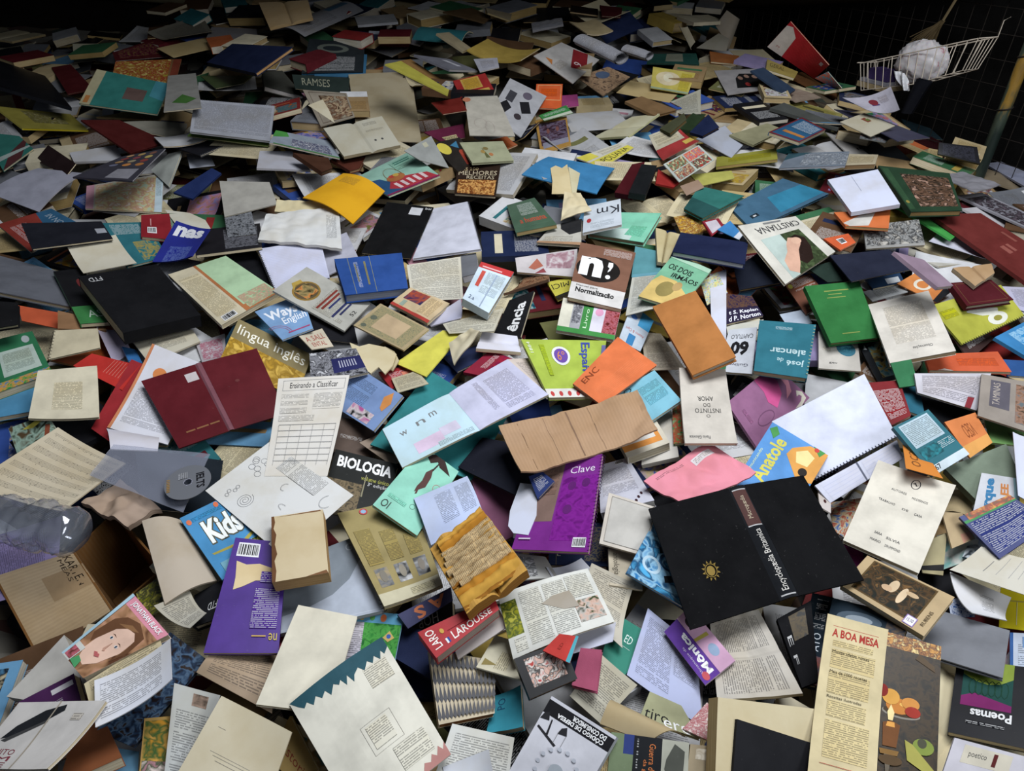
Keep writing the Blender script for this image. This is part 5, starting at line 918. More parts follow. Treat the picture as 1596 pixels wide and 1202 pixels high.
B(6,'pg',(290,240,325,235,335,258,296,262),2,'b0b4c0','bluish white paper above the shredded grey papers, upper left')
B(5,'hb',(270,300,330,262,345,270,300,310),8,'1c2c5a','blue hardcover with a brown edge leaning, left of the grey cover',pages='7a5a34')
B(6,'fo',(342,282,420,284,432,318,350,338),4,'a4a096','plain grey-beige cover above the blank lined notebook')
B(7,'bk',(-20,300,60,262,130,270,60,330),3,'9a9aa8','large pale grey sheet at the left edge, upper left',c=.01,ct='h')
# upper centre
B(9,'op',(403,4,480,0,487,27,420,43),16,'a8906c','coverless tan book propped open at the top of the heap',hs=(.03,.05,.02,.0),pages='b49a70')
B(8,'pg',(422,48,520,8,567,16,475,57),1.5,'7c7c80','newsprint sheet drooping over the top edge of the heap, left of centre',[X(.05,.1,.6,.9,'7c7c80'),R(.62,.4,.95,.6,'3a5a70')],c=.03,ct='k')
B(7,'hb',(482,60,568,68,566,112,470,114),16,'20262a','dark book with a moonlit oval picture lying on a blue book, upper centre',[E(.45,.75,.28,.14,'5a6058'),E(.45,.75,.18,.08,'20262a'),X(.2,.05,.85,.5,'20262a')],pages='2a5a7c',sc='2a5a7c',gl='m')
B(7,'hb',(492,78,572,85,569,121,490,118),10,'2a6284','blue book under the moonlit dark book, upper centre')
B(6,'fo',(455,116,545,122,543,146,460,138),5,'24302c','dark grey-green cover with pale arched letters below the moonlit book',[T(.15,.3,.65,.8,'RAMSES','8a8a74')])
B(7,'op',(558,218,543,116,640,111,657,221),5,'a0957c','large open book with blank age-toned endpapers, upper centre',[R(.1,.7,.14,.8,'3a4c68'),R(.9,.1,.92,.14,'2a2a2a')])
B(8,'op',(504,200,595,181,624,226,536,244),14,'b0ac9c','small open book showing a blank page and a title page, upper centre',[T(.62,.82,.85,.88,'HAMLET','4a4a4a') if 0 else X(.62,.8,.85,.9,'b0ac9c'),X(.6,.6,.9,.68,'b0ac9c'),E(.66,.3,.02,.03,'444'),E(.78,.3,.02,.03,'444')],pages='a89c80')
B(6,'bk',(472,140,540,145,553,182,500,197),4,'8a8070','brown-toned portrait cover left of the large open book',[I(.3,.05,.95,.85,'8a8270','5a3c2c','a89478','3a281c',s=2,sc=1.2),FR(.1,.05,.96,.95,.01,.015,'5a4a3c')])
B(7,'poly',(503,155,480,164,522,192,512,170),1,'c4bca4','cream dog-eared page corner over the brown-toned portrait cover')
B(7,'hb',(408,112,440,110,474,150,412,134),26,'3a3a34','thick white-paged book leaning, upper left of centre',pages='b4b0b0')
B(7,'mg',(430,203,515,220,530,247,420,222),6,'8a94a0','magazine with green corner and small lilac photos, upper left of centre',[P('3a8a30',0,.5,.25,.7,.2,1,0,1),I(.3,.1,.9,.6,'9aa0ac','3a3c58','b8b8bc',s=2,sc=4),R(.05,.0,1,.06,'3a7a30')])
B(7,'nb',(385,165,428,170,420,222,384,216),4,'8c8e98','narrow lined notepad left of the green-cornered magazine',sp=1,gl='m',pages='a0a2aa')
B(5,'pg',(405,235,455,236,484,265,400,262),8,'a8a8b0','sheaf of white papers below the green-cornered magazine')
B(6,'hb',(457,238,512,246,518,262,502,268),16,'4a2c1c','brown hardcover below the small open book, upper centre',pages='7a6048')
B(6,'hb',(515,248,570,243,560,262,545,266),14,'5a2a1c','reddish brown hardcover right of the brown hardcover, upper centre',pages='a08460')
B(7,'pb',(556,276,638,236,686,274,606,306),6,'8ab8a4','pale green recipe leaflet with a fruit basket on a checked red cloth',
  [P('24507a',0,0,.45,0,.2,.6,0,.7),P('b02c38',.15,.2,.35,.5,.9,.25,1,.0,.4,0),[P('d8c0c0',.3+.12*k,.1,.36+.12*k,.1,.34+.12*k,.3,.28+.12*k,.3) for k in range(5)],E(.42,.45,.16,.12,'a8642c'),E(.38,.52,.05,.05,'b83a28'),E(.46,.52,.05,.05,'c8a030'),O(.43,.5,.13,.3,.008,'8a6a38',14,0,.5),X(.55,.62,.92,.92,'8ab8a4'),R(.6,.85,.9,.88,'2a6a5a'),R(.6,.79,.88,.82,'2a6a5a'),R(.0,0,1,.04,'8a1c50')])
B(7,'env',(535,270,600,298,550,349,472,308),4,'cf9a1e','mustard yellow folder sagging over papers, upper centre left',[T(.2,.7,.6,.85,'SEMIN','6a5414') if 0 else X(.15,.7,.5,.9,'cf9a1e')],c=.02,ct='h',name='folder',cat='folder')
B(8,'hb',(706,126,756,114,770,140,718,152),16,'8a1a18','small red and gold dictionary, upper centre right',[R(.2,.3,.75,.95,'a88428'),X(.25,.35,.7,.9,'a88428'),R(.1,.05,.9,.2,'a88428')],name='dictionary')
B(6,'nb',(724,151,775,149,803,212,732,211),3,'a8a294','sketch pad page with pencil doodles, upper centre right',[O(.3,.3,.15,.12,.005,'8a7470',12),O(.5,.2,.1,.15,.005,'8a7470',12),E(.05,.92,.12,.06,'b06a48')],sp=1,gl='m')
B(8,'mg',(762,178,795,122,852,150,812,214),4,'a4a4a8','black-and-white fashion magazine page with standing figures, upper centre right',[P('1c1c20',.2,.7,.3,.95,.5,.8,.4,.6),P('1c1c20',.4,.3,.6,.5,.7,.3,.5,.1),R(.5,.65,.75,.85,'3a3a40'),E(.3,.35,.06,.1,'3a3236'),E(.8,.4,.08,.12,'5a5260')])
B(7,'pb',(661,206,722,193,725,214,690,222),5,'5e1c38','maroon book with a cream title strip, upper centre right',[R(.2,.05,.7,.35,'a89a6c'),T(.22,.1,.68,.3,'MAKENO','2a2420')])
B(7,'bk',(672,160,718,152,728,172,690,178),4,'6a1c14','dark red cover left of the small red and gold dictionary')
B(8,'pb',(671,224,716,214,750,254,714,268),10,'26221e','dark book with smiling yellow balls and a red bottle shape, centre top',[E(.25,.75,.2,.2,'c0b018'),E(.85,.2,.14,.12,'b0a820'),P('8a2c18',.5,.1,.75,.1,.8,.5,.7,.6,.6,.5),E(.7,.5,.1,.1,'a03a20'),P('2a6a8a',.5,.8,.8,.9,.7,.65)],pages='b0a078')
B(8,'hb',(716,222,784,220,801,250,736,254),9,'989a78','sage green hardcover with a small flower drawing, centre top',[P('5a5a30',.4,.2,.42,.7,.5,.2),E(.4,.5,.05,.08,'a08038'),E(.5,.65,.06,.08,'7a6a38'),E(.55,.35,.05,.08,'a86a38')],gl='m')
B(8,'pb',(713,258,780,257,772,307,708,302),9,'2a1c14','brown cookbook titled As melhores receitas with cakes on its cover',[T(.1,.82,.5,.92,'AS 200','b8a070'),T(.05,.66,.95,.8,'MELHORES','b8a888'),T(.25,.53,.9,.64,'RECEITAS','b8a888'),I(.06,.04,.96,.5,'a06834','5a2c14','c89858','7a3c18',s=2,sc=2.5)])
B(6,'bk',(630,235,672,212,700,262,655,250),3,'8a8c88','grey pamphlet with a small stamp above the fruit basket leaflet',[R(.6,.75,.75,.92,'a8a48a')])
B(5,'mg',(570,272,600,240,640,245,590,275),3,'7c7e84','grey fine-print page left of the fruit basket leaflet',[X(.1,.1,.9,.9,'7c7e84')])
B(6,'pg',(575,48,620,50,662,62,655,70),10,'a4a6b0','long white page block slanting across the top, centre')
B(6,'hb',(620,95,640,92,705,135,700,146),10,'8a6430','tan hardcover slanting down right of the large open book, upper centre',pages='a88450')
B(6,'mg',(600,100,625,95,700,140,698,148),6,'a8a020','yellow-edged magazine under the tan slanting hardcover, upper centre')
B(6,'pb',(645,85,700,92,745,110,700,108),10,'6a6a74','grey book with a white label on a slant, upper centre',[R(.6,.3,.75,.8,'a8a8b0')],pages='8a8a8c')
B(6,'pb',(680,52,700,50,735,75,722,80),10,'9a8c6c','cream-edged book slanting, top centre',pages='b0a078')
B(6,'bk',(738,92,775,90,778,105,748,112),4,'9a9aa4','white note card, upper centre right',[X(.2,.2,.8,.8,'9a9aa4')])
B(5,'hb',(690,18,735,12,765,25,755,35),8,'5a4428','brown book on top of the heap, top centre')
B(6,'pb',(757,12,798,22,795,32,760,20),8,'8a7c60','tan book with cream edges at the very top, centre',pages='a89870')
# upper right of centre
B(9,'pb',(836,131,877,131,875,170,833,168),6,'d4560e','bright orange square card with a thin pale frame, top centre right',[FR(.07,.33,.95,.95,.015,.02,'d8a868'),X(.2,.5,.8,.8,'d4560e')])
B(8,'pb',(840,180,882,164,893,176,848,188),4,'2a7a34','green and white ticket-like card under the bright orange square',[R(0,0,1,.3,'b0b8a4'),X(.1,.5,.9,.8,'2a7a34')])
B(7,'bk',(873,149,900,147,902,165,876,168),4,'9a3a74','small magenta card right of the bright orange square')
B(9,'bk',(834,188,883,181,890,226,843,241),5,'b0822c','ochre-framed cover with a dark stage photograph, top centre right',[I(.08,.2,.95,.88,'241c24','4a3440','6a6074','2a2028',s=3,sc=1.5),R(.12,.12,.95,.28,'8a8898'),E(.35,.6,.05,.08,'7a4a44'),E(.65,.62,.05,.08,'7a4a44')])
B(7,'fo',(813,272,855,244,958,262,930,302),4,'2a76a6','large medium-blue folder, top centre right',c=.008,ct='h')
B(8,'poly',(858,262,866,258,876,262,884,256,890,282,893,302,860,302,861,282),2,'c8b890','torn cream strip of paper standing on the medium-blue folder')
B(8,'poly',(886,260,904,270,898,302,892,302),1.5,'c0b898','narrow cream page with holes beside the torn cream strip')
B(7,'bk',(898,246,968,222,988,230,940,262),4,'c4c0b0','yellow and white pamphlet with bold black letters, right of the blue folder',[R(0,.0,1,.5,'c8bc18'),T(.2,.1,.9,.42,'POLIANA','24241c'),R(.0,.6,.3,1,'c8bc18'),X(.4,.6,.9,.9,'c4c0b0')])
B(7,'op',(921,216,985,182,1028,177,980,212),10,'b8b498','cream book splayed open with pale green edges, top right of centre',pages='b4b48c')
B(9,'poly',(963,161,996,99,1030,143,1018,160,985,156),1.5,'bcb49c','cream sheet folded into a triangle standing up, top right of centre',hs=(0,.10,.03,0,0))
B(8,'hb',(974,158,1000,150,1055,171,1020,180),12,'7a5c38','weathered brown book in front of the triangular standing sheet',pages='8a6a44')
B(7,'pg',(1030,165,1092,139,1092,178,1062,178),1.5,'a4a294','grey page standing behind the weathered brown book',[X(.1,.1,.9,.9,'a4a294')],hs=(0,.05,.02,0))
B(8,'hb',(1028,200,1066,176,1070,186,1044,208),16,'40422c','olive hardcover, first of three books leaning in a row, top right of centre',pages='7a6440')
B(8,'hb',(1055,200,1080,176,1100,178,1078,204),14,'26381f','dark green hardcover, middle of three books leaning in a row',pages='8a7048')
B(8,'hb',(1075,206,1104,178,1121,198,1095,212),14,'141e3c','navy hardcover, last of three books leaning in a row',pages='7a6040')
B(8,'mg',(1034,256,1089,226,1114,249,1059,284),3,'a8b0a8','comic page with six small picture panels, top right of centre',[I(.05,.05,.48,.48,'8aa090','7a3028','c0b890',s=1,sc=3),I(.52,.05,.95,.48,'a83830','3a4a40','c8c0a0',s=2,sc=3),I(.05,.52,.48,.95,'c8b890','406048','a84a38',s=3,sc=3),I(.52,.52,.95,.95,'7a9098','c04038','b0a880',s=4,sc=3)])
B(8,'mg',(1012,216,1055,200,1090,225,1034,255),3,'a02c2c','red and cream comic cover joined above the six-panel comic page',[R(0,.5,.9,1,'b0a890'),X(.1,.6,.8,.95,'b0a890'),P('c0a030',.75,.2,1,.2,1,.4,.75,.4)],c=.015,ct='v')
B(8,'pb',(1117,245,1210,231,1212,248,1116,260),12,'8e8a1c','long mustard book with dark spine lettering, upper right of centre',[X(.2,.3,.9,.7,'8e8a1c')],pages='a08c5c')
B(6,'bk',(1075,272,1140,266,1145,278,1092,290),3,'a8a440','pale yellow-green pamphlet under the long mustard book')
B(7,'hb',(1137,210,1196,192,1222,202,1174,226),9,'8a8664','khaki book with cream edges, upper right of centre',pages='b4b094')
B(8,'mg',(832,87,875,66,934,93,893,130),4,'a8a4a0','white music magazine with a dark red block and lettering, top centre right',[P('7a141c',.5,.0,1,.3,.95,.65,.35,.3),P('b06a20',.1,.6,.25,.7,.2,.85),T(.5,.15,.6,.35,'9','c8b8b8'),X(.1,.4,.4,.6,'a8a4a0')])
B(7,'mg',(898,120,948,104,982,120,940,150),3,'7a6654','craft magazine with a grey-blue ball of yarn on skin tones, top right of centre',[I(0,0,1,1,'7a6450','a08468','4a3c34',s=4,sc=1.5),E(.6,.7,.18,.2,'4a5c78')])
B(8,'bk',(1018,104,1084,114,1072,147,1014,137),3,'b8a83a','yellow booklet with a pale glowing figure, top right of centre',[E(.4,.55,.3,.32,'c8b890'),E(.4,.6,.12,.2,'d0c8a8'),X(.7,.1,.95,.9,'b8a83a'),R(.0,0,1,.08,'8a9a78')])
B(7,'hb',(1015,84,1085,83,1090,100,1008,98),8,'144038','dark teal-green hardcover with a grey label, top right of centre',[R(.35,.2,.7,.95,'6a6c5c')],gl='m')
B(8,'mg',(1113,110,1180,107,1216,136,1134,148),3,'908c8c','magazine with a group photo of people in black, top right',[P('141416',.25,.2,.35,.6,.5,.8,.9,.75,.95,.3,.6,.15),E(.45,.6,.05,.08,'8a6a5a'),E(.6,.65,.05,.08,'8a6a5a'),E(.75,.6,.05,.08,'8a6a5a'),E(.5,.3,.05,.08,'a02c28')])
B(7,'pb',(1106,80,1152,87,1150,100,1108,96),9,'a86020','orange-brown book, top right, left of the standing red folder')
B(9,'pg',(1115,40,1133,16,1153,30,1135,80),1.5,'989084','pale sheet curling upright at the top of the heap, right',hs=(.10,.20,.16,.0),c=.04,ct='k')
B(8,'pg',(1055,42,1068,44,1080,68,1074,80),1.5,'a49c88','small leaf-shaped cream sheet sticking up at the top, right of centre',hs=(.06,.05,.0,.0),c=.015,ct='u')
B(7,'pg',(1085,75,1120,52,1137,60,1132,80),1.5,'8a867a','grey sheet leaning against the curling upright sheet, top right',hs=(0,.06,.06,0))
B(6,'pb',(890,8,932,14,932,24,888,18),8,'1c1410','black book with a cream front edge at the very top, right of centre',pages='a08c6c')
B(6,'pg',(803,10,858,14,862,28,822,26),12,'848488','block of grey-white paper at the very top, centre right')
B(6,'pg',(828,36,876,28,878,38,830,48),10,'8a8a90','creased stack of white sheets below the grey-white paper block',wr=.006)
B(6,'hb',(935,8,970,12,968,26,938,24),10,'3c0e10','dark red book at the very top, right of centre')
B(6,'pg',(1085,216,1130,196,1158,226,1140,246),3,'9ca0ac','blank bluish sheet between khaki book and comic, upper right of centre')
B(7,'hb',(958,300,985,256,1005,252,985,305),20,'4a0e16','maroon book spine leaning beside a black spine, upper centre right',gl='m')
B(7,'hb',(980,300,1000,256,1024,258,1006,304),22,'181a1c','black book spine leaning right of the maroon spine, upper centre right',gl='g')
B(6,'hb',(1022,286,1026,264,1060,284,1050,292),8,'8e1c18','small red hardcover below the six-panel comic page',pages='a89078')
B(5,'pg',(1060,290,1088,280,1098,292,1070,305),2,'8a7464','brown torn cover left of the dark teal hardcover')
# far right
B(9,'fo',(1196,73,1232,34,1292,102,1269,123),6,'b0101c','bright red folder standing at the edge of the heap with a cream logo corner',
  [P('c4b8ac',0,.70,0,1,.86,1,.96,.9,.78,.74),T(.38,.80,.78,.93,'FTD','a01820',b=.02),O(.2,.87,.08,.045,.02,'a01820',16),T(.16,.84,.24,.9,'2','a01820'),R(.7,.08,.85,.14,'c0a8a8')],hs=(.05,.22,.17,.02),gl='g')
B(7,'pb',(1196,92,1244,112,1238,122,1194,108),12,'9a8838','yellowish box-like book below the standing red folder',[T(.1,.4,.6,.8,'GERAL','5a4c20')])
B(7,'mg',(1270,122,1290,112,1312,138,1305,140),4,'3a7484','turquoise and orange picture cover below the standing red folder',[I(0,0,1,1,'3a7a84','a84a28','3a7a84',s=2,sc=3)],hs=(0,.06,.05,0))
B(7,'hb',(1228,118,1250,112,1308,148,1300,155),8,'5a3818','brown book with a white lower edge below the standing red folder',pages='a4a4a8')
B(8,'hb',(1229,153,1314,178,1305,188,1225,163),12,'8c8440','narrow yellow-olive book with dark spine lettering, upper right',[X(.1,.2,.9,.8,'8c8440'),T(.25,.3,.75,.7,'ANTONIO','3a3620') if 0 else R(.3,.4,.7,.6,'4a4624')])
B(7,'pb',(1200,168,1222,160,1312,195,1306,200),14,'4a4c48','grey book with thick white pages below the yellow-olive book',pages='a8a8ac')
B(8,'pb',(1250,183,1287,202,1246,222,1198,206),13,'1f5478','blue paperback with a red border and orange lettering, upper right',[FR(0,0,1,1,.05,.05,'6a1c24'),T(.15,.2,.9,.35,'EINSTEIN','a86a24') if 0 else R(.2,.22,.9,.32,'a86a24'),X(.2,.5,.9,.9,'1f5478')],pages='b8ac90')
B(8,'bk',(1284,203,1345,213,1369,244,1325,243),4,'a09c98','white printed brochure with small black drawings, upper right',[X(.1,.6,.8,.9,'a09c98'),[E(.5+.1*k,.3+.05*(k%2),.03,.05,'222') for k in range(4)]])
B(8,'env',(1309,190,1347,176,1395,196,1357,213),3,'a8a290','beige envelope with a red and green stamp, upper right',[R(.6,.55,.75,.8,'7a3a28'),R(.66,.6,.78,.72,'5a6a28')])
B(8,'pb',(1229,239,1324,236,1317,258,1214,262),8,'6a7480','glossy grey book with a teal back edge, right of the long mustard book',[P('2a4a54',.0,.5,.4,1,0,1),I(.3,.1,1,.9,'8a9098','5a6068','a0a4a8',s=1)],pages='a8aab4')
B(8,'pb',(1320,240,1369,241,1364,256,1316,258),18,'a09478','printed cream book with fanned tan pages right of the glossy grey book',[X(.1,.2,.9,.8,'a09478')],pages='9a8460')
B(7,'hb',(1392,222,1452,213,1530,257,1498,270),8,'300e12','long dark maroon hardcover with a pale spine label, upper right',[R(.0,.0,1,.2,'40181e'),R(.3,.05,.7,.12,'8a7a80')],gl='g')
B(6,'fo',(1330,220,1390,222,1420,250,1370,250),6,'1c2226','dark grey cover left of the long dark maroon hardcover',pages='6a5030')
B(8,'pb',(1464,222,1523,229,1528,256,1462,240),8,'1c1c20','black glossy cover with fine grey marks at the heap\'s right end',[I(.1,.1,.9,.9,'1c1c20','303038','1c1c20',s=2)],hs=(.03,.03,.0,.0),pages='8a7450')
B(9,'bk',(1315,158,1390,141,1404,177,1350,176),2,'a4a0ac','white pamphlet with a dark red and violet emblem below the wire basket',[E(.5,.6,.1,.16,'7a2430'),R(.42,.42,.6,.5,'4a3a6a'),X(.65,.5,.85,.8,'a4a0ac')],c=.02,ct='u',hs=(.0,.05,.04,.0))
B(6,'mg',(1300,170,1345,175,1450,215,1400,220),3,'3a3a50','dark violet magazine under the beige envelope, upper right')
B(6,'mg',(1345,196,1400,205,1380,222,1340,215),3,'6a7478','grey-blue shredded picture magazine under the beige envelope',[I(0,0,1,1,'8a8c8c','3a4a50','8a6a60',s=2,sc=5)])
B(6,'fo',(1405,185,1450,200,1470,218,1420,212),4,'1c2e36','dim dark teal cover at the heap\'s right end')
B(7,'pg',(1535,255,1560,252,1640,285,1600,292),8,'8c90a4','stack of bluish white sheets at the far right edge of the heap')
B(6,'pb',(1500,268,1530,260,1640,298,1610,305),8,'8a7a60','cream-edged book at the far right edge of the heap',pages='a8a4a8')
B(6,'mg',(1460,275,1500,268,1560,290,1520,300),3,'7c7a80','crumpled grey wrapper between dark green art book and far right stack',wr=.008)
B(6,'pb',(1170,110,1190,105,1240,140,1225,150),8,'2a3a50','dark blue book below the orange-brown book, top right',pages='7a6a50')
B(6,'bk',(1196,138,1216,130,1280,152,1240,160),3,'8a7868','torn brown paper above the yellow-olive book, upper right',wr=.006)
import time; _t0 = time.time()
def tick(s): print('TIME', s, round(time.time()-_t0, 1))
# ======================================================= setting
def pix(px, py, w=0.0):                 # heap-frame point of a pixel at height w over the mean surface
    return on_plane(rays([(px, py)]), w, 0, 0)[0]
def W(p): return HM @ Vector(p)
CAMW = Vector((0, 0, CAMZ))
def wray(px, py):
    d = rays([(px, py)])[0]; return (W(CAMP + d) - CAMW)
def hit_vertical(px, py, p0, nrm):
    d = wray(px, py); return CAMW + d * ((p0 - CAMW).dot(nrm) / d.dot(nrm))
A = W(pix(1150, 34)); Bp = W(pix(1655, 268))
fd = Vector((Bp.x-A.x, Bp.y-A.y, 0)).normalized(); fn = Vector((fd.y, -fd.x, 0))
if fn.dot(CAMW-A) < 0: fn = -fn           # towards the camera
Bfar = A + fd*4.5
m_wall = mat('1c1712', 'c'); m_wall2 = mat('100f0e', 'c'); m_beam = mat('7a7052', 'c'); m_floor = mat('3a342c', 'c')
def wall(name, a, b, z0, z1, th, m):
    a = Vector((a.x, a.y, 0)); b = Vector((b.x, b.y, 0)); d = (b-a).normalized(); n = Vector((-d.y, d.x, 0))
    mb = MB(); c = [a, b, b+n*th, a+n*th]
    lo = [Vector((p.x, p.y, z0)) for p in c]; hi = [Vector((p.x, p.y, z1)) for p in c]
    mb.face([hi[0], hi[1], hi[2], hi[3]], m); mb.face(lo[::-1], m)
    for i in range(4): mb.face([lo[i], lo[(i+1) % 4], hi[(i+1) % 4], hi[i]], m)
    return struct(mb.build(name))
yb = W(pix(600, 6)).y
wall('wall_back', Vector((-5.5, yb, 0)), Vector((A.x+.6, yb, 0)), 0, 4.2, .15, m_wall)
o2 = -fn*0.30
wall('wall_right', Bfar + o2, A + o2 - fd*.4, 0, 4.2, .15, m_wall2) if (Vector((-(-fd).y, (-fd).x, 0))).dot(fn) < 0 else wall('wall_right', A + o2 - fd*.4, Bfar + o2, 0, 4.2, .15, m_wall2)
mb = MB(); mb.face([(-6, -3, 0), (6, -3, 0), (6, 7, 0), (-6, 7, 0)], m_floor); mb.face([(-6, 7, -.1), (6, 7, -.1), (6, -3, -.1), (-6, -3, -.1)], m_floor)
struct(mb.build('floor'))
mb = MB(); cz = 2.15  # unseen low slab added to keep light off the far end of the heap
for zz, fl_ in ((cz, True), (cz+.1, False)):
    mb.grid(lambda a, b: Vector((-6+12*a, 2.9+(yb+.3-2.9)*b, zz)), 1, 1, m_wall, flip=fl_)
for p, q_ in (((-6, 2.9), (6, 2.9)), ((6, 2.9), (6, yb+.3)), ((6, yb+.3), (-6, yb+.3)), ((-6, yb+.3), (-6, 2.9))):
    mb.face([(p[0], p[1], cz), (q_[0], q_[1], cz), (q_[0], q_[1], cz+.1), (p[0], p[1], cz+.1)], m_wall)
struct(mb.build('ceiling'))
# beams along the far wall and over the mesh
def beam(name, p, q, r, m):
    mb = MB(); tube(mb, [p, q], r, m, 8); return struct(mb.build(name, smooth=True))
yw = Vector((0, yb-.06, 0)); ny = Vector((0, -1, 0))
beam('trim_1', hit_vertical(-40, -26, yw, ny), hit_vertical(640, 26, yw, ny), .035, m_beam)
beam('trim_2', hit_vertical(620, 12, yw, ny), hit_vertical(1190, 2, yw, ny), .03, mat('2c2218', 'c'))
beam('trim_3', hit_vertical(1130, 4, A+fn*.03, fn), hit_vertical(1640, -22, A+fn*.03, fn), .03, mat('2c2218', 'c'))
# wire mesh fence
mb = MB(); mw = metal('rusted_wire', '241e18', .8, .4)
base_z = min(A.z, Bp.z) - .4
for i in range(52):
    p = A + fd*(i*.075) ; tube(mb, [Vector((p.x, p.y, base_z)), Vector((p.x, p.y, 2.1))], .0016, mw, 4)
for i in range(28):
    z = base_z + i*.095; tube(mb, [Vector((A.x, A.y, z)), Vector((Bfar.x-.5*fd.x, Bfar.y-.5*fd.y, z-.03))], .0016, mw, 4)
tag(mb.build('wire_mesh_fence'), 'rusted square wire mesh fence rising behind the right end of the heap', 'fence')
# post
mb = MB(); pb_ = hit_vertical(1540, 236, A+fn*.10, fn)
rootp = bpy.data.objects.new('wooden_post', None); COL.objects.link(rootp); rootp.location = (pb_.x, pb_.y, pb_.z-.45)
m, nt, b = _new('peeling_painted_wood'); tc = nt.nodes.new('ShaderNodeTexCoord'); mp = nt.nodes.new('ShaderNodeMapping'); mp.inputs['Scale'].default_value = (1, 1, .25); nt.links.new(tc.outputs['Object'], mp.inputs[0])
nn = _noise(nt, mp.outputs[0], 12, 4); nt.links.new(_ramp(nt, nn.outputs[0], [(.38, lin('18241f')), (.5, lin('3a4438')), (.56, lin('8a6a28')), (.7, lin('4a3a1c'))]), b.inputs['Base Color']); b.inputs['Roughness'].default_value = .5
tube(mb, [Vector((0, 0, 0)), Vector((0, 0, .6)), Vector((0, 0, 2.12-pb_.z+.45))], .024, m, 14); mb.build('post_shaft', rootp, smooth=True)
mb = MB()
for z in (.6, .8, 1.05): tube(mb, [Vector(((.026)*math.cos(a*.35), (.026)*math.sin(a*.35), z+.002*a)) for a in range(19)], .003, mw, 4)
mb.build('wire_tie', rootp)
tag(rootp, 'leaning-looking round post with peeling green and yellow paint at the upper right edge', 'post')

# ======================================================= the cardboard box sunk in the heap
bc = pix(180, 872); hole = lambda u, v: (u-bc[0])**2 + (v-bc[1])**2
HG[((_uu-bc[0])**2 + (_vv-bc[1])**2) < .11**2] = -0.40
mb = MB(); pm = mat('6f6250', 'e')
def massz(u, v):
    r = relief(u, v) - .012 + .012*mnoise.noise(Vector((u*9, v*9, 0)))
    d = (u-bc[0])**2 + (v-bc[1])**2
    if d < .24**2: r -= .30*min(1, (1 - d/.24**2)*2.2)
    return r
n1, n2 = 150, 110
ah, bh = HMI @ A, HMI @ Bp
def inside(u, v, m_=0.0):          # in front of the fence line and the back wall
    cr = (bh.x-ah.x)*(v-ah.y) - (bh.y-ah.y)*(u-ah.x)
    return cr/math.hypot(bh.x-ah.x, bh.y-ah.y) < -m_ and v < yb - .05 - m_
def keep_in(u, v):
    dx, dy = bh.x-ah.x, bh.y-ah.y; l = math.hypot(dx, dy); cr = (dx*(v-ah.y) - dy*(u-ah.x))/l
    if cr > -.03: u += (cr+.03)*dy/l; v -= (cr+.03)*dx/l
    return u, min(v, yb-.08)
def mpt(a, b):
    u, v = keep_in(-4.1+8.2*a, .02+5.0*b); return W((u, v, massz(u, v)))
mm, nt, b_ = _new('packed_paper'); tc = nt.nodes.new('ShaderNodeTexCoord'); vo = nt.nodes.new('ShaderNodeTexVoronoi'); vo.inputs['Scale'].default_value = 7; nz = _noise(nt, tc.outputs['Object'], 5, 3)
mp = nt.nodes.new('ShaderNodeMapping'); nt.links.new(tc.outputs['Object'], mp.inputs[0]); nt.links.new(mp.outputs[0], vo.inputs['Vector']); vo.distance = 'CHEBYCHEV'
sx_ = nt.nodes.new('ShaderNodeSeparateColor'); nt.links.new(vo.outputs['Color'], sx_.inputs[0])
pc = _ramp(nt, sx_.outputs[0], [(0, lin('3a2c20')), (.2, lin('8a7a5c')), (.35, lin('a8a498')), (.5, lin('5a4a38')), (.6, lin('1c2640')), (.7, lin('b0a484')), (.82, lin('5a1c1c')), (.9, lin('26443a'))], 'CONSTANT')
nt.links.new(_mix(nt, nz.outputs[0], pc, (.10, .08, .06, 1)), b_.inputs['Base Color']); b_.inputs['Roughness'].default_value = .9
mb.grid(mpt, n1, n2, mm, lambda a, b: (a*8, b*5))
mass = mb.build('packed_paper_mass', smooth=True)
tag(mass, 'packed mass of crushed books and paper filling the gaps under the heap', 'paper heap', kind='stuff')
def kb(px, py, w): return Vector(pix(px, py, w))
rw = .030
c0, c1, c2, c3 = kb(116, 859, rw), kb(178, 800, rw), kb(252, 885, rw), kb(176, 950, rw)
boxr = bpy.data.objects.new('cardboard_box', None); COL.objects.link(boxr); ctr = (c0+c1+c2+c3)/4 - Vector((0, 0, .2)); boxr.matrix_world = HM @ Matrix.Translation(ctr)
def panel(nm, pts, col='8a6840', dec=None, th=.004):
    mb = MB(); p = [Vector(q)-ctr for q in pts]; n = (p[1]-p[0]).cross(p[3]-p[0]).normalized()
    S = lambda u, v, off=0.0: tuple(p[3]*(1-u)*(1-v) + p[2]*u*(1-v) + p[1]*u*v + p[0]*(1-u)*v - n*off)
    mk_ = mat(col, 'k')
    w_ = (p[1]-p[0]).length; h_ = (p[3]-p[0]).length
    mb.grid(lambda a, b: S(a, b, 0), 6, 6, mk_, lambda a, b: (a*w_, b*h_)); mb.grid(lambda a, b: S(a, b, -th), 6, 6, mk_, flip=True)
    for e in (((0, 0), (1, 0)), ((1, 0), (1, 1)), ((1, 1), (0, 1)), ((0, 1), (0, 0))):
        (a0, b0), (a1, b1) = e; mb.face([S(a0, b0, 0), S(a0, b0, -th), S(a1, b1, -th), S(a1, b1, 0)], mat(col, 'p'))
    decorate(mb, S, dec, (w_, h_), 4)
    return mb.build(nm, boxr)
dn = Vector((0, 0, -.20))
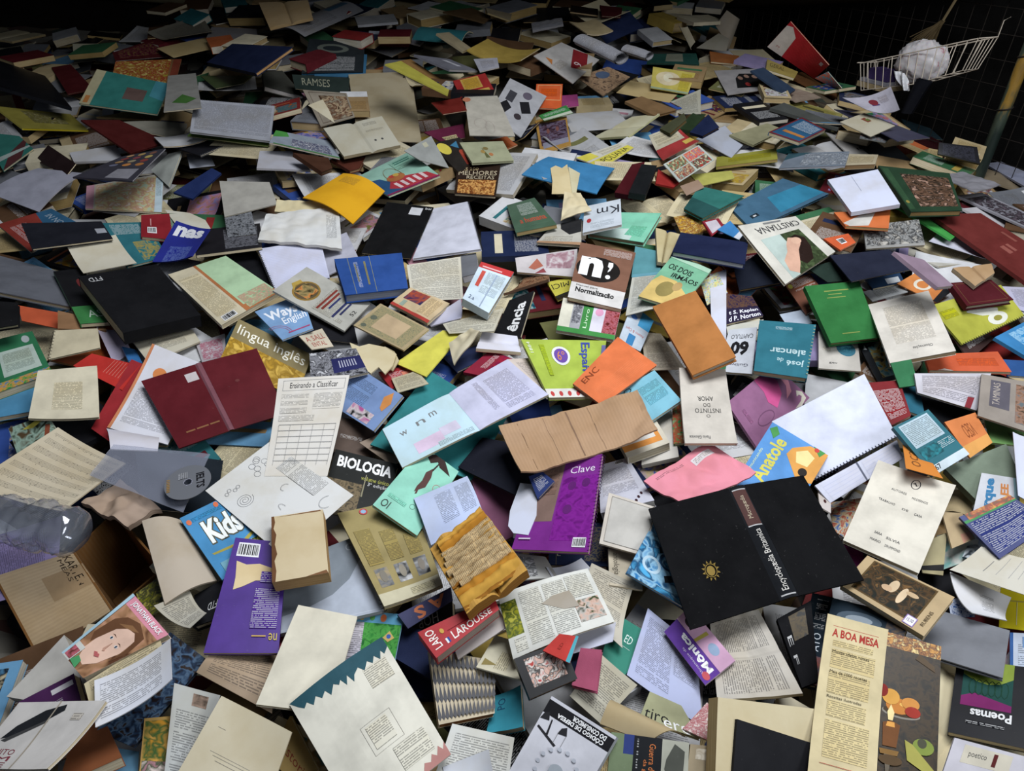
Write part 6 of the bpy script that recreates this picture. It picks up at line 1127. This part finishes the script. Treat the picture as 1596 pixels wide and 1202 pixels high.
for a, b in ((c0, c1), (c1, c2), (c2, c3), (c3, c0)):
    cc = (c0+c1+c2+c3)/4
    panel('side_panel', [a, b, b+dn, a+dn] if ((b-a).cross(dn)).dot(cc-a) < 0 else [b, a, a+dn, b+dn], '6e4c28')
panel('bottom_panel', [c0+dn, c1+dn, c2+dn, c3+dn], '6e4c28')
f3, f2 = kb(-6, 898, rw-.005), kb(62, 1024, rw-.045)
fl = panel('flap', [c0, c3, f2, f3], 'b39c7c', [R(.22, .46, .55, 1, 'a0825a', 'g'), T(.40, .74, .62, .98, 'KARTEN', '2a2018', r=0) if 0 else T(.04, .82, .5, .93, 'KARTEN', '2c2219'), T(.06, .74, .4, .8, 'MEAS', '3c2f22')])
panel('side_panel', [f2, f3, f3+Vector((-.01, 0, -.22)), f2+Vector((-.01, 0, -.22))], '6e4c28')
tag(boxr, 'open brown cardboard box with a taped tan flap, sunk in the heap\'s left side', 'box')
_c = cells(np.array([[p.x, p.y] for p in (c0, c3, f2, f3)]));  HG[_c] = np.maximum(HG[_c], rw-.02)

# ======================================================= filler: the rest of the heap
PAL = [('white', 'c4c4c6', 13), ('cream', 'c6bb9c', 14), ('pale grey', 'a8a8aa', 9), ('yellowed', 'b09c70', 8), ('navy', '1c2748', 6), ('black', '16161a', 7), ('maroon', '5a161e', 5), ('dark red', '86201f', 3), ('green', '2f6640', 4),
       ('teal', '1f6a70', 4), ('sky blue', '5a92b8', 4), ('royal blue', '2a4a94', 3), ('brown', '5c4028', 7), ('tan', '94784e', 7), ('grey', '6c6e74', 5), ('mustard', 'a88c2c', 3), ('orange', 'b45a24', 2), ('olive', '6a6a3a', 3), ('lilac', '8a7ea8', 2), ('pink', 'b07a88', 1)]
PW = [p[2] for p in PAL]
PWF = [5, 12, 7, 12, 8, 13, 6, 3, 5, 3, 2, 1, 16, 18, 8, 3, 2, 4, 1, 0]
FILL = []
def filler(N, seed, far_only=False, wmax=.05, vis=None):
    rnd = random.Random(seed); made = 0; tries = 0
    while made < N and tries < N*20:
        tries += 1
        if rnd.random() < .52: px, py = rnd.uniform(-60, 1656), 40 + 1220*rnd.random()
        else: px, py = rnd.uniform(-60, 1656), 30 + 330*rnd.random()**1.1
        if far_only: py = 30 + 360*rnd.random()**1.3
        # keep clear of the fence line and of the box
        edge = 12 if 400 < px < 960 else 60 if px < 400 else 40 if px < 1128 else 48 + (px-1128)*(290-50)/(1600-1128.)
        if py < edge-2 + (22 if px > 1128 else 0): continue
        if vis is not None and not vis(px, py): continue
        c = pix(px, py)
        if (c[0]-bc[0])**2 + (c[1]-bc[1])**2 < .235**2 or (px < 105 and 905 < py < 1085): continue
        kd = rnd.choices(['pb', 'hb', 'mg', 'pg', 'op', 'bk', 'fo'], [34, 17, 12, 17, 7, 9, 4])[0]
        cn, col, _ = rnd.choices(PAL, PWF if py < 240 else PW)[0]
        if kd in ('pg',) and cn not in ('white', 'cream', 'pale grey', 'yellowed', 'lilac', 'sky blue'): cn, col, _ = PAL[rnd.choice([1, 2, 3] if py < 240 else [0, 1, 2, 3])]
        if kd == 'op': cn, col, _ = PAL[rnd.choice([1, 1, 2, 3] if py < 240 else [0, 1, 1, 2, 3])]
        w = rnd.uniform(.115, .165); h = w*rnd.uniform(1.35, 1.55)
        if kd in ('mg', 'fo', 'pg'): w *= 1.22; h *= 1.2
        if kd == 'op': w *= 1.7
        t = {'pb': rnd.uniform(.008, .028), 'hb': rnd.uniform(.014, .038), 'mg': rnd.uniform(.003, .007), 'pg': .0012, 'op': rnd.uniform(.010, .02), 'bk': rnd.uniform(.003, .007), 'fo': .003}[kd]
        an = rnd.uniform(0, 2*math.pi); ca, sa = math.cos(an), math.sin(an)
        q2 = [(c[0]+x*ca-y*sa, c[1]+x*sa+y*ca) for x, y in ((-w/2, h/2), (w/2, h/2), (w/2, -h/2), (-w/2, -h/2))]
        if not all(inside(x, y, .01) for x, y in q2): continue
        q = np.array([[x, y, 0] for x, y in q2])
        cc = cells(q)
        if cc is None: continue
        if np.median(HG[cc] - relief(_uu[cc], _vv[cc])) > wmax: continue
        far = py < 360; ta, tb = rnd.uniform(-.28, .28)*(1.6 if far else 1), rnd.uniform(-.22, .3)*(1.4 if far else 1)
        if far and kd in ('pb', 'hb'): t *= 1.35
        q = settle(quad=q2, t=t, cand=[(ta, tb), (ta*.4, tb*.4), (0, 0), (-ta*.5, tb*.6)] if py < 420 else [(ta*.3, tb*.3), (0, 0)])
        pages = rnd.choice(['c8bda2', 'b4a078', 'c8c4b8', 'a8905f', 'bcb4a4'])
        dec = []
        if kd in ('pg', 'op'):
            if rnd.random() < .75: dec = [X(.08, .08, .44, .92, col), X(.56, .08, .92, .92, col)] if kd == 'op' else [X(.12, .1, .9, .9, col)]
        elif rnd.random() < .75 and py > 150:
            z = rnd.random(); c2 = rnd.choices(PAL, PW)[0][1]
            if z < .3: dec = [R(.12, .68, .88, .8, c2), X(.15, .15, .85, .5, col)]
            elif z < .55: dec = [I(.1, .1, .9, .62, c2, rnd.choice(PAL)[1], rnd.choice(PAL)[1], s=round(rnd.random()*9, 1), sc=1.6), R(.1, .74, .7, .8, c2)]
            elif z < .8: dec = [R(0, 0, 1, .28, c2), X(.1, .5, .9, .9, col)]
            else: dec = [R(.78, 0, 1, 1, c2), X(.1, .2, .7, .8, col)]
        kw = {}
        if kd in ('pg', 'mg', 'bk') and rnd.random() < .7: kw = dict(c=rnd.uniform(.005, .03 if py < 330 else .010), ct=rnd.choice('uvUWVBabcdhk')); HG[cells(q)] += kw['c']*.5
        r = mk([tuple(p) for p in q], kd, t, col, None, dec, rnd=rnd, pages=pages, **kw)
        FILL.append((r, cn, kd, t)); THINGS.pop(); made += 1
filler(950, 11, wmax=.10)
tick('fill')
# ======================================================= the traced things, bottom layer first
QUEUE.sort(key=lambda x: (x[0], x[1]))
DONE = []
for layer, idx, kind, px, t, col, label, dec, kw in QUEUE:
    pts = [(px[i], px[i+1]) for i in range(0, len(px), 2)]
    hs = kw.pop('hs', None); lift = kw.pop('lift', 0.0)
    ar = sum(pts[i][0]*pts[(i+1) % len(pts)][1] - pts[(i+1) % len(pts)][0]*pts[i][1] for i in range(len(pts)))/2
    if ar < 0 and len(pts) == 4: print('MIRRORED', label); pts = [pts[1], pts[0], pts[3], pts[2]]
    bg = (kw.get('c', 0) if kw.get('ct', 'u') in 'hk' else 0) + kw.get('wr', 0)*.8
    q = settle(px=pts, t=t, hs=hs, lift=lift, bulge=bg, rectw=0 if kind == 'poly' else 1.6)
    r = mk([tuple(p) for p in q], kind, t, col, label, dec, **kw)
    if label.startswith('waterlogged'): WQ = [tuple(p) for p in q]
    DONE.append((r, label, sum(p[0] for p in pts)/len(pts), sum(p[1] for p in pts)/len(pts), abs(ar)))
    e = np.linalg.norm(q[1]-q[0]), np.linalg.norm(q[2]-q[1])
    if q[:, 2].max() > .14 and not hs: print('HIGH %.3f' % q[:, 2].max(), label)

WATER = None
for r, label, cx, cy, ar in DONE:
    if label.startswith('waterlogged'): WATER = r
rw_ = random.Random(5); wpts = [(671, 857), (750, 793), (823, 892), (728, 958)]
_dz = None
wq = WQ
wc = [Vector(p) for p in wq]; wn = frame_of(wq)[3]
def wS(u, v, o=0.0):
    return wc[3]*(1-u)*(1-v) + wc[2]*u*(1-v) + wc[1]*u*v + wc[0]*(1-u)*v + wn*o
WI = (HMI @ WATER.matrix_world).inverted()
for i in range(11):
    v1 = .99 - i*.076; hgt = .010 + .006*rw_.random(); u0_, u1_ = (.0 + .12*rw_.random(), 1.0 - .03*rw_.random()) if i > 2 else (.05+.1*rw_.random(), .98)
    sk = rw_.uniform(-.03, .03)
    if i in (9, 10): u0_ = .0
    def lf(a, b, o=0.0):
        u = u0_ + a*(u1_-u0_); v = v1 - b*(.13 if i < 9 else .2) + sk*(a-.5)
        z = hgt*math.sin(math.pi*min(1, b*1.15))**1.0 + .006*b + .005*mnoise.noise(Vector((a*5+i*3, b*2, i))) + .004*mnoise.noise(Vector((a*14, b*3, i*2)))
        return WI @ wS(min(1, max(0, u)), min(1, max(0, v)), z + .001 + o)
    mb = MB(); ed = mat('a87428' if i % 2 else 'b88c3c', 'p'); tx = mat('b8a078', 'x')
    mb.grid(lambda a, b: lf(a, b*.22), 24, 2, ed, flip=True); mb.grid(lambda a, b: lf(.06*b if False else a, .22+b*.6), 24, 6, tx if 1 < i < 9 else ed, lambda a, b: (b*.03+i, a*.13), flip=True); mb.grid(lambda a, b: lf(a, .82+b*.18), 24, 2, mat('8a5c20', 'p'), flip=True)
    mb.grid(lambda a, b: lf(a, b, -.0012), 24, 6, ed)
    mb.build('crumpled_leaf', WATER, smooth=True)
tick('traced')
# ======================================================= things that are not flat
def hmax(u, v, r=.03):
    m_ = ((_uu-u)**2 + (_vv-v)**2) < r*r; return float(HG[m_].max())
# disc in its sleeve
q = settle(px=[(180, 697), (330, 712), (288, 803), (143, 745)], t=.0015)
sl = thin_film('clear_sleeve_plastic', 'b0b4c4', .22, .15); sl2 = sl
cen, ax, ay, n = frame_of([tuple(p) for p in q]); L = Matrix(((ax.x, ay.x, n.x, cen.x), (ax.y, ay.y, n.y, cen.y), (ax.z, ay.z, n.z, cen.z), (0, 0, 0, 1))); Lq = [L.inverted() @ Vector(p) for p in q]
mb = MB()
def Sq(a, b, o=0.0):
    p = Lq[3]*(1-a)*(1-b) + Lq[2]*a*(1-b) + Lq[1]*a*b + Lq[0]*(1-a)*b
    return (p.x, p.y, p.z + .010 + o + .005*mnoise.noise(Vector((a*3, b*3, 4))))
mb.grid(lambda a, b: Sq(a, b, 0), 14, 14, sl); mb.grid(lambda a, b: Sq(a, b, -.0012), 14, 14, sl, flip=True)
for e in range(4):
    f = [lambda s, z: Sq(s, 0, z), lambda s, z: Sq(1, s, z), lambda s, z: Sq(1-s, 1, z), lambda s, z: Sq(0, 1-s, z)][e]
    mb.grid(lambda a, b: f(a, -.0012*b), 14, 1, sl, flip=True)
o = mb.build('plastic_sleeve', smooth=True); o.matrix_world = HM @ L
tag(o, 'clear plastic sleeve lying over the music sheet and the black folder, left of centre', 'sleeve')
dc = on_plane(rays([(293, 752)]), 0, 0, 0)[0]
dcz = hmax(dc[0], dc[1], .05) + .016; dc = on_plane(rays([(293, 752)]), dcz, 0, 0)[0]
Rd = .046; root = bpy.data.objects.new('compact_disc', None); COL.objects.link(root)
tilt = Matrix.Rotation(math.radians(-70), 4, 'Z'); root.matrix_world = HM @ Matrix.Translation(Vector(dc)) @ tilt
md = metal('disc_silver', '8a8c92', .3, .5)
mb = MB()
for zz, fl_ in ((.0012, False), (0, True)):
    mb.grid(lambda a, b: ((.008+(Rd-.008)*b)*math.cos(-2*math.pi*a), (.008+(Rd-.008)*b)*math.sin(-2*math.pi*a), zz), 40, 2, md, flip=fl_)
mb.grid(lambda a, b: (Rd*math.cos(2*math.pi*a), Rd*math.sin(2*math.pi*a), .0012*b), 40, 1, md)
Sd = lambda x, y, off=0.0: ((x-.5)*2*Rd, (y-.5)*2*Rd, .0013+off)
decorate(mb, Sd, [T(.3, .68, .75, .86, 'IELTS', '15151a', b=.03), [R(.3+.05*k, .05+.0*k, .325+.05*k, .12, '9a7020') for k in range(8)], X(.2, .3, .38, .5, '8a8c92')], (Rd*2, Rd*2), 1)
mb.build('disc', root)
mb = MB(); tube(mb, [(.0085*math.cos(a*.4), .0085*math.sin(a*.4), .0008) for a in range(16)], .0008, plastic('hub_plastic', 'ccd', .2, .6), 5, closed=True); mb.build('hub_ring', root)
tag(root, 'grey compact disc with black lettering lying at the right end of the clear sleeve', 'disc')
# crushed plastic bottle
p0 = pix(-70, 818); p1 = pix(128, 826); dz = max(hmax(p0[0], p0[1], .05), hmax(p1[0], p1[1], .05), hmax((p0[0]+p1[0])/2, (p0[1]+p1[1])/2, .06)) + .040
p0 = Vector(pix(-170, 780, dz)); p1 = Vector(pix(128, 832, dz)); axd = (p1-p0); Lb = axd.length; axd.normalize(); s1 = axd.cross(Vector((0, 0, 1))).normalized(); s2 = s1.cross(axd)
clear = thin_film('clear_bottle_plastic', 'd0d4dc', .06, .10)
broot = bpy.data.objects.new('plastic_bottle', None); COL.objects.link(broot); broot.matrix_world = HM @ Matrix.Translation(p0)
prof = [(1-a, r*1.22) for a, r in reversed([(0, .0), (.004, .026), (.03, .037), (.1, .040), (.16, .036), (.22, .041), (.30, .037), (.38, .041), (.48, .037), (.58, .041), (.7, .039), (.8, .036), (.88, .026), (.94, .014), (1.0, .0135)])]
def rad(t_):
    for (a, ra), (b, rb) in zip(prof, prof[1:]):
        if a <= t_ <= b: return ra + (rb-ra)*(t_-a)/(b-a)
    return prof[-1][1]
def bot(sh):
    def f(a, b):
        th = 2*math.pi*a; r = max(.0005, rad(b)+sh)
        cr = 1 + (0.20*mnoise.noise(Vector((math.cos(th)*1.7, math.sin(th)*1.7, b*9))) + .10*mnoise.noise(Vector((math.cos(th)*4, math.sin(th)*4, b*24)))) * (1 if .1 < b < .95 else .2)
        cr += .035*math.sin(b*95) + .05*mnoise.cell(Vector((math.cos(th)*2.2+5, math.sin(th)*2.2+5, b*11)))*(1 if .1 < b < .95 else 0)
        return axd*(Lb*b) + s1*(math.cos(th)*r*cr) + s2*(math.sin(th)*r*cr*.88)
    return f
mb = MB(); mb.grid(bot(0), 44, 70, clear); mb.grid(bot(-.0006), 44, 70, clear, flip=True); mb.build('bottle_body', broot, smooth=True)
mb = MB(); mb.grid(lambda a, b: axd*(Lb*(-.03+.06*b)) + s1*(math.cos(2*math.pi*a)*.0155) + s2*(math.sin(2*math.pi*a)*.0155), 20, 1, mat('b8bcc4', 'g')); mb.face([axd*(-Lb*.03) + s1*(math.cos(2*math.pi*a/20)*.0155) + s2*(math.sin(2*math.pi*a/20)*.0155) for a in range(20)], mat('b8bcc4', 'g')); mb.build('bottle_cap', broot)
tag(broot, 'crushed clear plastic bottle lying at the left edge above the cardboard box flap', 'bottle')
# green and white papers seen below it
# rolled newspaper
def roll(px0, px1, r, lab, w0):
    a = Vector(pix(px0[0], px0[1], w0)); b = Vector(pix(px1[0], px1[1], w0)); d = (b-a); Lr = d.length; d.normalize(); e1 = d.cross(Vector((0, 0, 1))).normalized(); e2 = e1.cross(d)
    mb = MB(); m_ = mat('8e8e94', 'x')
    def f(u, v, o=0.0):
        th = 2*math.pi*2.1*v; rr = r*(1-.28*v) + o; k = 1+.12*mnoise.noise(Vector((u*4, v*5, 2)))
        return a + d*(Lr*u) + e1*(math.cos(th)*rr*k*1.3) + e2*(math.sin(th)*rr*k*.8)
    mb.grid(lambda u, v: f(u, v), 12, 60, m_, lambda u, v: (v*.4, u*.3)); mb.grid(lambda u, v: f(u, v, -.0008), 12, 60, m_, lambda u, v: (v*.4, u*.3), flip=True)
    xf = HM; o = mb.build('rolled_newspaper', xf=None, smooth=True); o.matrix_world = HM
    cen_ = (a+b)/2
    for v_ in o.data.vertices: v_.co -= cen_
    o.matrix_world = HM @ Matrix.Translation(cen_)
    tag(o, lab, 'newspaper')
cc_ = pix(935, 85); roll((905, 62), (968, 92), .032, 'loosely rolled grey newspaper beside the white music magazine, top centre right', hmax(cc_[0], cc_[1], .08)+.03)
cc_ = pix(985, 85); roll((975, 76), (1012, 88), .024, 'smaller folded newspaper roll right of the loosely rolled grey newspaper', hmax(cc_[0], cc_[1], .06)+.02)
# wire basket
off = .20; P0 = A + fn*off
def fp(px, py, o=off): return hit_vertical(px, py, A+fn*o, fn)
wm = mat('c9bba8', 'g')
bk = bpy.data.objects.new('wire_basket', None); COL.objects.link(bk)
TL, TR, BL, BR, BM = fp(1341, 99), fp(1525, 60), fp(1342, 141), fp(1500, 110), fp(1425, 131)
bk.location = (BL+BR)/2; O0 = bk.location.copy()
back = -fn*.11
def wires(nm, lst, r=.0019):
    mb = MB()
    for l in lst: tube(mb, [Vector(p)-O0 for p in l], r, wm, 5)
    return mb.build(nm, bk, smooth=True)
TLb, TRb, BLb, BRb, BMb = TL+back, TR+back, BL+back*.8, BR+back*.8, BM+back*.8
wires('rim', [[TL, TR], [TL-fd*.02, TLb], [TLb, TRb], [TR+fd*.0, TRb]], .0028)
lst = []
for i in range(14):
    f = i/13; top = TL.lerp(TR, f); bt = (BL.lerp(BM, f/.55) if f < .55 else BM.lerp(BR, (f-.55)/.45)); lst.append([top, bt])
lst.append([BL, BM, BR])
wires('front_panel', lst)
lst = []
for i in range(1, 5): f = i/5; lst.append([TL.lerp(TLb, f), BL.lerp(BLb, f)])
lst.append([BL, BLb]); wires('side_panel', lst)
lst = []
for i in range(1, 5): f = i/5; lst.append([TR.lerp(TRb, f), BR.lerp(BRb, f)])
lst.append([BR, BRb]); wires('side_panel', lst)
lst = []
for i in range(9): f = i/8; b1 = (BL.lerp(BM, f/.55) if f < .55 else BM.lerp(BR, (f-.55)/.45)); b2 = (BLb.lerp(BMb, f/.55) if f < .55 else BMb.lerp(BRb, (f-.55)/.45)); lst.append([b1, b2])
lst.append([BLb, BMb, BRb]); wires('bottom_panel', lst)
lst = []
for i in range(10): f = i/9; lst.append([TLb.lerp(TRb, f), BLb.lerp(BRb, f)])
wires('back_panel', lst)
wires('hook', [[TRb, TRb+Vector((0, 0, .06)), TRb+back*.3+Vector((0, 0, .07))]])
tag(bk, 'cream-white wire basket hooked on the mesh fence at the upper right', 'basket')
# plastic bag in the basket
cb_ = fp(1437, 97, off-.08); bagm, nt, b_ = _new('thin_white_plastic'); b_.inputs['Roughness'].default_value = .35; b_.inputs['Subsurface Weight'].default_value = .15
tc = nt.nodes.new('ShaderNodeTexCoord'); nz = _noise(nt, tc.outputs['Object'], 16, 3); nt.links.new(_ramp(nt, nz.outputs[0], [(.60, lin('c4bfc0')), (.66, lin('b06a74')), (.70, lin('c4bfc0'))]), b_.inputs['Base Color'])
bag = bpy.data.objects.new('plastic_bag', None); COL.objects.link(bag); bag.location = cb_
mb = MB()
def fb(a, b):
    th, ph = 2*math.pi*a, math.pi*(b-.5); d = fd*math.cos(ph)*math.cos(th) + fn*math.cos(ph)*math.sin(th) + Vector((0, 0, 1))*math.sin(ph)
    k = 1 + .10*mnoise.noise(d*2.2) + .12*abs(mnoise.noise(d*5)) + .05*mnoise.noise(d*13)
    return Vector((0, 0, 0)) + fd*(d.dot(fd)*.118*k) + fn*(d.dot(fn)*.075*k) + Vector((0, 0, d.z*.088*k))
mb.grid(fb, 60, 36, bagm); mb.build('bag_body', bag, smooth=True)
mb = MB(); t0 = fp(1402, 112, off+.015)-cb_; t1 = fp(1412, 141, off+.02)-cb_
mb.grid(lambda a, b: t0.lerp(t1, b) + fd*((a-.5)*(.06-.03*b)) + fn*(.012*math.sin(a*9+b*4)), 10, 10, bagm); mb.grid(lambda a, b: t0.lerp(t1, b) + fd*((a-.5)*(.06-.03*b)) + fn*(.012*math.sin(a*9+b*4)-.002), 10, 10, bagm, flip=True)
mb.build('bag_handle', bag, smooth=True)
tag(bag, 'knotted white plastic bag with faded red print stuffed into the wire basket', 'bag')
def boxthing(nm, lab, cat, c, sx, sy, sz, m, m2=None):
    mb = MB(); ux, uy, uz = fd*sx/2, fn*sy/2, Vector((0, 0, sz/2))
    v = lambda a, b, d: ux*a + uy*b + uz*d + Vector((0, 0, sz/2))
    for f in (((-1, -1, 1), (1, -1, 1), (1, 1, 1), (-1, 1, 1)), ((-1, 1, -1), (1, 1, -1), (1, -1, -1), (-1, -1, -1)), ((-1, 1, -1), (-1, 1, 1), (1, 1, 1), (1, 1, -1)), ((1, -1, -1), (1, -1, 1), (-1, -1, 1), (-1, -1, -1)), ((1, 1, -1), (1, 1, 1), (1, -1, 1), (1, -1, -1)), ((-1, -1, -1), (-1, -1, 1), (-1, 1, 1), (-1, 1, -1))):
        mb.face([v(*p) for p in f], m if f[0][2] == f[2][2] else (m2 or m))
    o = mb.build(nm); o.location = c; return tag(o, lab, cat)
bl = fp(1370, 137, off-.08)
boxthing('paperback', 'tan paperback lying flat on the bottom of the wire basket', 'book', bl, .17, .12, .022, mat('a08c6c', 'm'), mat('a89878', 'e'))
boxthing('folded_cloth', 'folded pale cloth on the tan paperback in the wire basket', 'cloth', bl+Vector((0, 0, .024)), .16, .11, .014, mat('8a8890', 'c'))
boxthing('pencil_case', 'purple pouch lying on the folded pale cloth in the wire basket', 'pouch', bl+Vector((0, 0, .040))+fd*.01, .12, .08, .045, mat('3a2c58', 'c'))
mb = MB(); s0 = fp(1440, 124, off+.03); s1_ = fp(1412, 176, off+.01)
mb.grid(lambda a, b: s0.lerp(s1_, b)-s0 + fd*((a-.5)*(.075-.02*b)) + fn*(.02*math.sin(math.pi*a)), 8, 10, mat('14161e', 'c')); mb.grid(lambda a, b: s0.lerp(s1_, b)-s0 + fd*((a-.5)*(.075-.02*b)) - fn*(.01), 8, 10, mat('14161e', 'c'), flip=True)
o = mb.build('hanging_cloth', smooth=True); o.location = s0; tag(o, 'dark cloth hanging down from the front of the wire basket', 'cloth')
# dried broom hanging on the mesh
b0 = fp(1492, -4, .05); b1 = fp(1470, 32, .06); b2 = fp(1440, 66, .08)
br = bpy.data.objects.new('straw_broom', None); COL.objects.link(br); br.location = b1
mb = MB(); tube(mb, [b0-b1, Vector((0, 0, 0))], .006, mat('6a5a3c', 'm'), 6); mb.build('handle', br)
mb = MB(); rr = random.Random(3)
for i in range(60):
    e = (b2-b1) + fd*rr.uniform(-.06, .06) + fn*rr.uniform(-.015, .03) + Vector((0, 0, rr.uniform(-.02, .02)))
    tube(mb, [fd*rr.uniform(-.01, .01), e*.5, e], .0022, mat('4a3c22', 'm'), 3)
mb.build('bristles', br)
tag(br, 'short straw broom hanging head down on the mesh fence above the wire basket', 'broom')

tick('special')
# ======================================================= drop the filler nobody can see, then describe the rest
bpy.context.view_layer.update(); dg = bpy.context.evaluated_depsgraph_get()
hits = {}
from mathutils.bvhtree import BVHTree
_V, _F, _own = [], [], []
for ob in list(SC.objects):
    if ob.type != 'MESH': continue
    top = ob
    while top.parent is not None: top = top.parent
    me = ob.data; n_ = len(me.vertices); co = np.empty(n_*3); me.vertices.foreach_get('co', co); co = co.reshape(-1, 3)
    mw_ = np.array(ob.matrix_world); co = co @ mw_[:3, :3].T + mw_[:3, 3]; b0_ = len(_V); _V.extend(map(tuple, co))
    for p in me.polygons: _F.append([b0_+i for i in p.vertices]); _own.append(top.name)
bvh = BVHTree.FromPolygons(_V, _F)
for py in range(2, 1202, 4):
    for px in range(2, 1596, 4):
        loc, nr, ix, dist = bvh.ray_cast(CAMW, wray(px, py))
        if ix is not None: hits.setdefault(_own[ix], []).append((px, py))
del _V, _F, _own, bvh
for r, label, cx, cy, ar in DONE:
    n = len(hits.get(r.name, []))
    if n == 0:
        print('UNSEEN', label)
tick('rays')
def kill(r):
    for c in list(r.children): kill(c)
    me = r.data; bpy.data.objects.remove(r)
    if me is not None and me.users == 0: bpy.data.meshes.remove(me)
for dd_ in list(DONE):
    if dd_[0].name not in hits: kill(dd_[0]); DONE.remove(dd_)
import re
marks = {}
for r, label, cx, cy, ar in DONE:
    hp = hits.get(r.name, [])
    if len(hp) < 24 or label.startswith('pale') : continue
    s = re.split(r",| with | lying| under| below| left of| right of| beneath| above| at the | titled| whose| framing| showing| beside| between| on | in | near| behind| standing| leaning| resting| over | propped| peeping| tucked| beyond| folded| against| next to| sticking| bending| curving| slanting| joined| half | that | resting| sagging| drooping| hanging| turned| splayed| and a ", label)[0].strip()
    marks.setdefault(s, []).append((np.median([h[0] for h in hp]), np.median([h[1] for h in hp]), len(hp)))
marks = [(s, l[0][0], l[0][1], l[0][2]) for s, l in marks.items() if len(l) == 1 and 2 <= len(s.split()) <= 7]
NOUN = dict(pb='paperback', hb='hardcover', mg='magazine', pg='loose page', op='open book', bk='booklet', fo='thin folder')
used = set(); kept = 0; unseen = []
for r, cn, kd, t in FILL:
    hp = hits.get(r.name)
    if not hp: unseen.append(r); continue
    cx, cy = np.median([h[0] for h in hp]), np.median([h[1] for h in hp])
    th = 'thick ' if t > .024 else ('slim ' if t < .012 and kd in ('pb', 'hb') else '')
    near = sorted(marks, key=lambda m_: math.hypot(m_[1]-cx, (m_[2]-cy)*1.3) - 2.0*math.sqrt(m_[3]))[:14]
    lab = None
    for how in ('showing', 'half buried', 'partly covered'):
        for m_ in near:
            dx, dy = cx-m_[1], cy-m_[2]
            ad = abs(dx) / (abs(dy)+1e-6)
            dr = ('right of' if dx > 0 else 'left of') if ad > 2.2 else (('below' if dy > 0 else 'above') if ad < .45 else (('below and ' if dy > 0 else 'above and ') + ('right of' if dx > 0 else 'left of')))
            l = '%s%s %s %s %s the %s' % (th, cn, NOUN[kd], how, dr, m_[0])
            if l not in used and len(l.split()) <= 16: lab = l; break
        if lab: break
    used.add(lab); r['label'] = lab; r['category'] = KINDS[kd][1]; r['group'] = {'pb': 'paperbacks in the heap', 'hb': 'hardcovers in the heap', 'mg': 'magazines in the heap', 'pg': 'loose pages in the heap', 'op': 'open books in the heap', 'bk': 'booklets in the heap', 'fo': 'folders in the heap'}[kd]; kept += 1
for r in unseen: kill(r)
print('FILLERS kept', kept, 'killed', len(unseen), 'traced', len(DONE))
bpy.context.view_layer.update()
tick('end')
